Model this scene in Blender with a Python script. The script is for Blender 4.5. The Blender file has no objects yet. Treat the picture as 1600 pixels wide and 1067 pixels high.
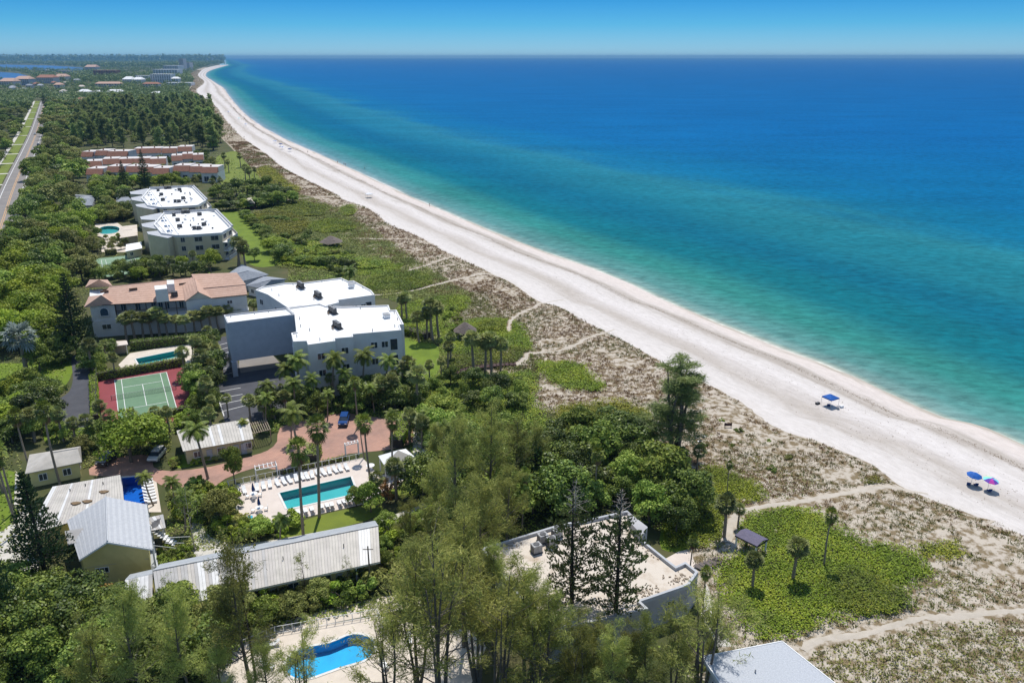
import bpy, math, random
import numpy as np
from mathutils import Vector
from mathutils.geometry import tessellate_polygon

R = math.radians
rnd = random.Random(7)
rng = np.random.default_rng(11)
SC = bpy.context.scene
COL = SC.collection

# ------------------------------------------------------------------ camera, sky, sun, exposure
CAM_H, FPX, CX, CY = 68.5, 1244.0, 800.0, 533.5
PITCH = math.atan2(CY - 89.0, FPX)
ROLL = 0.0006
cam = bpy.data.cameras.new('camera')
cam.sensor_width = 36.0
cam.lens = FPX / 1600.0 * 36.0
cam.clip_start = 1.0
cam.clip_end = 200000.0
camo = bpy.data.objects.new('camera', cam)
COL.objects.link(camo)
camo.location = (0, 0, CAM_H)
camo.rotation_mode = 'XYZ'
from mathutils import Matrix
camo.matrix_world = Matrix.Translation((0, 0, CAM_H)) @ Matrix.Rotation(R(90) - PITCH, 4, 'X') @ Matrix.Rotation(-ROLL, 4, 'Z')
SC.camera = camo

SUN_EL, SUN_AZ = 64.0, 3.0          # degrees; azimuth measured from +Y towards +X
w = bpy.data.worlds.new('World')
SC.world = w
w.use_nodes = True
nt = w.node_tree
nt.nodes.clear()
wo = nt.nodes.new('ShaderNodeOutputWorld')
bg = nt.nodes.new('ShaderNodeBackground')
sky = nt.nodes.new('ShaderNodeTexSky')
sky.sky_type = 'NISHITA'
sky.sun_disc = False
sky.sun_elevation = R(SUN_EL)
sky.sun_rotation = R(SUN_AZ)
sky.altitude = 0
sky.air_density = 1.0
sky.dust_density = 0.0
sky.ozone_density = 2.0
tc = nt.nodes.new('ShaderNodeTexCoord')
sx = nt.nodes.new('ShaderNodeSeparateXYZ')
rp = nt.nodes.new('ShaderNodeValToRGB')
mu = nt.nodes.new('ShaderNodeMix')
mu.data_type = 'RGBA'
mu.blend_type = 'MULTIPLY'
mu.inputs['Factor'].default_value = 1.0
nt.links.new(tc.outputs['Generated'], sx.inputs[0])
nt.links.new(sx.outputs['Z'], rp.inputs[0])
e = rp.color_ramp.elements
e[0].position, e[0].color = 0.0, (0.19, 0.36, 0.66, 1)
e[1].position, e[1].color = 0.085, (0.006, 0.165, 0.43, 1)
k = e.new(0.035); k.color = (0.075, 0.285, 0.56, 1)
k = e.new(0.40); k.color = (1.0, 0.90, 0.80, 1)
nt.links.new(sky.outputs[0], mu.inputs['A'])
nt.links.new(rp.outputs[0], mu.inputs['B'])
nt.links.new(mu.outputs['Result'], bg.inputs['Color'])
nt.links.new(bg.outputs[0], wo.inputs['Surface'])
bg.inputs['Strength'].default_value = 0.15

sl = bpy.data.lights.new('sun', 'SUN')
sl.energy = 3.5
sl.angle = R(0.53)
sl.color = (1.0, 0.955, 0.88)
so = bpy.data.objects.new('sun', sl)
COL.objects.link(so)
so.rotation_euler = (R(-(90 - SUN_EL)), 0, R(-SUN_AZ))
so.location = (0, 0, 300)

vs = SC.view_settings
vs.view_transform = 'Standard'
vs.look = 'None'
vs.exposure = 0.36
vs.gamma = 1.0
SC.cycles.max_bounces = 4
SC.cycles.diffuse_bounces = 2
SC.cycles.glossy_bounces = 2
SC.cycles.transparent_max_bounces = 12
SC.cycles.volume_bounces = 0
SC.cycles.caustics_reflective = False
SC.cycles.caustics_refractive = False

# ------------------------------------------------------------------ measuring helpers
cp, sp = math.cos(PITCH), math.sin(PITCH)
cr, sr = math.cos(ROLL), math.sin(ROLL)
def G(px, py, z=0.0):
    """the place on the level z that the survey pixel (px, py) belongs to"""
    a0, b0 = (px - CX) / FPX, (py - CY) / FPX
    a, b = a0 * cr - b0 * sr, a0 * sr + b0 * cr
    dy, dz = cp - b * sp, -sp - b * cp
    t = (z - CAM_H) / dz
    return (a * t, dy * t, z)
def PX(x, y, z):
    z = z - CAM_H
    zc = y * cp - z * sp
    yc = -y * sp - z * cp
    a, b = x / zc, yc / zc
    return (CX + FPX * (a * cr + b * sr), CY + FPX * (-a * sr + b * cr))
def HT(bx, by, ty):
    """height of an upright thing standing at (bx, by) whose top shows at row ty"""
    p = G(bx, by)
    lo, hi = 0.0, 66.0
    for _ in range(50):
        m = (lo + hi) / 2
        if PX(p[0], p[1], m)[1] > ty: lo = m
        else: hi = m
    return lo
def P2(pts, z=0.0): return [G(p[0], p[1], z)[:2] for p in pts]
def P3(pts): return [Vector(G(*p)) for p in pts]
def inside(poly, x, y):
    x = np.asarray(x); y = np.asarray(y)
    r = np.zeros(x.shape, bool)
    n = len(poly)
    for i in range(n):
        x1, y1 = poly[i]; x2, y2 = poly[(i + 1) % n]
        if y1 == y2: continue
        c = ((y1 > y) != (y2 > y)) & (x < (x2 - x1) * (y - y1) / (y2 - y1) + x1)
        r ^= c
    return r
def area(poly):
    return abs(sum(poly[i][0] * poly[(i + 1) % len(poly)][1] - poly[(i + 1) % len(poly)][0] * poly[i][1] for i in range(len(poly)))) / 2
_tab = rng.random((256, 256))
def vn(x, y):
    xi = np.floor(x).astype(int); yi = np.floor(y).astype(int)
    fx = x - xi; fy = y - yi
    fx = fx * fx * (3 - 2 * fx); fy = fy * fy * (3 - 2 * fy)
    g = lambda i, j: _tab[i & 255, j & 255]
    return (g(xi, yi) * (1 - fx) + g(xi + 1, yi) * fx) * (1 - fy) + (g(xi, yi + 1) * (1 - fx) + g(xi + 1, yi + 1) * fx) * fy
def fbm(x, y, o=4):
    s, a, t = 0, 1.0, 0
    for i in range(o):
        s = s + a * vn(x * 2 ** i + 17.3 * i, y * 2 ** i + 5.1 * i); t += a; a *= 0.5
    return s / t
def smooth(pts, n=6):
    """Catmull-Rom through points"""
    out = []
    P = [np.array(p, float) for p in pts]
    for i in range(len(P) - 1):
        p0 = P[max(i - 1, 0)]; p1 = P[i]; p2 = P[i + 1]; p3 = P[min(i + 2, len(P) - 1)]
        for k in range(n):
            t = k / n
            out.append(0.5 * (2 * p1 + (p2 - p0) * t + (2 * p0 - 5 * p1 + 4 * p2 - p3) * t * t + (-p0 + 3 * p1 - 3 * p2 + p3) * t ** 3))
    out.append(P[-1])
    return [tuple(p) for p in out]
def smooth_closed(pts, n=4):
    P = [np.array(p, float) for p in pts]; m = len(P); out = []
    for i in range(m):
        p0, p1, p2, p3 = P[i - 1], P[i], P[(i + 1) % m], P[(i + 2) % m]
        for k in range(n):
            t = k / n
            out.append(tuple(0.5 * (2 * p1 + (p2 - p0) * t + (2 * p0 - 5 * p1 + 4 * p2 - p3) * t * t + (-p0 + 3 * p1 - 3 * p2 + p3) * t ** 3)))
    return out

# ------------------------------------------------------------------ materials
M = {}
def _base(name):
    m = bpy.data.materials.new(name); m.use_nodes = True
    n = m.node_tree; b = n.nodes['Principled BSDF']
    M[name] = m
    return m, n, b
def mat(name, c1, c2=None, scale=1.0, rough=0.75, spec=0.25, bump=0.0, detail=4.0, coord='pos', lo=0.35, hi=0.65, stretch=None, bscale=None, metal=0.0):
    m, n, b = _base(name)
    b.inputs['Roughness'].default_value = rough
    b.inputs['Specular IOR Level'].default_value = spec
    b.inputs['Metallic'].default_value = metal
    if c2 is None:
        c2 = tuple(min(1, c * 0.86) for c in c1)
    if coord == 'pos':
        g = n.nodes.new('ShaderNodeNewGeometry'); src = g.outputs['Position']
    else:
        g = n.nodes.new('ShaderNodeTexCoord'); src = g.outputs['Object']
    if stretch:
        mp = n.nodes.new('ShaderNodeMapping')
        mp.inputs['Scale'].default_value = stretch[:3]
        if len(stretch) > 3: mp.inputs['Rotation'].default_value = (0, 0, stretch[3])
        n.links.new(src, mp.inputs[0]); src = mp.outputs[0]
    t = n.nodes.new('ShaderNodeTexNoise')
    t.inputs['Scale'].default_value = scale
    t.inputs['Detail'].default_value = detail
    t.inputs['Roughness'].default_value = 0.6
    n.links.new(src, t.inputs['Vector'])
    r = n.nodes.new('ShaderNodeValToRGB')
    r.color_ramp.elements[0].position = lo; r.color_ramp.elements[0].color = (*c1, 1)
    r.color_ramp.elements[1].position = hi; r.color_ramp.elements[1].color = (*c2, 1)
    n.links.new(t.outputs['Fac'], r.inputs[0])
    n.links.new(r.outputs[0], b.inputs['Base Color'])
    if bump:
        t2 = n.nodes.new('ShaderNodeTexNoise')
        t2.inputs['Scale'].default_value = bscale or scale * 4
        t2.inputs['Detail'].default_value = 3
        n.links.new(src, t2.inputs['Vector'])
        bp = n.nodes.new('ShaderNodeBump')
        bp.inputs['Strength'].default_value = 1.0
        bp.inputs['Distance'].default_value = bump
        n.links.new(t2.outputs['Fac'], bp.inputs['Height'])
        n.links.new(bp.outputs[0], b.inputs['Normal'])
    return m
def leaf(name, dark, mid, light, trans=0.25, rough=0.55, spec=0.2, patch=0.16):
    """foliage: tone varies leaf by leaf and plant by plant"""
    m, n, b = _base(name)
    g = n.nodes.new('ShaderNodeNewGeometry'); oi = n.nodes.new('ShaderNodeObjectInfo')
    ad = n.nodes.new('ShaderNodeMath'); ad.operation = 'MULTIPLY_ADD'
    ad.inputs[1].default_value = 0.62
    sc = n.nodes.new('ShaderNodeMath'); sc.operation = 'MULTIPLY'; sc.inputs[1].default_value = 0.38
    n.links.new(oi.outputs['Random'], sc.inputs[0])
    n.links.new(g.outputs['Random Per Island'], ad.inputs[0])
    n.links.new(sc.outputs[0], ad.inputs[2])
    r = n.nodes.new('ShaderNodeValToRGB')
    r.color_ramp.elements[0].position = 0.08; r.color_ramp.elements[0].color = (*dark, 1)
    r.color_ramp.elements[1].position = 0.95; r.color_ramp.elements[1].color = (*light, 1)
    k = r.color_ramp.elements.new(0.55); k.color = (*mid, 1)
    tn = n.nodes.new('ShaderNodeTexNoise'); tn.inputs['Scale'].default_value = patch; tn.inputs['Detail'].default_value = 3
    n.links.new(g.outputs['Position'], tn.inputs['Vector'])
    ac = n.nodes.new('ShaderNodeMath'); ac.operation = 'MULTIPLY_ADD'; ac.inputs[1].default_value = 1.5; ac.inputs[2].default_value = -0.72
    n.links.new(tn.outputs['Fac'], ac.inputs[0])
    a2 = n.nodes.new('ShaderNodeMath'); a2.operation = 'ADD'; n.links.new(ac.outputs[0], a2.inputs[0]); n.links.new(ad.outputs[0], a2.inputs[1])
    n.links.new(a2.outputs[0], r.inputs[0])
    hs = n.nodes.new('ShaderNodeHueSaturation'); n.links.new(r.outputs[0], hs.inputs['Color'])
    wn = n.nodes.new('ShaderNodeTexWhiteNoise'); wn.noise_dimensions = '1D'; n.links.new(oi.outputs['Random'], wn.inputs['W'])
    for out, inp, lo_, hi_ in ((oi.outputs['Random'], 'Hue', .472, .510), (wn.outputs['Value'], 'Value', .78, 1.30)):
        mr = n.nodes.new('ShaderNodeMapRange'); mr.inputs['To Min'].default_value = lo_; mr.inputs['To Max'].default_value = hi_; n.links.new(out, mr.inputs['Value']); n.links.new(mr.outputs[0], hs.inputs[inp])
    n.links.new(hs.outputs[0], b.inputs['Base Color'])
    b.inputs['Roughness'].default_value = rough
    b.inputs['Specular IOR Level'].default_value = spec
    tr = n.nodes.new('ShaderNodeBsdfTranslucent')
    n.links.new(hs.outputs[0], tr.inputs['Color'])
    mx = n.nodes.new('ShaderNodeMixShader'); mx.inputs[0].default_value = trans
    n.links.new(b.outputs[0], mx.inputs[1]); n.links.new(tr.outputs[0], mx.inputs[2])
    n.links.new(mx.outputs[0], n.nodes['Material Output'].inputs['Surface'])
    return m

mat('white_paint', (0.80, 0.80, 0.79), (0.72, 0.72, 0.71), 0.6)
mat('roof_white', (0.80, 0.80, 0.79), (0.64, 0.625, 0.60), 0.28, rough=0.6, lo=0.5, hi=0.8, detail=8)
mat('roof_sandy', (0.60, 0.53, 0.45), (0.40, 0.31, 0.22), 0.45, lo=0.52, hi=0.78, rough=0.85)
mat('stucco_white', (0.72, 0.71, 0.69), (0.64, 0.63, 0.62), 0.5, bump=0.01)
mat('stucco_grey', (0.45, 0.475, 0.51), (0.40, 0.425, 0.46), 0.9, bump=0.01)
mat('stucco_beige', (0.60, 0.53, 0.37), (0.53, 0.46, 0.31), 0.4, bump=0.01)
mat('stucco_pinkish', (0.62, 0.58, 0.55), (0.55, 0.51, 0.49), 0.4)
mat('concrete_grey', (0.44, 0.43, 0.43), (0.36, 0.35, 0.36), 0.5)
mat('shingle_tone', (0.43, 0.44, 0.46), (0.38, 0.39, 0.41), 2.0, rough=0.6)
mat('yellow_wall', (0.74, 0.65, 0.30), (0.66, 0.58, 0.26), 0.8)
mat('cream_wall', (0.62, 0.56, 0.36), (0.55, 0.50, 0.32), 0.8)
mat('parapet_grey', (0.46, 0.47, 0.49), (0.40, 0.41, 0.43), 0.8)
mat('dark_trim', (0.06, 0.055, 0.055), (0.04, 0.04, 0.04), 3)
mat('brown_trim', (0.16, 0.10, 0.07), (0.11, 0.07, 0.05), 3)
mat('glass_dark', (0.025, 0.035, 0.05), (0.04, 0.055, 0.075), 0.8, rough=0.08, spec=0.6)
mat('glass_blue', (0.05, 0.10, 0.16), (0.03, 0.06, 0.10), 0.8, rough=0.08, spec=0.6)
mat('metal_dark', (0.10, 0.10, 0.105), (0.05, 0.05, 0.05), 2, rough=0.5)
mat('metal_grey', (0.42, 0.42, 0.42), (0.28, 0.28, 0.28), 2, rough=0.5)
mat('panel_beige', (0.50, 0.46, 0.42), (0.40, 0.37, 0.33), 0.7, rough=0.5, lo=0.4, hi=0.72)
mat('panel_white', (0.68, 0.67, 0.655), (0.57, 0.56, 0.545), 0.7, rough=0.45, lo=0.45, hi=0.75)
mat('panel_grey', (0.44, 0.425, 0.41), (0.36, 0.345, 0.33), 0.7, rough=0.5, lo=0.4, hi=0.7)
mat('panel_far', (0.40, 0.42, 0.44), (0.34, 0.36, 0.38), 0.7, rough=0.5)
mat('panel_cream', (0.54, 0.50, 0.445), (0.43, 0.40, 0.355), 0.7, rough=0.5, lo=0.4, hi=0.7)
mat('shingle_white', (0.48, 0.49, 0.505), (0.42, 0.43, 0.445), 2.0, rough=0.6)
mat('shingle_grey', (0.40, 0.42, 0.45), (0.33, 0.35, 0.38), 2.5, rough=0.8, bump=0.01)
mat('shingle_slate', (0.30, 0.32, 0.35), (0.23, 0.25, 0.28), 1.5, rough=0.85, bump=0.01)
mat('gravel_roof', (0.50, 0.52, 0.55), (0.38, 0.40, 0.43), 6, rough=0.9, bump=0.02, detail=8)
mat('terracotta', (0.57, 0.38, 0.29), (0.47, 0.30, 0.225), 0.9, rough=0.8, bump=0.03, lo=0.3, hi=0.7)
mat('terracotta_red', (0.37, 0.175, 0.115), (0.29, 0.135, 0.09), 0.9, rough=0.8)
mat('gazebo_roof', (0.135, 0.12, 0.175), (0.10, 0.09, 0.14), 3, rough=0.7, bump=0.01)
mat('thatch', (0.22, 0.18, 0.16), (0.13, 0.105, 0.09), 3, rough=0.9, bump=0.05, stretch=(1, 1, 6))
mat('wood_dark', (0.10, 0.055, 0.05), (0.07, 0.04, 0.04), 2)
mat('wood_pale', (0.42, 0.34, 0.25), (0.32, 0.26, 0.2), 2)
mat('asphalt', (0.085, 0.087, 0.10), (0.065, 0.067, 0.078), 0.4, rough=0.9, bump=0.01, bscale=8, detail=8)
mat('asphalt_old', (0.25, 0.228, 0.21), (0.20, 0.185, 0.175), 0.15, rough=0.9, detail=8)
mat('line_white', (0.75, 0.75, 0.73), (0.62, 0.62, 0.60), 2, rough=0.7)
mat('line_ochre', (0.60, 0.36, 0.16), (0.50, 0.31, 0.16), 0.4, rough=0.8)
mat('concrete', (0.58, 0.55, 0.49), (0.49, 0.46, 0.40), 0.7, rough=0.85, detail=8)
mat('deck_beige', (0.66, 0.58, 0.49), (0.56, 0.49, 0.41), 0.5, rough=0.8, detail=8)
mat('deck_pink', (0.66, 0.575, 0.51), (0.58, 0.50, 0.44), 0.5, rough=0.8, detail=8)
mat('coping', (0.70, 0.68, 0.64), (0.62, 0.60, 0.56), 2)
mat('court_green', (0.145, 0.245, 0.145), (0.125, 0.215, 0.13), 0.4, rough=0.8)
mat('court_green_pale', (0.20, 0.31, 0.20), (0.18, 0.28, 0.18), 0.4, rough=0.8)
mat('court_red', (0.265, 0.055, 0.062), (0.23, 0.05, 0.055), 0.4, rough=0.8)
mat('net_black', (0.05, 0.06, 0.06), (0.03, 0.035, 0.035), 4)
mat('lawn', (0.15, 0.215, 0.016), (0.105, 0.16, 0.012), 0.25, rough=0.85, bump=0.03, bscale=6, detail=8)
mat('lawn_olive', (0.165, 0.205, 0.022), (0.12, 0.155, 0.02), 0.2, rough=0.85, bump=0.03, bscale=6, detail=8)
mat('mulch', (0.10, 0.075, 0.05), (0.05, 0.045, 0.03), 0.5, rough=0.95, detail=8)
mat('trail_sand', (0.50, 0.445, 0.375), (0.43, 0.38, 0.31), 0.8, rough=0.95, detail=8)
mat('pool_teal', (0.06, 0.46, 0.47), (0.05, 0.42, 0.44), 0.5, rough=0.5)
mat('pool_blue', (0.02, 0.20, 0.62), (0.015, 0.15, 0.50), 0.3, rough=0.5)
mat('pool_bright', (0.02, 0.46, 0.80), (0.02, 0.38, 0.72), 0.5, rough=0.5)
mat('bark_grey', (0.17, 0.145, 0.12), (0.10, 0.085, 0.07), 3, coord='obj')
mat('bark_palm', (0.30, 0.25, 0.20), (0.20, 0.165, 0.13), 3, coord='obj', stretch=(1, 1, 5))
mat('bark_pale', (0.42, 0.38, 0.33), (0.26, 0.23, 0.2), 3, coord='obj')
mat('bark_dark', (0.07, 0.055, 0.045), (0.045, 0.035, 0.03), 3, coord='obj')
mat('fabric_blue', (0.015, 0.11, 0.42), (0.012, 0.09, 0.34), 2)
mat('fabric_navy', (0.015, 0.05, 0.20), (0.01, 0.04, 0.15), 2)
mat('fabric_white', (0.80, 0.80, 0.80), (0.72, 0.72, 0.73), 2)
mat('fabric_magenta', (0.55, 0.06, 0.40), (0.45, 0.05, 0.33), 2)
mat('fabric_purple', (0.16, 0.06, 0.42), (0.13, 0.05, 0.35), 2)
mat('fabric_aqua', (0.25, 0.70, 0.72), (0.2, 0.6, 0.62), 2)
mat('fabric_lime', (0.35, 0.75, 0.35), (0.3, 0.65, 0.3), 2)
mat('plastic_white', (0.82, 0.82, 0.81), (0.74, 0.74, 0.73), 3, rough=0.4)
mat('plastic_brown', (0.14, 0.11, 0.10), (0.10, 0.08, 0.07), 3, rough=0.5)
mat('plastic_aqua', (0.03, 0.38, 0.55), (0.03, 0.32, 0.48), 3, rough=0.4)
mat('car_blue', (0.012, 0.06, 0.22), (0.012, 0.055, 0.2), 1, rough=0.25, spec=0.5)
mat('car_white', (0.70, 0.70, 0.69), (0.66, 0.66, 0.65), 1, rough=0.25, spec=0.5)
mat('car_dark', (0.03, 0.03, 0.035), (0.025, 0.025, 0.03), 1, rough=0.25, spec=0.5)
mat('car_red', (0.30, 0.03, 0.03), (0.26, 0.025, 0.025), 1, rough=0.25, spec=0.5)
mat('rubber', (0.02, 0.02, 0.02), (0.015, 0.015, 0.015), 3)
mat('lamp_white', (0.8, 0.8, 0.78), (0.75, 0.75, 0.73), 3, rough=0.2)
mat('skin', (0.45, 0.27, 0.19), (0.40, 0.24, 0.17), 3, rough=0.6)
mat('litter', (0.24, 0.17, 0.10), (0.15, 0.10, 0.06), 3, rough=0.95)
# brick paving: fine joints in the colour
def brick_mat():
    m, n, b = _base('brick_paving')
    g = n.nodes.new('ShaderNodeNewGeometry')
    mp = n.nodes.new('ShaderNodeMapping'); mp.inputs['Rotation'].default_value = (0, 0, -0.4745)
    n.links.new(g.outputs['Position'], mp.inputs[0])
    br = n.nodes.new('ShaderNodeTexBrick')
    br.inputs['Scale'].default_value = 1.0
    br.inputs['Color1'].default_value = (0.43, 0.245, 0.185, 1)
    br.inputs['Color2'].default_value = (0.37, 0.205, 0.155, 1)
    br.inputs['Mortar'].default_value = (0.30, 0.20, 0.155, 1)
    br.inputs['Brick Width'].default_value = 0.6
    br.inputs['Row Height'].default_value = 0.3
    br.inputs['Mortar Size'].default_value = 0.015
    n.links.new(mp.outputs[0], br.inputs['Vector'])
    t = n.nodes.new('ShaderNodeTexNoise'); t.inputs['Scale'].default_value = 0.25; t.inputs['Detail'].default_value = 6
    n.links.new(g.outputs['Position'], t.inputs['Vector'])
    r = n.nodes.new('ShaderNodeValToRGB')
    r.color_ramp.elements[0].position = .35; r.color_ramp.elements[0].color = (0.82, 0.84, 0.86, 1)
    r.color_ramp.elements[1].position = .65; r.color_ramp.elements[1].color = (1.12, 1.08, 1.05, 1)
    n.links.new(t.outputs['Fac'], r.inputs[0])
    x = n.nodes.new('ShaderNodeMix'); x.data_type = 'RGBA'; x.blend_type = 'MULTIPLY'; x.inputs['Factor'].default_value = 1
    n.links.new(br.outputs['Color'], x.inputs['A']); n.links.new(r.outputs[0], x.inputs['B'])
    n.links.new(x.outputs['Result'], b.inputs['Base Color'])
    b.inputs['Roughness'].default_value = 0.85
brick_mat()
def water_surface(name, tint):
    """pool surface: clear with a fresnel sheen"""
    m, n, b = _base(name)
    tr = n.nodes.new('ShaderNodeBsdfTransparent'); tr.inputs[0].default_value = (*tint, 1)
    gl = n.nodes.new('ShaderNodeBsdfGlossy'); gl.inputs['Roughness'].default_value = 0.05
    fr = n.nodes.new('ShaderNodeFresnel'); fr.inputs['IOR'].default_value = 1.33
    g = n.nodes.new('ShaderNodeNewGeometry')
    t = n.nodes.new('ShaderNodeTexNoise'); t.inputs['Scale'].default_value = 1.6; t.inputs['Detail'].default_value = 3
    n.links.new(g.outputs['Position'], t.inputs['Vector'])
    bp = n.nodes.new('ShaderNodeBump'); bp.inputs['Distance'].default_value = 0.06
    n.links.new(t.outputs['Fac'], bp.inputs['Height'])
    n.links.new(bp.outputs[0], gl.inputs['Normal']); n.links.new(bp.outputs[0], fr.inputs['Normal'])
    mx = n.nodes.new('ShaderNodeMixShader')
    n.links.new(fr.outputs[0], mx.inputs[0]); n.links.new(tr.outputs[0], mx.inputs[1]); n.links.new(gl.outputs[0], mx.inputs[2])
    n.links.new(mx.outputs[0], n.nodes['Material Output'].inputs['Surface'])
water_surface('water_clear', (0.80, 0.97, 0.98))
water_surface('water_deep', (0.55, 0.80, 0.97))

leaf('leaf_bright', (0.1125, 0.1653, 0.0159), (0.2183, 0.3107, 0.0264), (0.3703, 0.4629, 0.0529))
leaf('leaf_mid', (0.0790, 0.1264, 0.0211), (0.1843, 0.2720, 0.0421), (0.3861, 0.4651, 0.0878))
leaf('leaf_dark', (0.0339, 0.0641, 0.0146), (0.1037, 0.1602, 0.0255), (0.2828, 0.3581, 0.0637), trans=0.2, spec=0.25, rough=0.45)
leaf('leaf_olive', (0.1219, 0.1435, 0.0365), (0.2337, 0.2637, 0.0650), (0.3860, 0.3903, 0.1118))
leaf('leaf_seagrape', (0.0905, 0.1389, 0.0115), (0.1750, 0.2596, 0.0161), (0.3140, 0.3622, 0.0322), trans=0.2)
leaf('leaf_seagrape_dark', (0.0910, 0.1405, 0.0189), (0.1653, 0.2397, 0.0221), (0.3306, 0.3553, 0.0395), trans=0.2)
leaf('leaf_seagrape_yellow', (0.1035, 0.1207, 0.0138), (0.1955, 0.2242, 0.0207), (0.3450, 0.3220, 0.0345), trans=0.2)
leaf('needle', (0.1295, 0.1534, 0.0367), (0.3023, 0.3466, 0.0857), (0.4935, 0.5200, 0.1469), trans=0.45)
leaf('needle_far', (0.1310, 0.1708, 0.0604), (0.2414, 0.3105, 0.1006), (0.3864, 0.4502, 0.1438), trans=0.4)
leaf('needle_dark', (0.0252, 0.0548, 0.0211), (0.0548, 0.1053, 0.0379), (0.1158, 0.1790, 0.0632), trans=0.1)
leaf('needle_mid', (0.0543, 0.0842, 0.0309), (0.1235, 0.1685, 0.0530), (0.2470, 0.2925, 0.0994), trans=0.15)
leaf('frond', (0.0737, 0.1077, 0.0173), (0.1547, 0.2156, 0.0345), (0.3095, 0.3594, 0.0719), trans=0.2, spec=0.25, rough=0.5)
leaf('frond_sabal', (0.1073, 0.1365, 0.0429), (0.2048, 0.2438, 0.0741), (0.3608, 0.3900, 0.1365), trans=0.2, spec=0.25, rough=0.5)
leaf('frond_silver', (0.20, 0.25, 0.22), (0.30, 0.36, 0.32), (0.42, 0.47, 0.44), trans=0.1)
leaf('frond_dead', (0.12, 0.075, 0.035), (0.22, 0.145, 0.075), (0.32, 0.23, 0.13), trans=0.1)
leaf('leaf_rust', (0.10, 0.05, 0.015), (0.20, 0.10, 0.03), (0.28, 0.17, 0.05))
leaf('dune_blade', (0.15, 0.10, 0.045), (0.28, 0.20, 0.09), (0.40, 0.31, 0.15), trans=0.15, patch=.3)
leaf('dune_green', (0.085, 0.10, 0.022), (0.155, 0.175, 0.042), (0.26, 0.265, 0.08), trans=0.15, patch=.3)
leaf('scrub_grey', (0.090, 0.110, 0.028), (0.17, 0.20, 0.042), (0.27, 0.285, 0.07), trans=0.2)
leaf('wood_far', (0.0729, 0.1134, 0.0389), (0.1328, 0.1863, 0.0583), (0.2187, 0.2754, 0.0891), trans=0.2)

# ------------------------------------------------------------------ mesh helpers
def npmesh(name, V, Fq, mats, midx=None, smooth_sh=False):
    V = np.asarray(V, np.float32).reshape(-1, 3); Fq = np.asarray(Fq, np.int32)
    k = Fq.shape[1]
    me = bpy.data.meshes.new(name)
    me.vertices.add(len(V)); me.vertices.foreach_set('co', V.ravel())
    me.loops.add(Fq.size); me.loops.foreach_set('vertex_index', Fq.ravel())
    me.polygons.add(len(Fq))
    me.polygons.foreach_set('loop_start', np.arange(0, Fq.size, k, dtype=np.int32))
    if midx is not None: me.polygons.foreach_set('material_index', np.asarray(midx, np.int32))
    for m in (mats if isinstance(mats, (list, tuple)) else [mats]): me.materials.append(M[m])
    me.update(calc_edges=True)
    if smooth_sh: me.shade_smooth()
    return me
class MB:
    def __init__(s): s.v = []; s.f = []
    def add(s, vs, fs):
        o = len(s.v); s.v += [tuple(p) for p in vs]; s.f += [[i + o for i in f] for f in fs]; return s
    def prism(s, poly, z0, z1):
        n = len(poly)
        if sum(poly[i][0] * poly[(i + 1) % n][1] - poly[(i + 1) % n][0] * poly[i][1] for i in range(n)) < 0: poly = poly[::-1]
        vs = [(p[0], p[1], z0) for p in poly] + [(p[0], p[1], z1) for p in poly]
        fs = [[i, (i + 1) % n, n + (i + 1) % n, n + i] for i in range(n)]
        for t in tessellate_polygon([[Vector((p[0], p[1], 0)) for p in poly]]):
            a, b, c = t
            cr_ = (poly[b][0] - poly[a][0]) * (poly[c][1] - poly[a][1]) - (poly[b][1] - poly[a][1]) * (poly[c][0] - poly[a][0])
            if cr_ < 0: b, c = c, b
            fs.append([n + a, n + b, n + c]); fs.append([c, b, a])
        return s.add(vs, fs)
    def slab(s, pts, th):
        """a sloped plate: polygon of 3D points with thickness th downwards"""
        pts = [Vector(p) for p in pts]; n = len(pts)
        nn = Vector((0, 0, 0))
        for i in range(n): nn += pts[i].cross(pts[(i + 1) % n])
        if nn.z < 0: pts = pts[::-1]
        lo = [p - Vector((0, 0, th)) for p in pts]
        fs = [list(range(n)), list(range(2 * n - 1, n - 1, -1))] + [[n + i, n + (i + 1) % n, (i + 1) % n, i] for i in range(n)]
        return s.add(pts + lo, fs)
    def box(s, c, ux, sx_, sy_, sz_):
        """box with base centre c, local x axis ux (2D unit)"""
        x = Vector((ux[0], ux[1], 0)); y = Vector((-ux[1], ux[0], 0)); c = Vector(c)
        q = [c + x * a * sx_ / 2 + y * b * sy_ / 2 for a, b in ((-1, -1), (1, -1), (1, 1), (-1, 1))]
        return s.add(q + [p + Vector((0, 0, sz_)) for p in q], [[3, 2, 1, 0], [4, 5, 6, 7], [0, 1, 5, 4], [1, 2, 6, 5], [2, 3, 7, 6], [3, 0, 4, 7]])
    def bar(s, p, q, r, n=5, r2=None):
        p = Vector(p); q = Vector(q); d = (q - p)
        if d.length < 1e-6: return s
        d.normalize()
        a = d.orthogonal().normalized(); b = d.cross(a); r2 = r if r2 is None else r2
        vs = [p + (a * math.cos(t) + b * math.sin(t)) * r for t in [2 * math.pi * i / n for i in range(n)]] + [q + (a * math.cos(t) + b * math.sin(t)) * r2 for t in [2 * math.pi * i / n for i in range(n)]]
        return s.add(vs, [[i, (i + 1) % n, n + (i + 1) % n, n + i] for i in range(n)] + [list(range(n))[::-1], list(range(n, 2 * n))])
    def tube(s, pts, rs, n=6):
        for i in range(len(pts) - 1): s.bar(pts[i], pts[i + 1], rs[i], n, rs[i + 1])
        return s
    def mesh(s, name, m):
        me = bpy.data.meshes.new(name); me.from_pydata(s.v, [], s.f)
        for x in (m if isinstance(m, (list, tuple)) else [m]): me.materials.append(M[x])
        me.update(); return me
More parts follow.
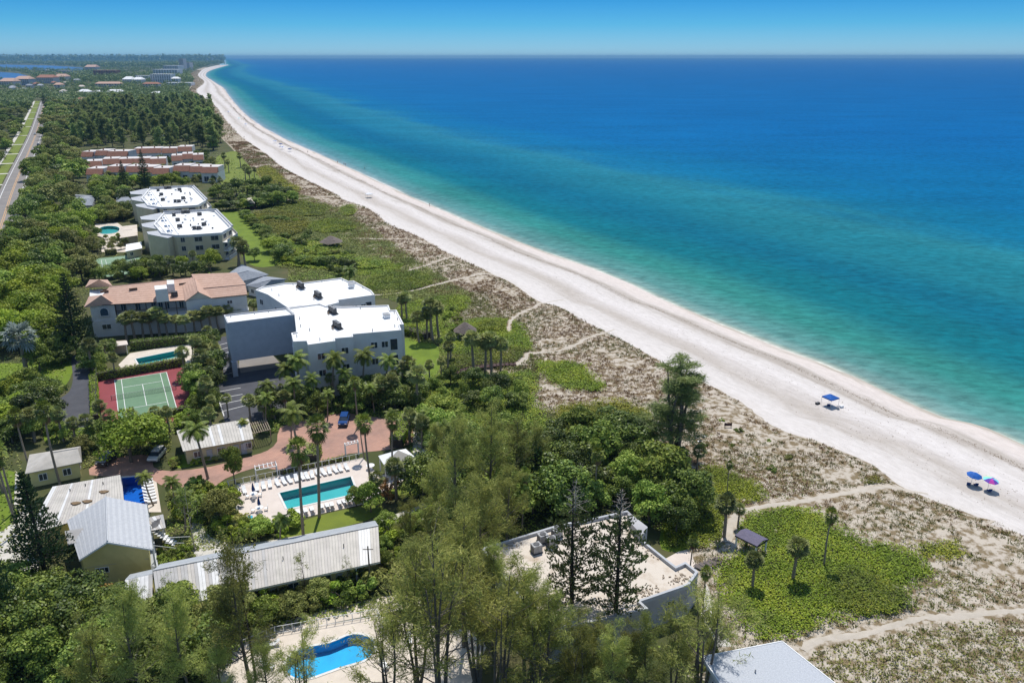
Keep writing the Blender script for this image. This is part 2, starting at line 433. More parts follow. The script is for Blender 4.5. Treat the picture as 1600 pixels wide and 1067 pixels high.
def link(name, me, parent=None, world=False):
    o = bpy.data.objects.new(name, me); COL.objects.link(o)
    if parent is not None:
        o.parent = parent
        if world and parent.type == 'EMPTY' and parent.parent is None: o.location = -Vector(parent.location)
    return o
def part(name, mb, m, parent): return link(name, mb.mesh(name, m), parent, True)
LABELS = {}
def tag(o, label, cat, group=None, kind=None):
    o['label'] = label
    if cat: o['category'] = cat
    if group: o['group'] = group
    if kind: o['kind'] = kind
    return o
def thing(name, label, cat, loc=(0, 0, 0), rz=0.0, group=None):
    o = bpy.data.objects.new(name, None); COL.objects.link(o)
    o.location = loc; o.rotation_euler = (0, 0, rz); o.empty_display_size = 0.5
    return tag(o, label, cat, group)
def struct(name, me, label=None):
    o = link(name, me); o['kind'] = 'structure'
    if label: o['label'] = label
    return o
def sheet(name, poly, z, m, holes=(), label=None):
    """a flat sheet with optional holes"""
    loops = [[Vector((p[0], p[1], 0)) for p in poly]] + [[Vector((p[0], p[1], 0)) for p in h] for h in holes]
    flat = [p for l in loops for p in l]
    fs = []
    for a, b, c in tessellate_polygon(loops):
        A, B, C = flat[a], flat[b], flat[c]
        if (B.x - A.x) * (C.y - A.y) - (B.y - A.y) * (C.x - A.x) < 0: b, c = c, b
        fs.append([a, b, c])
    me = bpy.data.meshes.new(name); me.from_pydata([(p.x, p.y, z) for p in flat], [], fs)
    me.materials.append(M[m]); me.update()
    return struct(name, me, label)
def ribbon(path, width, z, zf=None):
    V = []; Fs = []
    for i, p in enumerate(path):
        a = np.array(path[max(i - 1, 0)]); b = np.array(path[min(i + 1, len(path) - 1)])
        d = b - a; d = d / (np.hypot(*d) + 1e-9); n = np.array([-d[1], d[0]])
        wd = width[i] if isinstance(width, (list, np.ndarray)) else width
        for sgn in (-0.5, 0, 0.5):
            q = np.array(p) + n * wd * sgn
            V.append((q[0], q[1], z + (float(zf(np.array([q[0]]), np.array([q[1]]))[0]) if zf else 0)))
        if i:
            o = 3 * i
            Fs += [[o - 3, o, o + 1, o - 2], [o - 2, o + 1, o + 2, o - 1]]
    Fs = [f[::-1] for f in Fs]
    return V, Fs

# ================================================================== THE SETTING
SHORE_PX = [(1600, 692), (1497, 658), (1411, 621), (1300, 571), (1200, 534), (1050, 472), (950, 427), (820, 380), (650, 310), (525, 252), (432, 210), (385, 180), (359, 152), (348, 137), (334, 128), (321, 117), (332, 109), (357, 102)]
DUNE_PX = [(1600, 855), (1531, 820), (1462, 790), (1387, 762), (1342, 727), (1256, 689), (1205, 672), (1146, 631), (1112, 612), (1030, 572), (957, 530), (917, 510), (862, 480), (830, 472), (795, 447), (757, 427), (732, 415), (685, 392), (645, 370), (600, 350), (570, 327), (535, 314), (515, 302), (470, 280), (437, 262), (410, 240), (372, 213), (350, 188), (335, 167), (316, 152), (305, 141), (318, 128), (309, 116), (324, 106), (350, 100.5)]
_sh = smooth([(160, -400), (150, -150), (126, 40)] + [G(*p)[:2] for p in SHORE_PX], 8)
_du = smooth([(122, -400), (112, -150), (92, 30)] + [G(*p)[:2] for p in DUNE_PX], 8)
def mono(pts):
    ys = [p[1] for p in pts]; o = np.argsort(ys)
    return np.array(ys)[o], np.array([p[0] for p in pts])[o]
SY, SX = mono(_sh); DY, DX = mono(_du)
def shore(y): return np.interp(y, SY, SX)
def dune(y): return np.minimum(np.interp(y, DY, DX), shore(y) - 6)
Y_TIP = SY[-1]

# ---- pools are holes in the ground
POOLS = {
 'teal': P2([(437, 770.5), (548, 745), (557.5, 771), (449, 795.5)]),
 'deepblue': P2([(190, 747), (225, 743), (231, 788), (195, 793)]),
 'bright': smooth_closed(P2([(449, 1033), (468, 1015), (515, 1005), (553, 991), (583, 1001), (577, 1027), (530, 1043), (474, 1061), (449, 1050)]), 3),
 'court': P2([(212, 561), (284, 546.5), (289, 556), (218, 571)]),
 'condo': smooth_closed(P2([(152, 360), (163, 354), (180, 354), (187, 358), (181, 364), (160, 366)]), 3),
}
ys = np.concatenate([np.arange(-400, 420, 6.0), np.geomspace(420, Y_TIP, 80)])
right = [(float(dune(y)) + 2.5, float(y)) for y in ys]
ground_poly = [(-40000, -400), (-40000, 40000), (40000 * float(shore(Y_TIP)) / Y_TIP * 1.008, 40000)] + right[::-1]
mat('ground_soil', (0.060, 0.072, 0.022), (0.105, 0.095, 0.045), 0.10, rough=0.95, detail=10, lo=0.42, hi=0.68)
sheet('ground', ground_poly, 0.0, 'ground_soil', holes=list(POOLS.values()), label='dark soil and undergrowth of the barrier island')

# ---- beach
def beach():
    ysb = np.concatenate([np.arange(-300, 420, 2.2), np.geomspace(420, Y_TIP, 160)])
    T = np.array([0, .05, .1, .16, .23, .3, .38, .46, .54, .6, .66, .72, .76, .8, .84, .88, .92, .96, 1.0, 1.04, 1.1, 1.2])
    Y, TT = np.meshgrid(ysb, T, indexing='ij')
    D = dune(Y); S = shore(Y) + 0.0
    X = D + (S - D) * TT
    Z = np.interp(TT, [0, .1, .7, 1.0, 1.2], [0.10, 0.05, 0.03, -0.45, -0.85])
    wob = fbm(X * 0.12, Y * 0.12, 3) - 0.5
    Z = Z + wob * 0.22 * np.clip(TT * 4, 0, 1) * np.clip((1.05 - TT) * 6, 0, 1)
    V = np.stack([X, Y, Z], -1).reshape(-1, 3)
    n, m = Y.shape
    i = np.arange(n - 1)[:, None] * m + np.arange(m - 1)[None]
    Fq = np.stack([i, i + 1, i + m + 1, i + m], -1).reshape(-1, 4)
    me = npmesh('beach', V, Fq, 'sand_beach', smooth_sh=True)
    a = me.attributes.new('across', 'FLOAT', 'POINT'); a.data.foreach_set('value', TT.ravel().astype(np.float32))
    a = me.attributes.new('off', 'FLOAT', 'POINT'); a.data.foreach_set('value', (X - S).ravel().astype(np.float32))
    return struct('beach', me, 'wide pale sand beach along the water')
def sand_mat():
    m, n, b = _base('sand_beach')
    L = n.links.new
    at = n.nodes.new('ShaderNodeAttribute'); at.attribute_name = 'across'
    of = n.nodes.new('ShaderNodeAttribute'); of.attribute_name = 'off'
    g = n.nodes.new('ShaderNodeNewGeometry')
    sp_ = n.nodes.new('ShaderNodeSeparateXYZ'); L(g.outputs['Position'], sp_.inputs[0])
    cb = n.nodes.new('ShaderNodeCombineXYZ'); L(of.outputs['Fac'], cb.inputs[0]); L(sp_.outputs['Y'], cb.inputs[1])
    mp = n.nodes.new('ShaderNodeMapping'); mp.inputs['Scale'].default_value = (0.16, 0.022, 1); L(cb.outputs[0], mp.inputs[0])
    t1 = n.nodes.new('ShaderNodeTexNoise'); t1.inputs['Scale'].default_value = 1; t1.inputs['Detail'].default_value = 7; t1.inputs['Roughness'].default_value = .6; t1.inputs['Distortion'].default_value = .6
    L(mp.outputs[0], t1.inputs['Vector'])
    # distort the across coordinate so the tide lines wander
    ma = n.nodes.new('ShaderNodeMath'); ma.operation = 'MULTIPLY_ADD'; ma.inputs[1].default_value = 0.34; L(t1.outputs['Fac'], ma.inputs[0])
    sb = n.nodes.new('ShaderNodeMath'); sb.operation = 'ADD'; sb.inputs[1].default_value = -0.17; L(at.outputs['Fac'], sb.inputs[0]); L(sb.outputs[0], ma.inputs[2])
    r = n.nodes.new('ShaderNodeValToRGB'); cr_ = r.color_ramp
    stops = [(0.0, (0.60, 0.565, 0.53)), (0.12, (0.66, 0.63, 0.61)), (0.27, (0.60, 0.57, 0.545)), (0.36, (0.48, 0.44, 0.40)), (0.44, (0.56, 0.525, 0.50)), (0.55, (0.67, 0.64, 0.625)), (0.67, (0.61, 0.58, 0.555)), (0.74, (0.42, 0.38, 0.34)), (0.79, (0.47, 0.43, 0.39)), (0.84, (0.63, 0.58, 0.55)), (0.95, (0.66, 0.60, 0.56)), (1.0, (0.46, 0.42, 0.36))]
    while len(cr_.elements) < len(stops): cr_.elements.new(0.5)
    for el, (p, c) in zip(cr_.elements, stops): el.position = p; el.color = (*c, 1)
    L(ma.outputs[0], r.inputs[0])
    t2 = n.nodes.new('ShaderNodeTexNoise'); t2.inputs['Scale'].default_value = 0.9; t2.inputs['Detail'].default_value = 10; t2.inputs['Roughness'].default_value = .75
    mp2 = n.nodes.new('ShaderNodeMapping'); mp2.inputs['Scale'].default_value = (1, .45, 1); L(cb.outputs[0], mp2.inputs[0]); L(mp2.outputs[0], t2.inputs['Vector'])
    r2 = n.nodes.new('ShaderNodeValToRGB')
    r2.color_ramp.elements[0].position = .3; r2.color_ramp.elements[0].color = (.80, .77, .74, 1)
    r2.color_ramp.elements[1].position = .62; r2.color_ramp.elements[1].color = (1.0, .975, .95, 1)
    L(t2.outputs['Fac'], r2.inputs[0])
    x = n.nodes.new('ShaderNodeMix'); x.data_type = 'RGBA'; x.blend_type = 'MULTIPLY'; x.inputs['Factor'].default_value = 1
    L(r.outputs[0], x.inputs['A']); L(r2.outputs[0], x.inputs['B']); L(x.outputs['Result'], b.inputs['Base Color'])
    bp = n.nodes.new('ShaderNodeBump'); bp.inputs['Distance'].default_value = 0.12; L(t2.outputs['Fac'], bp.inputs['Height']); L(bp.outputs[0], b.inputs['Normal'])
    b.inputs['Roughness'].default_value = 0.95; b.inputs['Specular IOR Level'].default_value = 0.1
sand_mat()
beach()

# ---- sea
def sea_mat():
    m, n, b = _base('sea_water')
    L = n.links.new
    of = n.nodes.new('ShaderNodeAttribute'); of.attribute_name = 'off'
    g = n.nodes.new('ShaderNodeNewGeometry')
    sp_ = n.nodes.new('ShaderNodeSeparateXYZ'); L(g.outputs['Position'], sp_.inputs[0])
    cb = n.nodes.new('ShaderNodeCombineXYZ'); L(of.outputs['Fac'], cb.inputs[0]); L(sp_.outputs['Y'], cb.inputs[1])
    mp = n.nodes.new('ShaderNodeMapping'); mp.inputs['Scale'].default_value = (0.02, 0.006, 1); L(cb.outputs[0], mp.inputs[0])
    t1 = n.nodes.new('ShaderNodeTexNoise'); t1.inputs['Scale'].default_value = 1; t1.inputs['Detail'].default_value = 6; L(mp.outputs[0], t1.inputs['Vector'])
    # wandering depth lines, growing with the distance offshore
    k = n.nodes.new('ShaderNodeMath'); k.operation = 'MULTIPLY'; k.inputs[1].default_value = 0.55; L(of.outputs['Fac'], k.inputs[0])
    k2 = n.nodes.new('ShaderNodeMath'); k2.operation = 'MINIMUM'; k2.inputs[1].default_value = 110; L(k.outputs[0], k2.inputs[0])
    c = n.nodes.new('ShaderNodeMath'); c.operation = 'SUBTRACT'; c.inputs[1].default_value = 0.5; L(t1.outputs['Fac'], c.inputs[0])
    d = n.nodes.new('ShaderNodeMath'); d.operation = 'MULTIPLY_ADD'; L(c.outputs[0], d.inputs[0]); L(k2.outputs[0], d.inputs[1]); L(of.outputs['Fac'], d.inputs[2])
    a1 = n.nodes.new('ShaderNodeMath'); a1.operation = 'ADD'; a1.inputs[1].default_value = 150; L(d.outputs[0], a1.inputs[0])
    dv = n.nodes.new('ShaderNodeMath'); dv.operation = 'DIVIDE'; L(d.outputs[0], dv.inputs[0]); L(a1.outputs[0], dv.inputs[1])
    r = n.nodes.new('ShaderNodeValToRGB'); cr_ = r.color_ramp; cr_.interpolation = 'EASE'
    f = lambda q: q / (q + 150)
    stops = [(0, (0.6773, 0.6521, 0.5658)), (f(1.0), (0.2622, 0.3312, 0.2829)), (f(3), (0.1530, 0.2639, 0.2421)), (f(10), (0.0765, 0.2225, 0.2018)), (f(26), (0.0284, 0.1914, 0.1665)), (f(50), (0.0032, 0.1250, 0.1531)), (f(85), (0.0022, 0.1107, 0.1640)), (f(140), (0.0109, 0.1517, 0.1882)), (f(162), (0.0153, 0.1619, 0.1969)), (f(215), (0.0023, 0.1265, 0.2185)), (f(300), (0.0011, 0.1127, 0.2254)), (f(700), (0.0006, 0.1046, 0.2254)), (f(4000), (0.0006, 0.0943, 0.2139))]
    while len(cr_.elements) < len(stops): cr_.elements.new(0.5)
    for el, (p, q) in zip(cr_.elements, stops): el.position = p; el.color = (*q, 1)
    L(dv.outputs[0], r.inputs[0])
    # ripples
    mp2 = n.nodes.new('ShaderNodeMapping'); mp2.inputs['Scale'].default_value = (0.42, 0.85, 1); mp2.inputs['Rotation'].default_value = (0, 0, 0.35); L(g.outputs['Position'], mp2.inputs[0])
    t2 = n.nodes.new('ShaderNodeTexNoise'); t2.inputs['Scale'].default_value = 0.6; t2.inputs['Detail'].default_value = 6; t2.inputs['Roughness'].default_value = .65; L(mp2.outputs[0], t2.inputs['Vector'])
    mp3 = n.nodes.new('ShaderNodeMapping'); mp3.inputs['Scale'].default_value = (0.010, 0.03, 1); mp3.inputs['Rotation'].default_value = (0, 0, -.2); L(g.outputs['Position'], mp3.inputs[0])
    t3 = n.nodes.new('ShaderNodeTexNoise'); t3.inputs['Scale'].default_value = 1; t3.inputs['Detail'].default_value = 6; L(mp3.outputs[0], t3.inputs['Vector'])
    t3s = n.nodes.new('ShaderNodeMath'); t3s.operation = 'MULTIPLY_ADD'; t3s.inputs[1].default_value = .35; t3s.inputs[2].default_value = .325; L(t3.outputs['Fac'], t3s.inputs[0])
    ad = n.nodes.new('ShaderNodeMath'); ad.operation = 'ADD'; L(t2.outputs['Fac'], ad.inputs[0]); L(t3s.outputs[0], ad.inputs[1])
    r2 = n.nodes.new('ShaderNodeMapRange'); r2.inputs['From Min'].default_value = .72; r2.inputs['From Max'].default_value = 1.28; r2.inputs['To Min'].default_value = .58; r2.inputs['To Max'].default_value = 1.42
    L(ad.outputs[0], r2.inputs['Value'])
    # water colour shifted towards blue farther along the coast
    fy = n.nodes.new('ShaderNodeMapRange'); fy.interpolation_type = 'SMOOTHSTEP'; fy.inputs['From Min'].default_value = 180; fy.inputs['From Max'].default_value = 800; L(sp_.outputs['Y'], fy.inputs['Value'])
    bl = n.nodes.new('ShaderNodeMix'); bl.data_type = 'RGBA'; bl.inputs['A'].default_value = (1, 1, 1, 1); bl.inputs['B'].default_value = (1.0, .96, 1.24, 1); L(fy.outputs[0], bl.inputs['Factor'])
    ml = n.nodes.new('ShaderNodeVectorMath'); ml.operation = 'MULTIPLY'; L(r.outputs[0], ml.inputs[0]); L(bl.outputs['Result'], ml.inputs[1])
    x = n.nodes.new('ShaderNodeVectorMath'); x.operation = 'SCALE'; L(ml.outputs[0], x.inputs[0]); L(r2.outputs[0], x.inputs['Scale'])
    L(x.outputs[0], b.inputs['Base Color'])
    bp = n.nodes.new('ShaderNodeBump'); bp.inputs['Distance'].default_value = 0.25; bp.inputs['Strength'].default_value = .6; L(t2.outputs['Fac'], bp.inputs['Height']); L(bp.outputs[0], b.inputs['Normal'])
    b.inputs['Roughness'].default_value = 0.6; b.inputs['Specular IOR Level'].default_value = 0.0
    gl = n.nodes.new('ShaderNodeBsdfGlossy'); gl.inputs['Roughness'].default_value = 0.22; L(bp.outputs[0], gl.inputs['Normal'])
    mx = n.nodes.new('ShaderNodeMixShader'); mx.inputs[0].default_value = 0.035
    df = n.nodes.new('ShaderNodeBsdfDiffuse'); L(x.outputs[0], df.inputs['Color']); L(bp.outputs[0], df.inputs['Normal'])
    L(df.outputs[0], mx.inputs[1]); L(gl.outputs[0], mx.inputs[2]); L(mx.outputs[0], n.nodes['Material Output'].inputs['Surface'])
sea_mat()
def sea():
    ysb = np.concatenate([np.arange(-400, 420, 4.0), np.geomspace(420, Y_TIP, 130)])
    d = np.array([-0.0, 1, 2, 4, 7, 11, 16, 24, 34, 46, 60, 80, 105, 130, 155, 180, 210, 250, 320, 450, 700, 1200, 2500, 6000, 15000, 40000])
    Y, D = np.meshgrid(ysb, d, indexing='ij')
    wig = (fbm(Y * 0.05, Y * 0 + 3.3, 4) - .5) * 3.0
    X = shore(Y) + D + wig * (D < 5)
    X[:, 0] -= 0.6
    n0 = len(ysb)
    # beyond the point: rows that run out to the horizon
    yf = np.array([Y_TIP * 1.15, Y_TIP * 1.5, Y_TIP * 2.3, Y_TIP * 3.5, 40000.0])
    xf = yf * float(shore(Y_TIP)) / Y_TIP * 1.01
    Yf, Df = np.meshgrid(yf, d, indexing='ij'); Xf = xf[:, None] + Df + 0 * Yf
    X = np.concatenate([X, Xf]); Y = np.concatenate([Y, Yf]); D = np.concatenate([D, Df])
    Z = np.full(X.shape, -0.45)
    V = np.stack([X, Y, Z], -1).reshape(-1, 3)
    n, m = Y.shape
    i = np.arange(n - 1)[:, None] * m + np.arange(m - 1)[None]
    Fq = np.stack([i, i + 1, i + m + 1, i + m], -1).reshape(-1, 4)
    me = npmesh('sea', V, Fq, 'sea_water', smooth_sh=True)
    a = me.attributes.new('off', 'FLOAT', 'POINT'); a.data.foreach_set('value', D.ravel().astype(np.float32))
    return struct('sea', me, 'turquoise to deep blue sea with a pale sandbar')
sea()
mat('bay_water', (0.006, 0.085, 0.24), (0.006, 0.07, 0.20), 0.003, rough=0.3, spec=0.15, stretch=(1, 1, 1))
for pts, nm in (([(-60, 112), (0, 113), (28, 115), (50, 121), (62, 124), (45, 128.5), (20, 130), (-60, 127)], 'bay'), ([(-60, 101.5), (10, 101.5), (80, 103), (128, 106), (134, 110), (95, 111.5), (40, 109), (8, 108), (-60, 107)], 'bay'), ([(-60, 92.3), (60, 93), (115, 93.6), (150, 94.6), (120, 95.6), (40, 95.2), (-60, 95.2)], 'bay')):
    sheet(nm, P2(pts), 0.6, 'bay_water', label='sheltered blue bay water behind the island')

# ---- dunes: hummocky sand between the gardens and the beach
DUNE_IN = [(1100, 1200), (1150, 1067), (1130, 985), (1090, 900), (1060, 820), (1020, 760), (960, 700), (880, 650), (800, 610), (740, 540), (690, 480), (640, 440), (590, 405), (540, 370), (480, 335), (430, 300), (395, 265), (365, 232), (340, 205), (325, 172), (300, 152), (296, 140), (303, 128), (298, 116), (318, 106), (345, 101)]
_di = smooth([(50, -60)] + [G(*p)[:2] for p in DUNE_IN], 6)
IY, IX = mono(_di)
def inner(y): return np.minimum(np.interp(y, IY, IX), dune(y) - 1.0)
TRAILS = [  # (pixel path, width)
 ([(1700, 940), (1600, 957), (1540, 963), (1490, 966), (1440, 968), (1400, 979), (1350, 993), (1300, 998), (1268, 1006), (1255, 1020)], 1.9),
 ([(1137, 852), (1140, 835), (1143, 817), (1160, 800), (1195, 793), (1240, 787), (1290, 778), (1340, 770), (1400, 765), (1450, 772)], 2.0),
 ([(806, 573), (822, 562), (825, 555), (850, 553), (880, 548), (900, 542), (920, 530), (960, 515)], 1.9),
 ([(795, 520), (798, 503), (812, 492), (835, 482), (850, 474), (880, 468)], 1.6),
 ([(560, 462), (600, 460), (640, 455), (690, 445), (740, 432), (770, 428)], 1.8),
 ([(560, 374), (590, 375), (640, 376), (670, 382)], 1.6),
 ([(430, 314), (470, 312), (510, 308), (545, 308)], 1.8),
 ([(372, 236), (392, 234), (415, 240)], 2.4), ([(640, 425), (680, 412), (715, 400)], 1.4), ([(402, 260), (425, 258), (440, 258)], 2.2),
]
TR_W = [(smooth([G(*p)[:2] for p in t], 6), wd * (.9 if i_ < 2 else .68)) for i_, (t, wd) in enumerate(TRAILS)]
_tp = np.array([p for t, wd in TR_W for p in t])
def near_trail(x, y, r):
    m = np.zeros(np.shape(x), bool)
    for t, wd in TR_W:
        tt = np.array(t); a = tt[:-1]; bq = tt[1:]
        for p, q in zip(a, bq):
            d = q - p; l2 = d @ d + 1e-9
            u = np.clip(((x - p[0]) * d[0] + (y - p[1]) * d[1]) / l2, 0, 1)
            m |= ((x - p[0] - u * d[0]) ** 2 + (y - p[1] - u * d[1]) ** 2) < (wd / 2 + r) ** 2
    return m
def dune_z(x, y):
    """height of the dune sand"""
    e0 = x - inner(y); e1 = dune(y) - x + 3.0
    k = np.clip(np.minimum(e0, e1) / 5.0, 0, 1)
    return 0.012 + k * (0.25 + 0.9 * np.clip(fbm(x * 0.11, y * 0.11, 4) - 0.36, 0, 1) + 0.25 * (fbm(x * .5, y * .5, 2) - .5))
def dunes():
    yy = np.concatenate([np.arange(20, 420, 1.1), np.geomspace(420, 5800, 240)])
    T = np.linspace(0, 1, 46)
    Y, TT = np.meshgrid(yy, T, indexing='ij')
    A = inner(Y) - 1.5; B = dune(Y) + 3.0
    X = A + (B - A) * TT
    Z = dune_z(X, Y)
    V = np.stack([X, Y, Z], -1).reshape(-1, 3)
    n, m = Y.shape
    i = np.arange(n - 1)[:, None] * m + np.arange(m - 1)[None]
    Fq = np.stack([i, i + 1, i + m + 1, i + m], -1).reshape(-1, 4)
    me = npmesh('dune', V, Fq, 'sand_dune', smooth_sh=True)
    return struct('dune', me, 'hummocky pale dune sand with dry plant litter')
mat('sand_dune', (0.47, 0.41, 0.335), (0.20, 0.15, 0.085), 0.75, rough=0.95, detail=12, lo=0.45, hi=0.58, bump=0.10, bscale=2.2)
dunes()
for t, wd in TR_W:
    V, Fs = ribbon(t, [wd * (0.9 + 0.3 * rnd.random()) for _ in t], 0.09, dune_z)
    V = [(x, y, z - (0.16 if i % 3 != 1 else 0)) for i, (x, y, z) in enumerate(V)]
    struct('sand_trail', npmesh('sand_trail', V, Fs, 'trail_sand'), 'narrow sandy footpath through the dunes')

# ---- lawns, roads, paving (each sheet a few millimetres above the one below)
def zone(name, pts, z, m, n=3, holes=(), label=None): return sheet(name, smooth_closed(P2(pts), n) if n else P2(pts), z, m, holes, label)
zone('lawn', [(626, 530), (668, 534), (686, 545), (687, 577), (664, 598), (640, 596), (622, 575)], 0.03, 'lawn')
zone('lawn', [(342, 330), (375, 332), (402, 350), (424, 378), (441, 405), (434, 414), (400, 417), (378, 400), (360, 360)], 0.03, 'lawn')
zone('lawn', [(338, 246), (372, 236), (402, 243), (425, 262), (438, 285), (455, 300), (430, 306), (375, 302), (344, 285)], 0.03, 'lawn_olive')
zone('lawn', [(-10, 572), (40, 568), (110, 562), (112, 585), (98, 606), (70, 618), (30, 620), (-10, 628)], 0.03, 'lawn')
zone('lawn', [(70, 660), (100, 650), (106, 672), (90, 690), (70, 690)], 0.03, 'lawn')
zone('lawn', [(-10, 742), (25, 738), (38, 760), (22, 788), (30, 805), (-10, 830)], 0.03, 'lawn')
zone('lawn', [(134, 585), (150, 580), (153, 630), (136, 645), (131, 620)], 0.03, 'lawn', 2)
zone('lawn', [(262, 722), (275, 712), (330, 704), (345, 716), (300, 729), (272, 731)], 0.03, 'lawn', 2)
zone('lawn', [(1060, 760), (1110, 735), (1160, 750), (1200, 775), (1190, 786), (1150, 795), (1135, 815), (1130, 848), (1060, 862), (1030, 845)], 0.03, 'lawn')
zone('lawn', [(440, 836), (455, 818), (575, 788), (600, 796), (575, 812), (480, 838)], 0.03, 'lawn_olive', 2)
zone('lawn', [(600, 752), (655, 738), (690, 750), (650, 775), (610, 775)], 0.03, 'lawn_olive', 2)
zone('driveway', [(113, 558), (140, 556), (139, 600), (140, 645), (128, 675), (106, 680), (93, 650), (88, 628), (108, 612), (114, 590)], 0.04, 'asphalt', 3, label='dark asphalt driveway curving past the lawn')
zone('parking_lot', [(338, 528), (362, 524), (376, 583), (480, 566), (500, 620), (420, 655), (353, 664), (333, 602), (352, 596)], 0.036, 'asphalt', 0, label='asphalt parking lot beside the white condominium')
zone('carport_paving', [(373, 585), (374, 555), (420, 548), (440, 570), (432, 578)], 0.034, 'asphalt_old', 0)
zone('brick_drive', [(140, 742), (150, 724), (200, 712), (235, 712), (240, 730), (268, 736), (330, 729), (390, 713), (418, 704), (433, 690), (438, 668), (480, 655), (535, 645), (590, 652), (645, 662), (648, 690), (605, 703), (545, 709), (500, 722), (440, 735), (402, 730), (352, 748), (332, 762), (290, 768), (250, 757), (228, 744), (190, 744)], 0.04, 'brick_paving', 2, label='salmon brick paved driveway')
zone('stone_path', [(268, 760), (290, 757), (305, 770), (312, 790), (320, 830), (345, 845), (380, 850), (470, 836), (590, 812), (640, 795), (700, 775), (690, 800), (600, 832), (420, 880), (330, 880), (300, 860), (300, 800), (285, 775)], 0.036, 'concrete', 2, label='pale stone garden path')
zone('front_yard', [(-40, 800), (35, 775), (50, 850), (60, 900), (-40, 940)], 0.02, 'concrete', 2, label='pale concrete yard by the palms')
zone('front_walk', [(24, 735), (38, 750), (34, 790), (22, 790)], 0.045, 'concrete', 0)
zone('pool_deck', [(357, 761), (567, 716), (592, 742), (640, 740), (644, 752), (590, 772), (575, 786), (455, 813), (378, 822)], 0.05, 'deck_pink', 0, [POOLS['teal']], label='pinkish pool deck around the long pool')
zone('pool_deck', [(330, 1030), (430, 990), (590, 962), (650, 975), (740, 985), (760, 1010), (720, 1110), (400, 1130), (330, 1080)], 0.05, 'deck_beige', 0, [POOLS['bright']], label='pale deck around the bright blue pool')
zone('garden_walk', [(300, 1030), (330, 1000), (420, 976), (520, 950), (590, 933), (640, 930), (660, 945), (600, 957), (440, 990), (350, 1022)], 0.03, 'deck_beige', 2, label='beige walk in front of the long building')
zone('pool_deck', [(183, 744), (242, 737), (252, 800), (186, 800)], 0.03, 'deck_beige', 0, [POOLS['deepblue']], label='paving around the deep blue pool')
zone('pool_deck', [(185, 570), (203, 552), (298, 536), (316, 556), (326, 588), (290, 597), (284, 570), (200, 588)], 0.03, 'deck_beige', 0, [POOLS['court']], label='paving around the pool beside the tennis court')
zone('pool_deck', [(143, 366), (150, 350), (183, 348), (193, 355), (190, 368), (197, 380), (196, 394), (158, 394), (162, 372)], 0.03, 'deck_beige', 0, [POOLS['condo']], label='paving around the small far pool')
zone('pool_deck', [(1030, 878), (1060, 862), (1108, 850), (1128, 845), (1150, 848), (1175, 860), (1150, 873), (1092, 893), (1062, 884), (1040, 890)], 0.05, 'deck_pink', 0, label='sun deck by the gazebo')
zone('side_walk', [(1104, 905), (1122, 912), (1160, 975), (1170, 1010), (1120, 1010), (1095, 960)], 0.05, 'concrete', 0)
zone('courtyard', [(80, 520), (110, 505), (115, 540), (90, 550)], 0.03, 'brick_paving', 2)
zone('service_yard', [(648, 665), (665, 655), (690, 680), (700, 720), (690, 740), (650, 745), (645, 700)], 0.045, 'concrete', 2)
# main road with verge and walk
RD = smooth([G(*p)[:2] for p in [(-95, 560), (-45, 450), (-12, 390), (6, 340), (19, 300), (33, 265), (46, 235), (57, 207), (64, 182), (68, 166), (70, 158)]], 6)
def road():
    V, Fs = ribbon(RD, 12.5, 0.05); struct('road', npmesh('road', V, Fs, 'asphalt_old'), 'straight grey road running into the distance')
    A = np.array(RD)
    def off(d):
        o = []
        for i in range(len(A)):
            q = A[min(i + 1, len(A) - 1)] - A[max(i - 1, 0)]; q = q / np.hypot(*q); o.append(tuple(A[i] + np.array([-q[1], q[0]]) * d))
        return o
    for d, wd, m, nm in ((0.35, .3, 'line_ochre', 'centre_line'), (-0.35, .3, 'line_ochre', 'centre_line'), (4.6, .3, 'line_white', 'edge_line'), (-4.6, .3, 'line_white', 'edge_line')):
        V, Fs = ribbon(off(d), wd, 0.056); struct(nm, npmesh(nm, V, Fs, m))
    V, Fs = ribbon(off(10.2), 6.5, 0.045); struct('verge', npmesh('verge', V, Fs, 'lawn_olive'), 'grass verge between the road and the walk')
    V, Fs = ribbon(off(15.0), 2.6, 0.05); struct('pavement', npmesh('pavement', V, Fs, 'concrete'), 'pale concrete walk along the road')
    for i in range(8, len(A) - 4, 3):   # crossings of the verge
        p = np.array(off(10.2)[i]); q = A[i + 1] - A[i]; q /= np.hypot(*q)
        mb = MB().prism([tuple(p + q * a + np.array([-q[1], q[0]]) * b) for a, b in ((-2.2, -4), (2.2, -4), (2.2, 4), (-2.2, 4))], 0.02, 0.06)
        struct('drive_apron', mb.mesh('drive_apron', 'concrete'))
road()

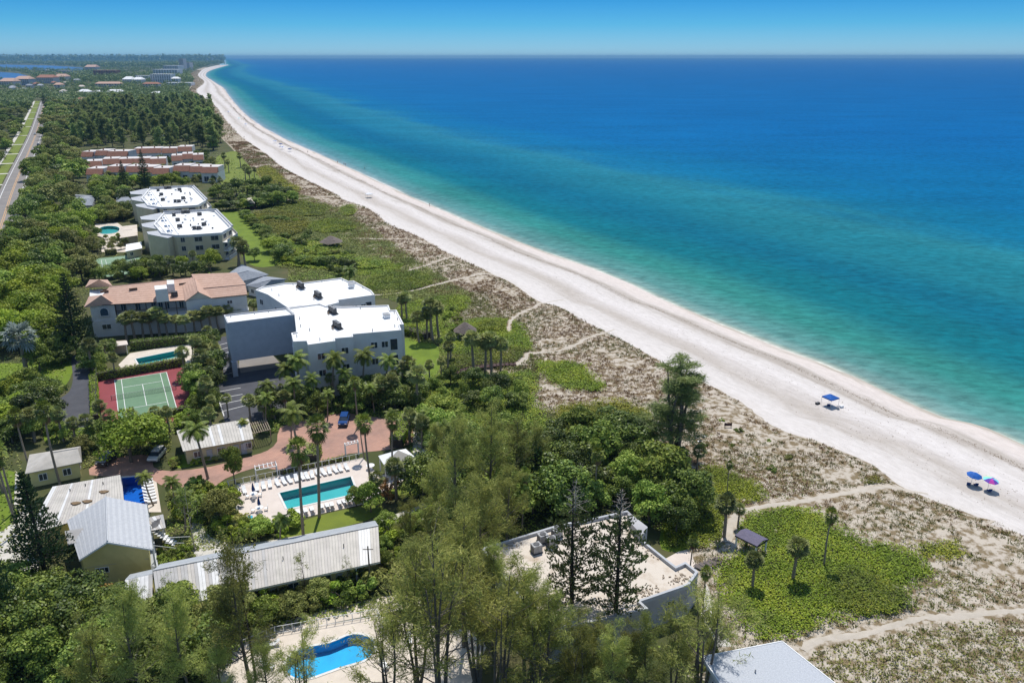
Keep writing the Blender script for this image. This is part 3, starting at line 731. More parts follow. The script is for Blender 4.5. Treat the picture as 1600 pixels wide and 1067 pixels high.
# ================================================================== POOLS AND COURTS
def cen(poly): return (sum(p[0] for p in poly) / len(poly), sum(p[1] for p in poly) / len(poly), 0)
def pool(key, label, lining, water, depth=1.5, lip=0.35):
    poly = POOLS[key]; t = thing('swimming_pool', label, 'pool', cen(poly)); n = len(poly)
    if sum(poly[i][0] * poly[(i + 1) % n][1] - poly[(i + 1) % n][0] * poly[i][1] for i in range(n)) < 0: poly = poly[::-1]
    mb = MB(); vs = [(p[0], p[1], 0.045) for p in poly] + [(p[0], p[1], -depth) for p in poly]
    mb.add(vs, [[n + i, n + (i + 1) % n, (i + 1) % n, i] for i in range(n)])
    mb.add([(p[0], p[1], -depth) for p in poly], [list(range(n))])
    part('basin', mb, lining, t)
    mb = MB(); mb.add([(p[0], p[1], -0.12) for p in poly], [list(range(n))]); part('water', mb, water, t)
    c = np.array(cen(poly)[:2]); mb = MB()
    for i in range(n):
        p, q = np.array(poly[i]), np.array(poly[(i + 1) % n]); d = q - p; d /= np.hypot(*d); o = np.array([d[1], -d[0]])
        mb.prism([tuple(p), tuple(q), tuple(q + o * lip), tuple(p + o * lip)], 0.03, 0.105 + 0.002 * (i % 2))
    part('coping', mb, 'coping', t)
    return t
pool('teal', 'long teal swimming pool lined with white loungers', 'pool_teal', 'water_clear', 1.3)
pool('deepblue', 'deep blue square pool beside the ribbed flat roof', 'pool_blue', 'water_deep', 1.6)
pool('bright', 'bright blue rounded pool under the feathery pines in front', 'pool_bright', 'water_clear', 1.2)
pool('court', 'narrow teal pool behind the red tennis court hedge', 'pool_teal', 'water_clear', 1.2)
pool('condo', 'small turquoise pool among hedges left of the beige condominiums', 'pool_teal', 'water_clear', 1.2)

A0 = 0.4747
CO = G(184.5, 648)
def court(name, label, o, a, m_in, m_out, mar=(3.6, 5.2), net=True, outline=True):
    u = np.array([math.cos(a), math.sin(a)]); v = np.array([-math.sin(a), math.cos(a)]); o = np.array(o[:2])
    t = thing(name, label, 'tennis court', (*(o + u * 5.5 + v * 11.9), 0))
    q = lambda x, y: tuple(o + u * x + v * y)
    rect = lambda x0, x1, y0, y1, z0, z1: MB().prism([q(x0, y0), q(x1, y0), q(x1, y1), q(x0, y1)], z0, z1)
    if m_out: part('surround', rect(-mar[0], 10.97 + mar[0], -mar[1], 23.77 + mar[1], 0.0, 0.05), m_out, t)
    part('playing_surface', rect(0, 10.97, 0, 23.77, 0.0, 0.058), m_in, t)
    L = [(0, .14, 0, 23.77), (10.83, 10.97, 0, 23.77), (1.37, 1.49, 0, 23.77), (9.48, 9.6, 0, 23.77), (0, 10.97, 0, .16), (0, 10.97, 23.61, 23.77), (1.37, 9.6, 5.42, 5.55), (1.37, 9.6, 18.22, 18.35), (5.42, 5.55, 5.5, 18.3)]
    for i, l in enumerate(L): part('court_line', rect(*l, 0.059, 0.064 + 0.0007 * i), 'line_white', t)
    if net:
        n = MB()
        for x in np.arange(-.9, 11.9, .3): n.bar((*q(x, 11.885), .12), (*q(x, 11.885), .98), .016, 3)
        for z_ in (.15, .32, .5, .68, .86): n.bar((*q(-.9, 11.885), z_), (*q(11.87, 11.885), z_), .016, 3)
        part('net', n, 'net_black', t)
        part('net_band', rect(-0.9, 11.87, 11.85, 11.92, 0.985, 1.03), 'metal_grey', t)
        for x in (-0.9, 11.87):
            p = q(x, 11.885); part('net_post', MB().bar((p[0], p[1], 0.05), (p[0], p[1], 1.08), 0.06), 'metal_dark', t)
    return t
court('tennis_court', 'green tennis court with a dark red surround', (-78.65, 144.67), A0, 'court_green', 'court_red')
_c = np.array(G(163, 430)[:2]); court('tennis_court', 'pale green tennis court beyond the terracotta villa', _c, A0 + 0.02, 'court_green_pale', 'court_green_pale', mar=(2.0, 3.0), net=True)

# parking bay lines
def bay_line(a, b, z=0.045):
    p, q = np.array(G(*a)[:2]), np.array(G(*b)[:2]); d = q - p; d /= np.hypot(*d); n = np.array([-d[1], d[0]]) * 0.09
    struct('bay_line', MB().prism([tuple(p - n), tuple(q - n), tuple(q + n), tuple(p + n)], 0.02, z).mesh('bay_line', 'line_white'))
for a, b in [((338, 613), (376, 606)), ((341, 623), (379, 616)), ((343, 632), (383, 624)), ((347, 643), (390, 632)), ((338, 612), (350, 650)), ((340, 540), (355, 536)), ((342, 547), (357, 543)), ((343, 554), (360, 550)), ((345, 561), (362, 557)), ((346, 569), (364, 565)), ((347, 577), (366, 573)), ((350, 586), (368, 581))]: bay_line(a, b)

# ================================================================== BUILDINGS
def ccw(poly):
    n = len(poly)
    return poly if sum(poly[i][0] * poly[(i + 1) % n][1] - poly[(i + 1) % n][0] * poly[i][1] for i in range(n)) > 0 else poly[::-1]
def window(t, p, q, z0, z1, fm='white_paint', gm='glass_dark', mull=1, fw=0.09):
    """window set on the wall line p->q (outside to its right): frame proud of the wall, pane inside it"""
    p = np.array(p, float); q = np.array(q, float); d = q - p; L = np.hypot(*d); d = d / L; o = np.array([d[1], -d[0]])
    def bx(mb, s0, s1, a, b, o0, o1):
        return mb.prism([tuple(p + d * s0 + o * o0), tuple(p + d * s0 + o * o1), tuple(p + d * s1 + o * o1), tuple(p + d * s1 + o * o0)], a, b)
    mb = MB(); bx(mb, 0, L, z0, z0 + fw, -.05, .10); bx(mb, 0, L, z1 - fw, z1, -.05, .10); bx(mb, 0, fw, z0 + fw, z1 - fw, -.05, .095); bx(mb, L - fw, L, z0 + fw, z1 - fw, -.05, .095)
    for k in range(1, mull + 1):
        s = L * k / (mull + 1); bx(mb, s - .04, s + .04, z0 + fw, z1 - fw, -.05, .085)
    w_ = part('window', mb, fm, t)
    link('pane', bx(MB(), fw * .5, L - fw * .5, z0 + fw * .5, z1 - fw * .5, -.05, .05).mesh('pane', gm), w_)
    return w_
def flat_block(t, poly, z, wall, roof='roof_white', par=0.45, pw=0.3, parm=None, z0=0.0, wins=(), fm='white_paint', gm='glass_dark'):
    """storeys under a flat roof with a parapet; wins = (edge, from, to, z0, z1) in metres along that edge of the ccw outline"""
    poly = ccw([tuple(p) for p in poly]); n = len(poly)
    part('wall', MB().prism(poly, z0, z - par - 0.02), wall, t)
    inn = []
    for i in range(n):
        a, b, c = np.array(poly[i - 1]), np.array(poly[i]), np.array(poly[(i + 1) % n])
        d1 = (b - a) / (np.hypot(*(b - a)) + 1e-9); d2 = (c - b) / (np.hypot(*(c - b)) + 1e-9)
        n1 = np.array([-d1[1], d1[0]]); n2 = np.array([-d2[1], d2[0]]); m = n1 + n2; m = m / max(0.5, (m @ n1) if (m @ n1) > 0 else .5)
        inn.append(tuple(b + m * pw))
    r = part('roof', MB().prism(inn, z - par - 0.3, z - par + 0.05), roof, t)
    mb = MB()
    for i in range(n):
        j = (i + 1) % n
        mb.prism([poly[i], poly[j], inn[j], inn[i]], z - par - 0.02, z)
    part('parapet', mb, parm or wall, t)
    for (e_, s0, s1, a, b) in wins:
        p, q = np.array(poly[e_ % n]), np.array(poly[(e_ + 1) % n]); d = (q - p) / np.hypot(*(q - p))
        window(t, p + d * s0, p + d * s1, a, b, fm, gm)
    return poly
def edge_list(poly):
    return [(i, round(float(np.hypot(poly[(i + 1) % len(poly)][0] - p[0], poly[(i + 1) % len(poly)][1] - p[1])), 1)) for i, p in enumerate(poly)]
def hvac(loc, label, s=1.0, rz=A0, tall=1.1):
    t = thing('air_conditioner', label, 'air conditioner', loc, rz, 'rooftop air conditioners')
    for nm, mb, m in (('casing', MB().box((0, 0, .15), (1, 0), 1.3 * s, 1.1 * s, tall * s), 'metal_grey'), ('fan_grille', MB().bar((0, 0, .15 + tall * s), (0, 0, .22 + tall * s), .45 * s, 10), 'metal_dark'),
                      ('coil', MB().box((0, 0, .25), (1, 0), 1.34 * s, .9 * s, tall * .7 * s), 'metal_dark'), ('skid', MB().box((0, 0, .005), (1, 0), 1.5 * s, 1.2 * s, .14), 'metal_dark')):
        link(nm, mb.mesh(nm, m), t)
    return t
def panel_roof(t, A, B, C, D, n, mats, th=0.06, rib=0.07, name='roof_panel'):
    """standing-seam plane A-B (ridge) to D-C (eave), split into n panels, each with a raised seam"""
    A, B, C, D = [Vector(p) for p in (A, B, C, D)]
    for i in range(n):
        s0, s1 = i / n, (i + 1) / n
        p, q, r_, s_ = A.lerp(B, s0), A.lerp(B, s1), D.lerp(C, s1), D.lerp(C, s0)
        mb = MB(); g = 0.004
        mb.slab([p.lerp(q, .035), q.lerp(p, .035), r_.lerp(s_, .035), s_.lerp(r_, .035)], th)
        part(name, mb, mats(i, n), t)
    dn = Vector((0, 0, -th * .55))
    part('seam_bed', MB().slab([A + dn, B + dn, C + dn, D + dn], .04), 'metal_dark', t)

# ---- long low building with the ribbed roof in front
def long_building():
    z1, z2 = 5.0, 3.1
    t = thing('long_cottage_row', 'long low yellow building with a ribbed pale metal roof in front', 'building', G(400, 925))
    rL, rR = Vector(G(239, 891, z1)), Vector(G(591, 821, z1)); eL, eR = Vector(G(247, 953, z2)), Vector(G(594, 877, z2))
    fL, fR = Vector(G(250, 881, z2 + .4)), Vector(G(586, 813, z2 + .4))
    whites = {13, 14, 17, 18, 65, 66, 67, 68}
    r2 = random.Random(3)
    panel_roof(t, rL, rR, eR, eL, 72, lambda i, n: 'panel_white' if i in whites else ('panel_grey' if (i < 34 and r2.random() < .7) else r2.choice(['panel_beige', 'panel_beige', 'panel_cream'])))
    part('far_roof_slope', MB().slab([rL + Vector((0, 0, .02)), rR + Vector((0, 0, .02)), fR, fL], .08), 'panel_far', t)
    part('ridge_cap', MB().bar(rL + Vector((0, 0, .05)), rR + Vector((0, 0, .05)), .1, 6), 'panel_white', t)
    u = (eR - eL); u.z = 0; u.normalize(); v = Vector((-u.y, u.x, 0))
    w0, w1 = eL + u * .4 + v * .9, eR - u * .4 + v * .9
    back = [fL + u * .5 - v * .4, fR - u * .5 - v * .4]
    poly = [(w0.x, w0.y), (w1.x, w1.y), (back[1].x, back[1].y), (back[0].x, back[0].y)]
    part('wall', MB().prism(poly, 0, z2 - .08), 'yellow_wall', t)
    part('fascia', MB().slab([eL + Vector((0, 0, -.05)), eR + Vector((0, 0, -.05)), eR + v * .12 + Vector((0, 0, -.05)), eL + v * .12 + Vector((0, 0, -.05))], .22), 'white_paint', t)
    L = (w1 - w0).length
    p = np.array(poly[0]); d = np.array([u.x, u.y])
    for s in np.arange(2.5, L - 3, 4.3):
        window(t, p + d * s, p + d * (s + 1.5), 1.0, 2.2)
    for s in np.arange(4.6, L - 3, 8.6):
        a = Vector((*(p + d * s), 0)); part('door', MB().prism([tuple(p + d * s), tuple(p + d * (s + .95)), tuple(p + d * (s + .95) + np.array([u.y, -u.x]) * .06), tuple(p + d * s + np.array([u.y, -u.x]) * .06)], .05, 2.1), 'panel_far', t)
    for s in np.arange(.5, L, 6.0):
        q = w0 + u * s - v * .75; part('porch_post', MB().box((q.x, q.y, 0), (u.x, u.y), .14, .14, z2 - .2), 'white_paint', t)
    # lower wing at the left end
    a, b = Vector(G(195, 906, 4.4)), Vector(G(237, 893, 4.4)); c, dd = Vector(G(246, 952, 2.8)), Vector(G(196, 962, 2.8))
    b = rL + Vector((0, 0, -.5)) - u * .1
    panel_roof(t, a, b, c - u * .6, dd, 7, lambda i, n: 'panel_white' if i in (0, 3, 4, 5) else 'panel_grey')
    f1, f2 = Vector(G(203, 897, 3.4)), Vector(G(238, 889, 3.4))
    part('far_roof_slope', MB().slab([a + Vector((0, 0, .02)), b + Vector((0, 0, .02)), f2, f1], .08), 'panel_far', t)
    part('wall', MB().prism([(dd.x + .4, dd.y + .7), (c.x - .7, c.y + .7), (f2.x, f2.y - .3), (f1.x + .3, f1.y - .3)], 0, 2.7), 'yellow_wall', t)
    for s in (.27, .55, .83):
        q = rL.lerp(rR, s).lerp(eL.lerp(eR, s), .4); part('vent_pipe', MB().bar(q, q + Vector((0, 0, .5)), .07, 6), 'metal_dark', t)
long_building()

# ---- yellow gable house
def gable_house():
    zr, ze = 7.4, 5.0
    t = thing('gable_house', 'yellow house with a white shingled gable roof at lower left', 'house', G(165, 890))
    rT, rB = Vector(G(165.3, 776, zr)), Vector(G(168, 845.6, zr)); lT, lB = Vector(G(105, 813, ze)), Vector(G(124, 874, ze)); qT, qB = Vector(G(229, 788, ze)), Vector(G(238.4, 857, ze))
    # rows of shingles, each course a slightly raised strip
    def courses(A, B, C, D, n):     # A-B ridge, D-C eave
        for i in range(n):
            s0, s1 = i / n, (i + 1) / n
            p, q, r_, s_ = A.lerp(D, s0), B.lerp(C, s0), B.lerp(C, s1 + .01), A.lerp(D, s1 + .01)
            up = Vector((0, 0, .07))
            part('shingle_course', MB().slab([p, q, r_ + up, s_ + up], .1), 'shingle_tone' if i % 2 else 'shingle_white', t)
    courses(rB, rT, lT, lB, 15); courses(rT, rB, qB, qT, 15)
    part('ridge_cap', MB().bar(rT + Vector((0, 0, .06)), rB + Vector((0, 0, .06)), .12, 6), 'shingle_white', t)
    k = .9
    cB = rB + (rT - rB).normalized() * .7
    wl, wr = lB.lerp(rB, .07), qB.lerp(rB, .12)
    bl, br_ = lT.lerp(rT, .07), qT.lerp(rT, .07)
    sh = (rT - rB).normalized() * .7
    wl += sh; wr += sh
    mb = MB()
    f = [(wl.x, wl.y, 0), (wr.x, wr.y, 0), (wr.x, wr.y, wr.z - .1), (cB.x, cB.y, zr - .15), (wl.x, wl.y, wl.z - .1)]
    b2 = [(bl.x, bl.y, 0), (br_.x, br_.y, 0), (br_.x, br_.y, br_.z - .1), (rT.x, rT.y, zr - .15), (bl.x, bl.y, bl.z - .1)]
    mb.add(f + b2, [[0, 1, 2, 3, 4], [9, 8, 7, 6, 5], [1, 6, 7, 2], [5, 0, 4, 9]])
    part('wall', mb, 'yellow_wall', t)
    d = np.array([wr.x - wl.x, wr.y - wl.y]); L = np.hypot(*d); d /= L; p = np.array([wl.x, wl.y])
    window(t, p + d * (L * .16), p + d * (L * .16 + 1.7), 2.0, 2.9, 'fabric_white', 'glass_dark', 2)
    part('wall_band', MB().prism([tuple(p + d * .05), tuple(p + d * (L - .05)), tuple(p + d * (L - .05) + np.array([d[1], -d[0]]) * .05), tuple(p + d * .05 + np.array([d[1], -d[0]]) * .05)], 3.1, 3.22), 'cream_wall', t)
    part('bargeboard', MB().slab([rB, lB, lB + Vector((0, -.12, 0)), rB + Vector((0, -.12, 0))], .25), 'white_paint', t)
    part('bargeboard', MB().slab([rB, qB, qB + Vector((0, -.12, 0)), rB + Vector((0, -.12, 0))], .25), 'white_paint', t)
    # veranda under the right eave
    vr = [Vector(G(218, 886)), Vector(G(240, 884)), Vector(G(243, 868))]
    part('veranda_floor', MB().prism([(wr.x, wr.y), (qB.x + .2, qB.y + .3), (qT.x + .2, qT.y), (br_.x, br_.y)], .02, .9), 'panel_far', t)
    for s in (0, .25, .5, .75, 1):
        q = qB.lerp(qT, s); part('veranda_post', MB().box((q.x - .1, q.y + .3, .9), (1, 0), .13, .13, 3.95), 'white_paint', t)
    part('veranda_rail', MB().bar((qB.x, qB.y + .3, 1.9), (wr.x, wr.y + .1, 1.9), .05).bar((qB.x, qB.y + .3, 1.9), (qT.x, qT.y, 1.9), .05), 'white_paint', t)
    for s in np.linspace(0, 1, 12): part('baluster', MB().bar(Vector((qB.x, qB.y + .3, .9)).lerp(Vector((wr.x, wr.y + .1, .9)), s), Vector((qB.x, qB.y + .3, 1.9)).lerp(Vector((wr.x, wr.y + .1, 1.9)), s), .025, 4), 'white_paint', t)
    # small ribbed roofs on either flank
    a, b, c, e_ = [Vector(G(*q)) for q in ((205, 814.5, 4.3), (255, 803, 4.6), (259, 824, 3.9), (236, 829, 3.9))]
    panel_roof(t, a, b, c, e_, 8, lambda i, n: ['panel_beige', 'panel_grey', 'panel_white'][i % 3])
    a, b, c, e_ = [Vector(G(*q)) for q in ((147, 821.5, 6.2), (101, 829.5, 5.3), (106, 851, 4.8), (126, 845, 5.4))]
    part('dormer_roof', MB().slab([a, b, c, e_], .15), 'panel_grey', t)
    # outside stair with white rails
    for s in range(9):
        p0 = Vector(G(240, 846)).lerp(Vector(G(272, 850)), s / 8); part('stair_tread', MB().box((p0.x, p0.y, max(.05, 2.3 - s * .27)), (1, .1), .5, 1.3, .08), 'white_paint', t)
    part('stair_landing', MB().prism(P2([(232, 838), (258, 833), (260, 846), (238, 850)]), 2.2, 2.35), 'panel_far', t)
    for a, b in (((258, 840, 3.3), (297, 838, 1.2)), ((240, 852, 3.3), (275, 856, 1.0)), ((258, 848, 3.3), (290, 848, 1.1))):
        part('stair_rail', MB().bar(G(*a), G(*b), .05), 'white_paint', t)
    for x, y in ((238, 850), (258, 848), (258, 836), (236, 838)):
        q = G(x, y); part('stair_post', MB().box((q[0], q[1], 0), (1, 0), .13, .13, 3.2), 'white_paint', t)
    # flat ribbed wing behind
    A, B, C, D = [Vector(G(*q)) for q in ((82, 760, 4.1), (188, 741.5, 4.1), (195, 790, 3.9), (40, 836, 3.9))]
    r3 = random.Random(5)
    panel_roof(t, A, B, C, D, 30, lambda i, n: r3.choice(['panel_cream', 'panel_cream', 'panel_white', 'panel_beige']), th=.1)
    pw = [A.lerp(C, .03), B.lerp(D, .03), C.lerp(A, .03), D.lerp(B, .03)]
    part('wall', MB().prism([(q.x, q.y) for q in pw], 0, 3.75), 'yellow_wall', t)
    for s, v in ((.3, .2), (.5, .15), (.75, .2)):
        q = A.lerp(B, s).lerp(D.lerp(C, s), v); part('vent_pipe', MB().bar(q, q + Vector((0, 0, .4)), .08, 6), 'metal_dark', t)
    for px in ((162, 768), (136, 783), (118, 786)):
        q = Vector(G(px[0], px[1], 4.12)); part('rust_stain', MB().prism([(q.x + .7 * math.cos(a) * (1 + .4 * math.sin(3 * a)), q.y + .45 * math.sin(a)) for a in np.linspace(0, 6.0, 9)], 4.0, 4.17), 'litter', t)
gable_house()

def hip_house(name, label, corners, z, ridge, zr, roof, wall, wins=True, eave=.5, cat='house'):
    """corners: 4 eave corners (pixels, at height z) going round; ridge: 2 pixels at height zr; corners 0-1 and 2-3 are the long eaves"""
    c = [Vector(G(p[0], p[1], z)) for p in corners]; r = [Vector(G(p[0], p[1], zr)) for p in ridge]
    t = thing(name, label, cat, tuple((c[0] + c[2]) / 2 - Vector((0, 0, z))))
    part('roof_slope', MB().slab([c[0], c[1], r[1], r[0]], .12), roof, t); part('roof_slope', MB().slab([c[1], c[2], r[1]], .12), roof, t)
    part('roof_slope', MB().slab([c[2], c[3], r[0], r[1]], .12), roof, t); part('roof_slope', MB().slab([c[3], c[0], r[0]], .12), roof, t)
    part('ridge_cap', MB().bar(r[0], r[1], .09, 5), roof, t)
    m = (c[0] + c[1] + c[2] + c[3]) / 4
    wp = ccw([tuple((q + (m - q).normalized() * eave * 1.4).xy) for q in c])
    part('wall', MB().prism(wp, 0, z - .05), wall, t)
    if wins:
        for i in range(4):
            p, q = np.array(wp[i]), np.array(wp[(i + 1) % 4]); L = np.hypot(*(q - p)); d = (q - p) / L
            for s in np.arange(1.2, L - 2, 3.6): window(t, p + d * s, p + d * (s + 1.3), .9, 2.2)
    return t
hip_house('hip_roof_cottage', 'small yellow cottage with a pale hipped metal roof near the left edge', [(39, 740), (128, 721.5), (126, 697), (46, 710)], 3.0, [(80, 707), (121, 700)], 4.6, 'panel_cream', 'yellow_wall')
hip_house('garden_house', 'grey hipped roof house behind the terracotta villa, larger one', [(338, 440), (372, 441), (420, 429), (378, 413)], 3.6, [(372, 427), (388, 423)], 5.6, 'shingle_slate', 'stucco_white')
hip_house('garden_house', 'flat grey hipped roof cottage tucked behind the white condominium', [(384, 446), (408, 451), (448, 436), (412, 431)], 3.2, [(408, 441), (425, 437)], 4.6, 'shingle_slate', 'stucco_white')
hip_house('garden_house', 'grey roofed bungalow among trees between the road and the condominiums', [(110, 322), (144, 321), (150, 306), (116, 304)], 3.2, [(122, 312), (140, 311)], 5.2, 'shingle_slate', 'stucco_white')
hip_house('garden_house', 'grey roofed bungalow just left of the farther beige condominium', [(181, 318), (206, 318), (206, 300), (183, 302)], 3.4, [(190, 309), (200, 308)], 5.0, 'shingle_slate', 'stucco_white')
hip_house('garden_pavilion', 'small white hipped pavilion roof on the far green lawn', [(381, 317), (398, 318), (402, 309), (386, 308)], 3.0, [(390, 312.5), (392, 312)], 4.8, 'roof_sandy', 'wood_dark', False, cat='pavilion')

def ribbed_cottage():
    A, B, C, D = [Vector(G(*q)) for q in ((276, 674, 4.1), (389, 655.5, 4.1), (396, 685.5, 2.9), (286, 705, 2.9))]
    t = thing('ribbed_cottage', 'small cream cottage with a ribbed pale roof beside the brick drive', 'house', G(340, 712))
    r3 = random.Random(8)
    panel_roof(t, A, B, C, D, 24, lambda i, n: r3.choice(['panel_cream', 'panel_cream', 'panel_white']))
    u = (B - A).normalized(); v = Vector((-u.y, u.x, 0))
    bk = [A + v * 3.2, B + v * 3.2]
    part('far_roof_slope', MB().slab([A, B, bk[1] - Vector((0, 0, 1.2)), bk[0] - Vector((0, 0, 1.2))], .1), 'panel_cream', t)
    w0, w1 = D + u * .4 + v * .5, C - u * .4 + v * .5
    poly = [w0.xy, w1.xy, (B + v * 2.7 - u * .4).xy, (A + v * 2.7 + u * .4).xy]
    part('wall', MB().prism([tuple(p) for p in poly], 0, 2.8), 'cream_wall', t)
    p = np.array(w0.xy); d = np.array(u.xy); d /= np.hypot(*d); L = (w1 - w0).length
    for s in (1.2, 5.2, 9.8): window(t, p + d * s, p + d * (s + 1.4), 1.0, 2.2)
    for s in (3.4, 8.0, L - 1.9):
        part('door', MB().prism([tuple(p + d * s), tuple(p + d * (s + .95)), tuple(p + d * (s + .95) + np.array([d[1], -d[0]]) * .06), tuple(p + d * s + np.array([d[1], -d[0]]) * .06)], .05, 2.15), 'stucco_grey', t)
ribbed_cottage()

# ---- flat sandy-roofed building among the pines in front
def flat_front():
    z = 4.8
    t = thing('flat_roof_house', 'white flat roofed building with a littered sandy roof behind tall pines', 'building', G(930, 960))
    poly = P2([(752, 856), (876, 818), (912, 812), (980, 797), (1003, 818), (1003, 842), (1043, 874), (1056, 884), (1071, 877), (1091, 893), (1077, 913), (1001, 939), (1013, 950), (985, 957), (856, 987), (836, 963)], z)
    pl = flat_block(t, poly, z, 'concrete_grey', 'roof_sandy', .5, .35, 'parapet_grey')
    for i, L in edge_list(pl):
        if L > 5.5:
            p, q = np.array(pl[i]), np.array(pl[(i + 1) % len(pl)]); d = (q - p) / L
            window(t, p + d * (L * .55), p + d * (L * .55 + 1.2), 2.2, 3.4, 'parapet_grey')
    st = P2([(980, 797), (1003, 815), (1012, 822), (1004, 836), (985, 815)], 5.8)
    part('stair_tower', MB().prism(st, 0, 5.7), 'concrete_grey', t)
    for x, y in ((848, 846), (862, 852), (838, 862), (870, 838)): hvac(G(x, y, z - .42), f'grey air conditioner on the sandy roof, {["nearest the pine trunk", "beside a parapet step", "leftmost of the four", "farthest of the four"][((848, 862, 838, 870).index(x))]}', 1.0)
    r4 = random.Random(4)
    mb = MB()
    for i in range(600):
        px = r4.choice([(790, 850), (770, 880), (850, 960), (870, 940), (1060, 905), (1030, 860), (1010, 925), (990, 850), (880, 830)])
        q = G(px[0] + r4.gauss(0, 11), px[1] + r4.gauss(0, 5), z - .36)
        if not inside(pl, np.array([q[0]]), np.array([q[1]]))[0]: continue
        a = r4.random() * 6.28; s = r4.uniform(.05, .16)
        mb.prism([(q[0] + s * math.cos(a + b) * (1 if b % 2 else .4), q[1] + s * math.sin(a + b) * (1 if b % 2 else .4)) for b in (0, 1.1, 2.3, 3.2, 4.4, 5.3)], z - .42, z - .34 + r4.random() * .04)
    o = part('leaf_litter', mb, 'wood_pale', t); o['kind'] = 'stuff'
flat_front()

def grey_front():
    z = 7.0
    t = thing('grey_roof_house', 'house with a pale grey gravel roof at the bottom edge', 'house', G(1200, 1120))
    poly = P2([(1098, 1026), (1222, 1002), (1345, 1100), (1190, 1160)], z)
    pl = ccw(poly)
    part('roof', MB().prism(pl, z - .3, z), 'gravel_roof', t)
    c = np.array(cen(pl)[:2]); wp = [tuple(np.array(p) + (c - np.array(p)) * .06) for p in pl]
    part('wall', MB().prism(wp, 0, z - .3), 'stucco_white', t)
    mb = MB()
    for i in range(4):
        p, q = np.array(pl[i]), np.array(pl[(i + 1) % 4]); d = (q - p) / np.hypot(*(q - p)); o = np.array([d[1], -d[0]])
        mb.prism([tuple(p), tuple(q), tuple(q + o * .12), tuple(p + o * .12)], z - .4, z + .05)
    part('drip_edge', mb, 'white_paint', t)
    for i in range(4):
        p, q = np.array(wp[i]), np.array(wp[(i + 1) % 4]); L = np.hypot(*(q - p)); d = (q - p) / L
        for s in np.arange(1.5, L - 2, 3.4): window(t, p + d * s, p + d * (s + 1.5), 4.0, 5.6)
    q = Vector(G(1180, 1050, z)); part('vent_pipe', MB().bar(q, q + Vector((0, 0, .4)), .08, 6), 'metal_grey', t)
grey_front()

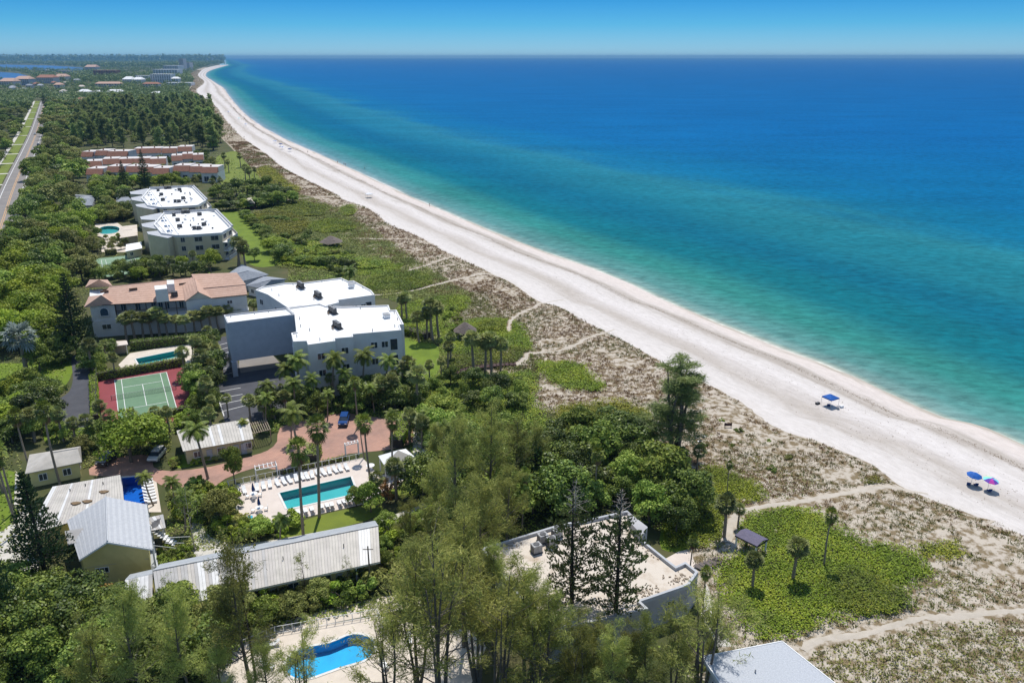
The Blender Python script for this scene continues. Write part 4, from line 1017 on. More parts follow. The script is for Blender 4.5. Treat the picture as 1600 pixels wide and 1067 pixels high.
# ---- the white condominium
def white_condo():
    z = 12.5
    t = thing('white_condominium', 'white three storey condominium with stepped bright white roofs', 'building', G(540, 600))
    front = [(449, 481), (460, 491), (463, 518.5), (455, 520), (458, 533.5), (479, 532.5), (481, 538.5), (524, 532.5), (523, 528.5), (552, 526), (551, 522), (627, 515.5), (624, 507), (631, 506.5), (619.5, 484), (610, 484.5), (607, 476.5), (535, 479), (510, 478), (500, 474), (470, 478)]
    pl = flat_block(t, P2(front, z), z, 'stucco_white', 'roof_white', .35, .3)
    back = [(399, 453), (409.5, 448), (447.5, 441.8), (475, 441.5), (533, 434), (544, 439), (552, 438.3), (580, 453.5), (585.5, 460.5), (528.5, 468.6), (529.5, 472.5), (509.5, 477.5), (470, 477.5), (449, 480.4), (418, 460)]
    pb = flat_block(t, P2(back, z - .25), z - .25, 'stucco_white', 'roof_white', .35, .3)
    wing = [(349.5, 492), (354.8, 504.5), (460, 491.3), (448.5, 481)]
    pw_ = flat_block(t, P2(wing, z + .3), z + .3, 'stucco_grey', 'roof_white', .35, .3, 'parapet_grey', z0=3.6)
    # the wing stands on piers over the parking entrance
    w = ccw(P2(wing, z + .3))
    for k in range(4):
        p = np.array(w[k]) + (np.array(cen(w)[:2]) - np.array(w[k])) * .05
        part('pier', MB().box((p[0], p[1], 0), (math.cos(A0), math.sin(A0)), 1.1, 1.4, 3.6), 'stucco_grey', t)
    # windows: every long edge, three storeys
    for P in (pl, pb):
        for i, L in edge_list(P):
            p, q = np.array(P[i]), np.array(P[(i + 1) % len(P)]); d = (q - p) / L
            if L < 3.0: continue
            for st in range(3):
                zb = 1.1 + st * 3.75
                if L > 8:
                    window(t, p + d * (L - 2.6), p + d * (L - .9), zb - .6, zb + 2.1, 'white_paint', 'glass_dark', 0)
                    window(t, p + d * (L * .35), p + d * (L * .35 + 1.5), zb + .2, zb + 1.7); window(t, p + d * (L * .35 + 2.3), p + d * (L * .35 + 3.8), zb + .2, zb + 1.7)
                else:
                    window(t, p + d * (L * .3), p + d * (L * .3 + min(1.6, L * .4)), zb + .2, zb + 1.7)
    names = [(470, 449, 'behind on the rear white roof, left of two'), (497, 464, 'behind on the rear white roof, right of two'), (520, 489, 'on the front white roof, farther of two'), (527, 512, 'on the front white roof, nearer of two')]
    for x, y, nm in names:
        q = G(x, y, z - .25)
        tt = thing('air_conditioner_bank', f'dark bank of air conditioners {nm}', 'air conditioner', q, A0 + .2, 'rooftop air conditioner banks')
        for dy_ in (-1.1, 0, 1.1):
            c = link('casing', MB().box((.1 * dy_, dy_, .45), (1, 0), .85, .9, .95).mesh('casing', 'metal_dark'), tt)
            link('fan_grille', MB().bar((.1 * dy_, dy_, 1.4), (.1 * dy_, dy_, 1.46), .34, 9).mesh('fan_grille', 'metal_grey'), tt)
        link('skid', MB().box((0, 0, .01), (1, 0), 1.2, 3.6, .2).box((0, -1.6, .2), (1, 0), .8, .12, .25).box((0, 1.6, .2), (1, 0), .8, .12, .25).mesh('skid', 'metal_dark'), tt)
        link('duct', MB().bar((-1.2, .3, .2), (-.3, .3, .4), .12).bar((-1.2, .3, .2), (-1.3, -.8, .2), .12).mesh('duct', 'litter'), tt)
    for x, y, nm in ((549, 448, 'rear'), (604, 496, 'front')):
        q = G(x, y, z - .25); tt = thing('roof_hatch', f'white box hatch on the {nm} white roof near its sea end', 'roof hatch', q, A0, 'roof hatches')
        link('curb', MB().box((0, 0, 0), (1, 0), 1.3, 1.7, .8).mesh('curb', 'white_paint'), tt); link('lid', MB().box((0, 0, .81), (1, 0), 1.4, 1.8, .12).mesh('lid', 'metal_grey'), tt)
    for i, (x, y) in enumerate([(425, 455), (458, 446), (503, 441), (535, 439), (567, 451), (436, 463), (555, 444), (398, 493), (420, 490), (361, 498), (468, 499), (470, 511), (464, 527), (484, 517), (500, 532), (563, 483), (616, 490), (621, 500), (582, 518), (617, 511)]):
        q = Vector(G(x, y, z - .3)); part('vent_pipe', MB().bar(q, q + Vector((0, 0, .65)), .11, 6), 'metal_grey', t)
    part('roof_rail', MB().bar(G(440, 485, z + .9), G(460, 489, z + .9), .05).bar(G(440, 485, z + .5), G(460, 489, z + .5), .05), 'white_paint', t)
white_condo()

# ---- terracotta villa
def tile_plane(t, A, B, C, D, n, m='terracotta', th=.14):
    """A-B upper edge, D-C eave; n tile courses"""
    A, B, C, D = [Vector(p) for p in (A, B, C, D)]
    for i in range(n):
        s0, s1 = i / n, (i + 1) / n
        up = Vector((0, 0, .03))
        part('tile_course', MB().slab([A.lerp(D, s0), B.lerp(C, s0), B.lerp(C, s1) + up, A.lerp(D, s1) + up], th), m, t)
def villa():
    t = thing('terracotta_villa', 'long white villa with a salmon terracotta tile roof', 'building', G(260, 520))
    ze, zr = 8.6, 11.4
    eL, eM = G(146, 477.5, ze), G(291, 469.5, ze); rL, rM = G(171, 448, zr), G(302, 434, zr)
    tile_plane(t, rL, rM, eM, eL, 9)
    # right wing, two tiers, and its front gable
    pk, pkb = G(309.5, 456, zr - .4), G(303, 430, zr + .9)
    gl, gr = G(289, 471, ze), G(331, 466, ze)
    e2 = G(386.5, 460.5, ze); m1, m2 = G(311, 451, 10.4), G(383.5, 445, 10.4)
    tile_plane(t, m1, m2, e2, gr, 6)
    tile_plane(t, G(299, 428.5, 12.6), G(370, 426, 12.6), G(384, 444.5, 10.5), G(309, 451, 10.5), 7)
    tile_plane(t, pkb, pk, gr, G(316, 442, 11), 5); tile_plane(t, pk, pkb, G(285, 445, 10.6), gl, 5)
    part('ridge_tiles', MB().bar(pk, pkb, .16, 6).bar(rL, rM, .14, 6), 'terracotta', t)
    # pyramid roofs at the left end
    for c, zz_, nm in (([(131, 480), (147, 478), (178, 474.5), (172, 462), (139, 463)], (158, 461), 0), ([(133, 449), (176, 447), (168, 437), (140, 437)], (155, 437), 1)):
        cs = [Vector(G(p[0], p[1], ze + .05 + nm * 1.0)) for p in c]; ap = Vector(G(zz_[0], zz_[1], ze + 2.6 + nm * .8))
        for i in range(len(cs)): part('roof_slope', MB().slab([cs[i], cs[(i + 1) % len(cs)], ap], .12), 'terracotta', t)
    w = lambda *pts: [tuple(G(p[0], p[1], ze)[:2]) for p in pts]
    main = ccw(w((147, 476), (178, 474), (291, 468.5), (331, 465), (385, 459.5), (379, 436), (296, 440), (140, 452)))
    # set the terrace storey back between x=178 and x=291
    a, b = np.array(w((178, 473.5))[0]), np.array(w((291, 468))[0]); v = np.array([-math.sin(A0), math.cos(A0)])
    outline = ccw(w((140, 477.5), (178, 474.3)) + [tuple(a + v * 2.4), tuple(b + v * 2.4)] + w((290, 470), (309, 468.2), (331, 465.5), (385, 460), (380, 438), (296, 444), (140, 452)))
    part('wall', MB().prism(outline, 4.4, ze - .1), 'stucco_white', t)
    low = ccw(w((139, 478), (178, 475), (291, 470), (331, 466), (386, 460.5), (380, 438), (139, 452)))
    part('ground_floor_wall', MB().prism(low, 0, 4.4), 'stucco_white', t)
    part('terrace_roof', MB().slab([Vector((*(a + v * 1.6), 5.3)), Vector((*(b + v * 1.6), 5.3)), Vector((*b, 4.45)), Vector((*a, 4.45))], .1), 'roof_white', t)
    L = np.hypot(*(b - a)); d = (b - a) / L
    for s in np.linspace(.2, L - .2, 8):
        p = a + d * s; part('terrace_post', MB().box((p[0], p[1], 4.5), tuple(d), .16, .16, 4.0), 'brown_trim', t)
    part('terrace_beam', MB().prism([tuple(a), tuple(b), tuple(b + v * .18), tuple(a + v * .18)], 8.25, 8.55), 'brown_trim', t)
    part('terrace_rail', MB().prism([tuple(a), tuple(b), tuple(b + v * .1), tuple(a + v * .1)], 6.3, 6.45), 'brown_trim', t)
    part('eave_gutter', MB().bar(eL, eM, .12, 5).bar(gr, e2, .12, 5), 'brown_trim', t)
    ww = a + v * 2.4
    for s in (1.5, 5.2, 9.0, 10.8, 12.4, 16.0):
        if s < L - 1.5: window(t, ww + d * s, ww + d * (s + 1.2), 5.6, 7.6, 'white_paint', 'glass_blue')
    # gable front wall
    g0, g1 = np.array(G(290.5, 469.5, ze)[:2]), np.array(G(331, 465.5, ze)[:2]); gp = np.array(pk[:2])
    mb = MB(); q = [(g0[0], g0[1], ze - .15), (g1[0], g1[1], ze - .15), (pk[0] + .1, pk[1] + .35, pk[2] - .2)]
    mb.add(q, [[0, 1, 2]]); mb.add([(x + v[0] * .3, y + v[1] * .3, z_) for x, y, z_ in q], [[2, 1, 0]]); part('gable_wall', mb, 'stucco_white', t)
    dg = (g1 - g0) / np.hypot(*(g1 - g0))
    for s in (2.2, 3.3): window(t, g0 + dg * s, g0 + dg * (s + .9), 6.3, 7.4)
    r0, r1 = np.array(G(331, 465.5, ze)[:2]), np.array(G(385, 460, ze)[:2]); dr = (r1 - r0) / np.hypot(*(r1 - r0))
    for s, a_, b_ in ((.5, 5.9, 6.5), (3.6, 6.5, 7.5), (3.6, 2.2, 3.4), (7.0, 2.2, 3.4)): window(t, r0 + dr * s, r0 + dr * (s + 1.4), a_, b_)
    l0, l1 = np.array(G(140, 478, ze)[:2]), np.array(G(178, 475, ze)[:2]); dl = (l1 - l0) / np.hypot(*(l1 - l0))
    # arched window at the left end
    o = np.array([dl[1], -dl[0]]); mb = MB(); cx_ = l0 + dl * 3.1
    arc = [(-1.0, 5.6), (1.0, 5.6), (1.0, 6.8)] + [(math.cos(k) * 1.0, 6.8 + math.sin(k) * 1.0) for k in np.linspace(.3, 2.84, 7)] + [(-1.0, 6.8)]
    n_ = len(arc)
    f1 = [(*(cx_ + dl * x + o * .08), z_) for x, z_ in arc]
    mb.add(f1, [list(range(n_))]); aw = part('arched_window', mb, 'glass_blue', t)
    mb = MB()
    for i in range(n_): mb.bar(f1[i], f1[(i + 1) % n_], .09, 4)
    link('frame', mb.mesh('frame', 'white_paint'), aw)
    window(t, l0 + dl * 2.0, l0 + dl * 4.2, 2.0, 3.4)
    for s in np.arange(3, 24, 4.2):   # garage openings along the ground floor
        p = a + d * s - v * .35 * 0
        part('carport_opening', MB().prism([tuple(p), tuple(p + d * 3.3), tuple(p + d * 3.3 - v * .25), tuple(p - v * .25)], .3, 1.5), 'dark_trim', t)
    # chimney box and skylights on the roof
    cb = P2([(241, 446.5), (260, 445), (261.5, 451), (242, 453)], 12.2)
    part('roof_penthouse', MB().prism(cb, 8.8, 12.2), 'stucco_white', t); part('roof_penthouse', MB().prism(P2([(260.5, 437), (271.5, 437), (272, 443), (261, 444)], 12.0), 9.5, 11.9), 'stucco_white', t)
    for x, y, dx, dy in ((272, 457, 6, 2), (340, 441, 3, 4.5)):
        q0 = Vector(G(x, y, 10.2)); part('skylight', MB().box((q0.x, q0.y, q0.z - .9), (math.cos(A0), math.sin(A0)), 1.6, 1.2, 1.15), 'metal_dark', t)
    for x, y in ((163, 455), (208, 451), (286, 443), (167, 452)):
        q0 = Vector(G(x, y, 10.9)); part('roof_vent', MB().box((q0.x, q0.y, q0.z - .3), (math.cos(A0), math.sin(A0)), 2.0, .35, .45), 'brown_trim', t)
    # garden wall and pool shed in front
    s = thing('pool_shed', 'small shed with a flat salmon roof beside the narrow pool', 'shed', G(183, 555))
    part('wall', MB().prism(P2([(168, 555), (196, 552), (199, 545), (171, 547)]), 0, 2.3), 'wood_pale', s)
    part('roof', MB().prism(P2([(166, 535.5), (198, 532), (200, 538), (168, 542)], 2.5), 2.3, 2.5), 'deck_pink', s)
    for x, y in ((199.5, 553), (168, 556)):
        q0 = G(x, y); part('post', MB().box((q0[0], q0[1], 0), (1, 0), .12, .12, 2.3), 'white_paint', s)
villa()

# ---- the two beige condominiums
def beige(label, dx, dy, k, base, zt=10.0):
    """outline measured on the nearer one; k scales pixel offsets for the farther"""
    t = thing('beige_condominium', label, 'building', G(*base))
    F = lambda pts: [(dx[0] + (x - dx[1]) * k, dy[0] + (y - dy[1]) * k) for x, y in pts]
    main = F([(255, 332), (326, 326.5), (337, 328.5), (362, 354), (346, 363.5), (295, 367), (275, 367.5), (252, 364), (240, 350)])
    pl = flat_block(t, P2(main, zt), zt, 'stucco_beige', 'roof_white', .8, .55, 'stucco_white')
    for pts in ([(229.5, 362.5), (252, 360), (275, 367.5), (262, 372), (232, 366)], [(221, 350), (245, 345.5), (250, 352), (245, 358), (223, 354)], [(219, 339), (252, 332.5), (255, 338), (243, 344), (221, 343)]):
        bp = ccw(P2(F(pts), zt - .6)); part('bay_wall', MB().prism(bp, 0, zt - .75), 'stucco_beige', t)
        c = np.array(cen(bp)[:2]); part('bay_roof', MB().prism([tuple(c + (np.array(p) - c) * 1.02) for p in bp], zt - .74, zt - .58), 'parapet_grey', t)
    q = lambda x, y, z: G(*F([(x, y)])[0], z)
    for i, L in edge_list(pl):
        p, r_ = np.array(pl[i]), np.array(pl[(i + 1) % len(pl)]); d = (r_ - p) / L; o = np.array([d[1], -d[0]])
        if o[1] < .3:
            n = 2 if L > 8 else 1
            for st in range(3):
                for s in range(n):
                    s0 = L * (s + .3) / n; window(t, p + d * s0, p + d * (s0 + min(2.6, L * .35)), 1.2 + st * 3.1, 2.9 + st * 3.1, 'parapet_grey', 'glass_dark')
        if o[0] > .75 and L > 5:   # sea side balconies
            for st in range(3):
                part('balcony', MB().prism([tuple(p), tuple(r_), tuple(r_ + o * 1.8), tuple(p + o * 1.8)], .1 + st * 3.1, .35 + st * 3.1), 'stucco_white', t)
                part('balcony_rail', MB().prism([tuple(p + o * 1.7), tuple(r_ + o * 1.7), tuple(r_ + o * 1.8), tuple(p + o * 1.8)], .35 + st * 3.1, 1.3 + st * 3.1), 'parapet_grey', t)
    # ribs, sunken lightwells and plant on the roof
    for (a, b) in (((243, 345), (262, 367)), ((258, 336), (279, 366)), ((252, 338), (268, 364))):
        A, B = q(*a, zt - .7), q(*b, zt - .7); part('roof_curb', MB().bar((A[0], A[1], zt - .62), (B[0], B[1], zt - .62), .25, 4), 'roof_white', t)
    for x, y in ((256, 345), (261, 353.5), (253, 341), (265, 361)):
        c = q(x, y, zt - .7); part('lightwell', MB().box((c[0], c[1], zt - .78), (math.cos(A0), math.sin(A0)), 1.9, 3.2, .14), 'glass_dark', t)
    rv = random.Random(int(dy[0]) + 3)
    for i in range(22):     # pipes and curbs among the plant
        c = q(rv.uniform(270, 335), rv.uniform(336, 360), zt - .75)
        if inside(pl, np.array([c[0]]), np.array([c[1]]))[0]: part('vent_pipe', MB().box((c[0], c[1], zt - .78), (1, 0), rv.uniform(.25, 1.0), rv.uniform(.25, .7), rv.uniform(.3, .8)), rv.choice(['metal_grey', 'white_paint', 'metal_dark']), t)
    A, B = [Vector(G(*F([p])[0], zt)) for p in ((255, 332), (337, 328.5))]; C_ = Vector(G(*F([(362, 354)])[0], zt))
    part('screen_wall', MB().slab([A, B, B + Vector((.2, .5, 0)), A + Vector((.2, .5, 0))], .6).slab([B, C_, C_ + Vector((.6, .1, 0)), B + Vector((.6, .1, 0))], .6), 'parapet_grey', t).location.z = .5
    return t, q
def roof_units(q, spots, which):
    for i, (x, y) in enumerate(spots):
        c = q(x, y, 9.2); side = ['leftmost', 'second from left', 'third from left', 'fourth from left', 'fifth from left', 'sixth from left', 'seventh from left', 'eighth from left', 'rightmost'][i]
        t = thing('roof_unit', f'dark air conditioner on the {which} condominium roof, {side}', 'air conditioner', (c[0], c[1], 9.25), A0 + .3 * i, 'dark roof units')
        link('casing', MB().box((0, 0, .1), (1, 0), 1.25, 1.25, 1.15).mesh('casing', 'metal_dark'), t); link('fan_grille', MB().bar((0, 0, 1.25), (0, 0, 1.33), .5, 9).mesh('fan_grille', 'metal_grey'), t); link('skid', MB().box((0, 0, 0), (1, 0), 1.4, 1.4, .1).mesh('skid', 'metal_grey'), t)
spots = sorted([(272, 338), (278, 346), (287, 334), (294, 333.5), (281, 356), (304, 359), (311, 359), (312, 337), (319, 353)])
t, q = beige('nearer beige condominium with a white roof and sea balconies', (0, 0), (0, 0), 1.0, (300, 409)); roof_units(q, spots, 'nearer beige')
t, q = beige('farther beige condominium with a white roof behind its twin', (203, 219), (300, 339), 0.835, (265, 352)); roof_units(q, spots, 'farther beige')
hip_house('pool_house', 'low beige pool house beside the small turquoise pool', [(187, 372), (215, 368), (214, 351), (188, 354)], 3.0, [(195, 360), (207, 359)], 3.4, 'roof_sandy', 'stucco_beige')
hip_house('garage_block', 'low beige garage with a flat white roof before the nearer beige condominium', [(196, 393), (222, 388), (221, 378), (197, 382)], 3.0, [(203, 386), (214, 384)], 3.15, 'roof_white', 'stucco_beige')

# ---- terracotta townhouse rows
def town_row(label, x0, y0, x1, y1, n, wave, z=8.2, depth=13.0):
    t = thing('townhouse_row', label, 'building', G((x0 + x1) / 2, (y0 + y1) / 2))
    a, b = np.array(G(x0, y0)[:2]), np.array(G(x1, y1)[:2]); L = np.hypot(*(b - a)); d = (b - a) / L; o = np.array([-d[1], d[0]])
    for i in range(n):
        off = o * (wave * 2.2 * math.sin(i * 1.7 + x0))
        p, q = a + d * (L * i / n) + off, a + d * (L * (i + 1) / n) + off
        zz_ = z + (.5 if i % 2 else 0)
        ins = o * 2.2
        part('wall', MB().prism([tuple(p), tuple(q), tuple(q + o * depth), tuple(p + o * depth)], 0, zz_ - 3.0), 'stucco_white', t)
        part('tile_mansard', MB().add([(*(p - o * .6), zz_ - 3.1), (*(q - o * .6), zz_ - 3.1), (*(q + ins), zz_), (*(p + ins), zz_), (*(p + ins), zz_ - 3.1), (*(q + ins), zz_ - 3.1)], [[0, 1, 2, 3], [1, 5, 2], [0, 3, 4], [0, 4, 5, 1]]), 'terracotta_red', t)
        part('roof', MB().prism([tuple(p + ins), tuple(q + ins), tuple(q + o * depth), tuple(p + o * depth)], zz_ - 3.0, zz_ + .02), 'stucco_pinkish', t)
        W = np.hypot(*(q - p))
        for s in (.14, .56): window(t, p + d * W * s, p + d * W * (s + .3), .6, 3.6, 'white_paint', 'glass_dark')
        c = p + ins + d * W * .5 + o * 2; part('chimney', MB().box((c[0], c[1], zz_), tuple(d), .7, .7, .9), 'terracotta_red', t)
town_row('farthest left row of red tiled townhouses', 131, 256.5, 203, 257, 4, 1.0)
town_row('farthest right row of red tiled townhouses', 210, 252, 300, 250, 4, 1.6)
town_row('middle left row of red tiled townhouses', 137, 273, 262, 268, 5, 1.6)
town_row('middle right row of red tiled townhouses on the lawn edge', 270, 264, 320, 262, 3, 1.4)
town_row('nearest row of red tiled townhouses behind the beige condominiums', 143, 285, 345, 284, 8, 2.2)

# ================================================================== SMALL STRUCTURES
def gazebo():
    z = 2.9
    t = thing('gazebo', 'open gazebo with a flat dark purple roof on white posts', 'gazebo', G(1174, 866))
    c = [Vector(G(*p, z)) for p in ((1148.7, 836), (1166, 825), (1200.5, 842), (1183, 853))]
    ap = [c[0].lerp(c[1], .5) + Vector((0, 0, .35)), c[3].lerp(c[2], .5) + Vector((0, 0, .35))]
    part('roof', MB().slab([c[0], c[3], ap[1], ap[0]], .12).slab([ap[0], ap[1], c[2], c[1]], .12), 'gazebo_roof', t)
    mb = MB()
    for i in range(4): mb.bar(c[i] - Vector((0, 0, .14)), c[(i + 1) % 4] - Vector((0, 0, .14)), .1, 4)
    part('fascia', mb, 'dark_trim', t)
    m = sum(c, Vector()) / 4
    for q in c:
        p = q.lerp(m, .1); part('post', MB().box((p.x, p.y, 0), (1, 0), .2, .2, z - .1), 'white_paint', t)
    part('bench', MB().box((m.x, m.y, .4), (.8, .5), 2.2, .8, .1).box((m.x, m.y, 0), (.8, .5), .3, .6, .4), 'white_paint', t)
gazebo()
def thatch_hut(label, px, py, s=1.0):
    b = G(px, py); t = thing('thatched_hut', label, 'hut', b)
    r, z0, z1 = 2.9 * s, 2.1, 4.3
    ring = [(r * math.cos(a), r * math.sin(a), z0 + .12 * math.sin(5 * a)) for a in np.linspace(0, 2 * math.pi, 15)[:-1]]
    mb = MB(); n = len(ring)
    for lvl, (k0, za, k1, zb) in enumerate(((1, 0, .62, .95), (.68, .8, .3, 1.7), (.36, 1.55, .04, 2.25))):
        mb.add([(x * k0, y * k0, z + za) for x, y, z in ring] + [(x * k1, y * k1, z0 + zb) for x, y, z in ring], [[i, (i + 1) % n, n + (i + 1) % n, n + i] for i in range(n)])
    link('thatch_roof', mb.mesh('thatch_roof', 'thatch'), t)
    for a in (.8, 2.4, 3.9, 5.5): link('post', MB().bar((r * .78 * math.cos(a), r * .78 * math.sin(a), 0), (r * .78 * math.cos(a), r * .78 * math.sin(a), z0 + .5), .1, 6).mesh('post', 'bark_pale'), t)
    link('floor', MB().prism([(r * .95 * math.cos(a), r * .95 * math.sin(a)) for a in np.linspace(0, 6, 12)], .0, .12).mesh('floor', 'trail_sand'), t)
thatch_hut('brown thatched hut on the sand right of the white condominium', 727, 528, 1.05)
thatch_hut('far brown thatched hut in the green dune scrub', 518, 386, 1.5)

def hip_shelter():
    t = thing('pool_pavilion', 'white hipped pavilion at the right end of the long pool', 'pavilion', G(612, 745))
    z = 3.0
    c = [Vector(G(*p, z)) for p in ((600, 726), (591, 712), (634, 701), (650, 715))]
    ap = Vector(G(622, 703, 4.4))
    ms = ['roof_white', 'panel_cream', 'panel_cream', 'roof_white']
    for i in range(4): part('roof_slope', MB().slab([c[i], c[(i + 1) % 4], ap], .1), 'panel_cream' if i == 3 else 'roof_white', t)
    m = sum(c, Vector()) / 4
    for q in c:
        p = q.lerp(m, .08); part('post', MB().box((p.x, p.y, 0), (1, 0), .18, .18, z), 'white_paint', t)
    part('counter', MB().box((m.x, m.y, 0), (math.cos(A0), math.sin(A0)), 3.4, .8, 1.05), 'white_paint', t)
hip_shelter()
def pergola(label, pts, z, n, m='white_paint'):
    t = thing('pergola', label, 'pergola', G(*pts[0]))
    c = [Vector((*G(*p)[:2], 0)) for p in pts]
    for q in c: part('post', MB().box((q.x, q.y, 0), (math.cos(A0), math.sin(A0)), .16, .16, z), m, t)
    part('beam', MB().bar(c[0] + Vector((0, 0, z)), c[1] + Vector((0, 0, z)), .09, 4), m, t); part('beam', MB().bar(c[3] + Vector((0, 0, z)), c[2] + Vector((0, 0, z)), .09, 4), m, t)
    for i in range(n):
        s = i / (n - 1); a, b = c[0].lerp(c[1], s), c[3].lerp(c[2], s); d = (b - a) * .12
        part('slat', MB().bar(a - d + Vector((0, 0, z + .14)), b + d + Vector((0, 0, z + .14)), .07, 4), m, t)
pergola('white arbour gate between the brick drive and the long pool', [(541, 716), (561, 711), (560, 708), (540, 713)], 2.6, 5)
pergola('weathered pergola at the right end of the ribbed cottage', [(397, 697), (424, 690), (418, 676), (391, 683)], 2.6, 9, 'wood_pale')
pergola('white lattice cabana on the far edge of the long pool deck', [(401, 750), (434, 743), (432, 737), (400, 744)], 1.9, 6)

def fence(label, path, h, m='white_paint', step=2.0, rails=(.15, 1.0)):
    P = [Vector((*G(*p)[:2], 0)) for p in path]
    t = thing('fence', label, 'fence', P[0])
    post = MB().box((0, 0, 0), (1, 0), .08, .08, h).mesh('post', m)
    for a, b in zip(P[:-1], P[1:]):
        for rz in rails: part('rail', MB().bar(a + Vector((0, 0, h * rz)), b + Vector((0, 0, h * rz)), .035, 4), m, t)
        n = max(1, int((b - a).length / step))
        for i in range(n):
            o = link('post', post, t); o.location = a.lerp(b, i / n) - P[0]
    return t
fence('white railing fence along the far side of the long pool', [(357, 761), (567, 716.5)], 1.2, step=1.2)
fence('white railing fence at the left end of the long pool deck', [(357, 762), (378, 821)], 1.2, step=1.2)
fence('white railing fence around the bright blue pool', [(352, 1024), (430, 991), (590, 963), (605, 1000)], 1.2, step=1.0)
fence('dark wire fence along the left side of the tennis court', [(153, 590), (153, 648)], 2.4, 'metal_dark', 3.0)

def boardwalk():
    t = thing('boardwalk', 'dark brown wooden boardwalk leading to the dunes', 'boardwalk', G(756, 580))
    path = smooth([G(*p)[:2] for p in [(704, 590), (725, 582), (748, 577), (775, 574), (806, 572)]], 5)
    wd = 1.5
    plank = MB().box((0, 0, 0), (1, 0), .42, wd, .07).mesh('plank', 'wood_dark')
    root = Vector(t.location); acc = 0; prev = np.array(path[0])
    for i in range(len(path) - 1):
        a, b = np.array(path[i]), np.array(path[i + 1]); L = np.hypot(*(b - a)); ang = math.atan2(*(b - a)[::-1]); s = 0
        while s < L:
            p = a + (b - a) * s / L; o = link('plank', plank, t); o.location = Vector((p[0], p[1], .6)) - root; o.rotation_euler = (0, 0, ang); s += .47
        n = np.array([-math.sin(ang), math.cos(ang)])
        for sg in (-1, 1):
            p, q = a + n * sg * wd / 2, b + n * sg * wd / 2
            part('hand_rail', MB().bar((*p, 1.5), (*q, 1.5), .06, 4), 'wood_dark', t); part('rail_post', MB().box((*p, 0), (1, 0), .1, .1, 1.5), 'wood_dark', t)
boardwalk()

# ---- pool furniture
def proto_lounger():
    fr = MB().box((0, -.28, .28), (1, 0), 1.9, .06, .06).box((0, .28, .28), (1, 0), 1.9, .06, .06)
    for x in (-.8, .8):
        for y in (-.28, .28): fr.box((x, y, 0), (1, 0), .06, .06, .28)
    seat = MB().slab([(-.95, -.3, .38), (.25, -.3, .38), (.25, .3, .38), (-.95, .3, .38)], .06)
    back = MB().slab([(.25, -.3, .38), (.98, -.3, .80), (.98, .3, .80), (.25, .3, .38)], .06)
    return fr, seat, back
_fr, _se, _ba = proto_lounger()
LM = {}
for k_, m1, m2 in (('white', 'plastic_white', 'plastic_white'), ('brown', 'plastic_white', 'plastic_brown')):
    LM[k_] = (_fr.mesh('frame', m1), _se.mesh('seat', m2), _ba.mesh('backrest', m2))
def lounger(label, px, py, rz, kind, group, z=.05):
    p = G(px, py); t = thing('sun_lounger', label, 'sun lounger', (p[0], p[1], z), rz, group)
    for nm, me in zip(('frame', 'seat', 'backrest'), LM[kind]): link(nm, me, t)
ORD = ['first', 'second', 'third', 'fourth', 'fifth', 'sixth', 'seventh', 'eighth', 'ninth', 'tenth', 'eleventh', 'twelfth', 'thirteenth', 'fourteenth', 'fifteenth', 'sixteenth', 'seventeenth', 'eighteenth', 'nineteenth', 'twentieth']
far_row = [(371, 772), (382, 769), (402, 765), (412, 762.5), (422, 760), (434, 757.5), (444, 755), (453, 753), (463, 750.5), (473, 748), (480, 747), (488, 745), (497, 743), (506, 741), (515, 739), (524, 737), (532, 735), (542, 733)]
for i, (x, y) in enumerate(far_row): lounger(f'white sun lounger at the far side of the long pool, {ORD[i]} from left', x, y, A0 + math.pi / 2 + rnd.uniform(-.15, .15), 'white', 'white loungers on the far side of the long pool')
near_row = [(459, 805.5), (467, 804), (478, 801.5), (488, 799), (503, 795), (512, 793.5), (519, 792), (531, 789), (539, 787), (546, 785.5), (553, 783.5), (560, 781.5)]
for i, (x, y) in enumerate(near_row): lounger(f'white sun lounger on the near side of the long pool, {ORD[i]} from left', x, y, A0 - math.pi / 2 + rnd.uniform(-.15, .15), 'white', 'white loungers on the near side of the long pool')
for i in range(10):
    s = i / 9; lounger(f'dark sun lounger on the gazebo deck, {ORD[i]} from left', 1094 + 66 * s, 890 - 24 * s, A0 + .35 - math.pi / 2 + rnd.uniform(-.1, .1), 'brown', 'dark loungers on the gazebo deck')
for i in range(8):
    s = i / 7; lounger(f'white sun lounger beside the deep blue pool, {ORD[i]} from the far end', 229.5 + 7 * s, 752 + 34 * s, A0 + math.pi + rnd.uniform(-.1, .1), 'white', 'white loungers beside the deep blue pool')
for i, (x, y) in enumerate([(425, 1010), (418, 1042), (640, 1000), (600, 1040)]): lounger(f'white sun lounger by the bright blue pool, {["farther left", "nearer left", "farther right", "nearer right"][i]}', x, y, rnd.uniform(0, 3), 'white', 'white loungers by the bright blue pool')
def pool_table(label, px, py):
    b = G(px, py); t = thing('parasol_table', label, 'table', (b[0], b[1], .05))
    link('tabletop', MB().bar((0, 0, .7), (0, 0, .75), .62, 14).mesh('tabletop', 'plastic_white'), t)
    link('table_leg', MB().bar((0, 0, 0), (0, 0, .7), .05, 6).bar((0, 0, 0), (0, 0, .05), .35, 8).mesh('table_leg', 'plastic_white'), t)
    link('pole', MB().bar((0, 0, .75), (0, 0, 2.6), .03, 6).mesh('pole', 'plastic_white'), t)
    link('closed_canopy', MB().tube([(0, 0, 1.2), (0, 0, 1.5), (0, 0, 2.2), (0, 0, 2.75)], [.22, .27, .15, .03], 8).mesh('closed_canopy', 'fabric_navy'), t)
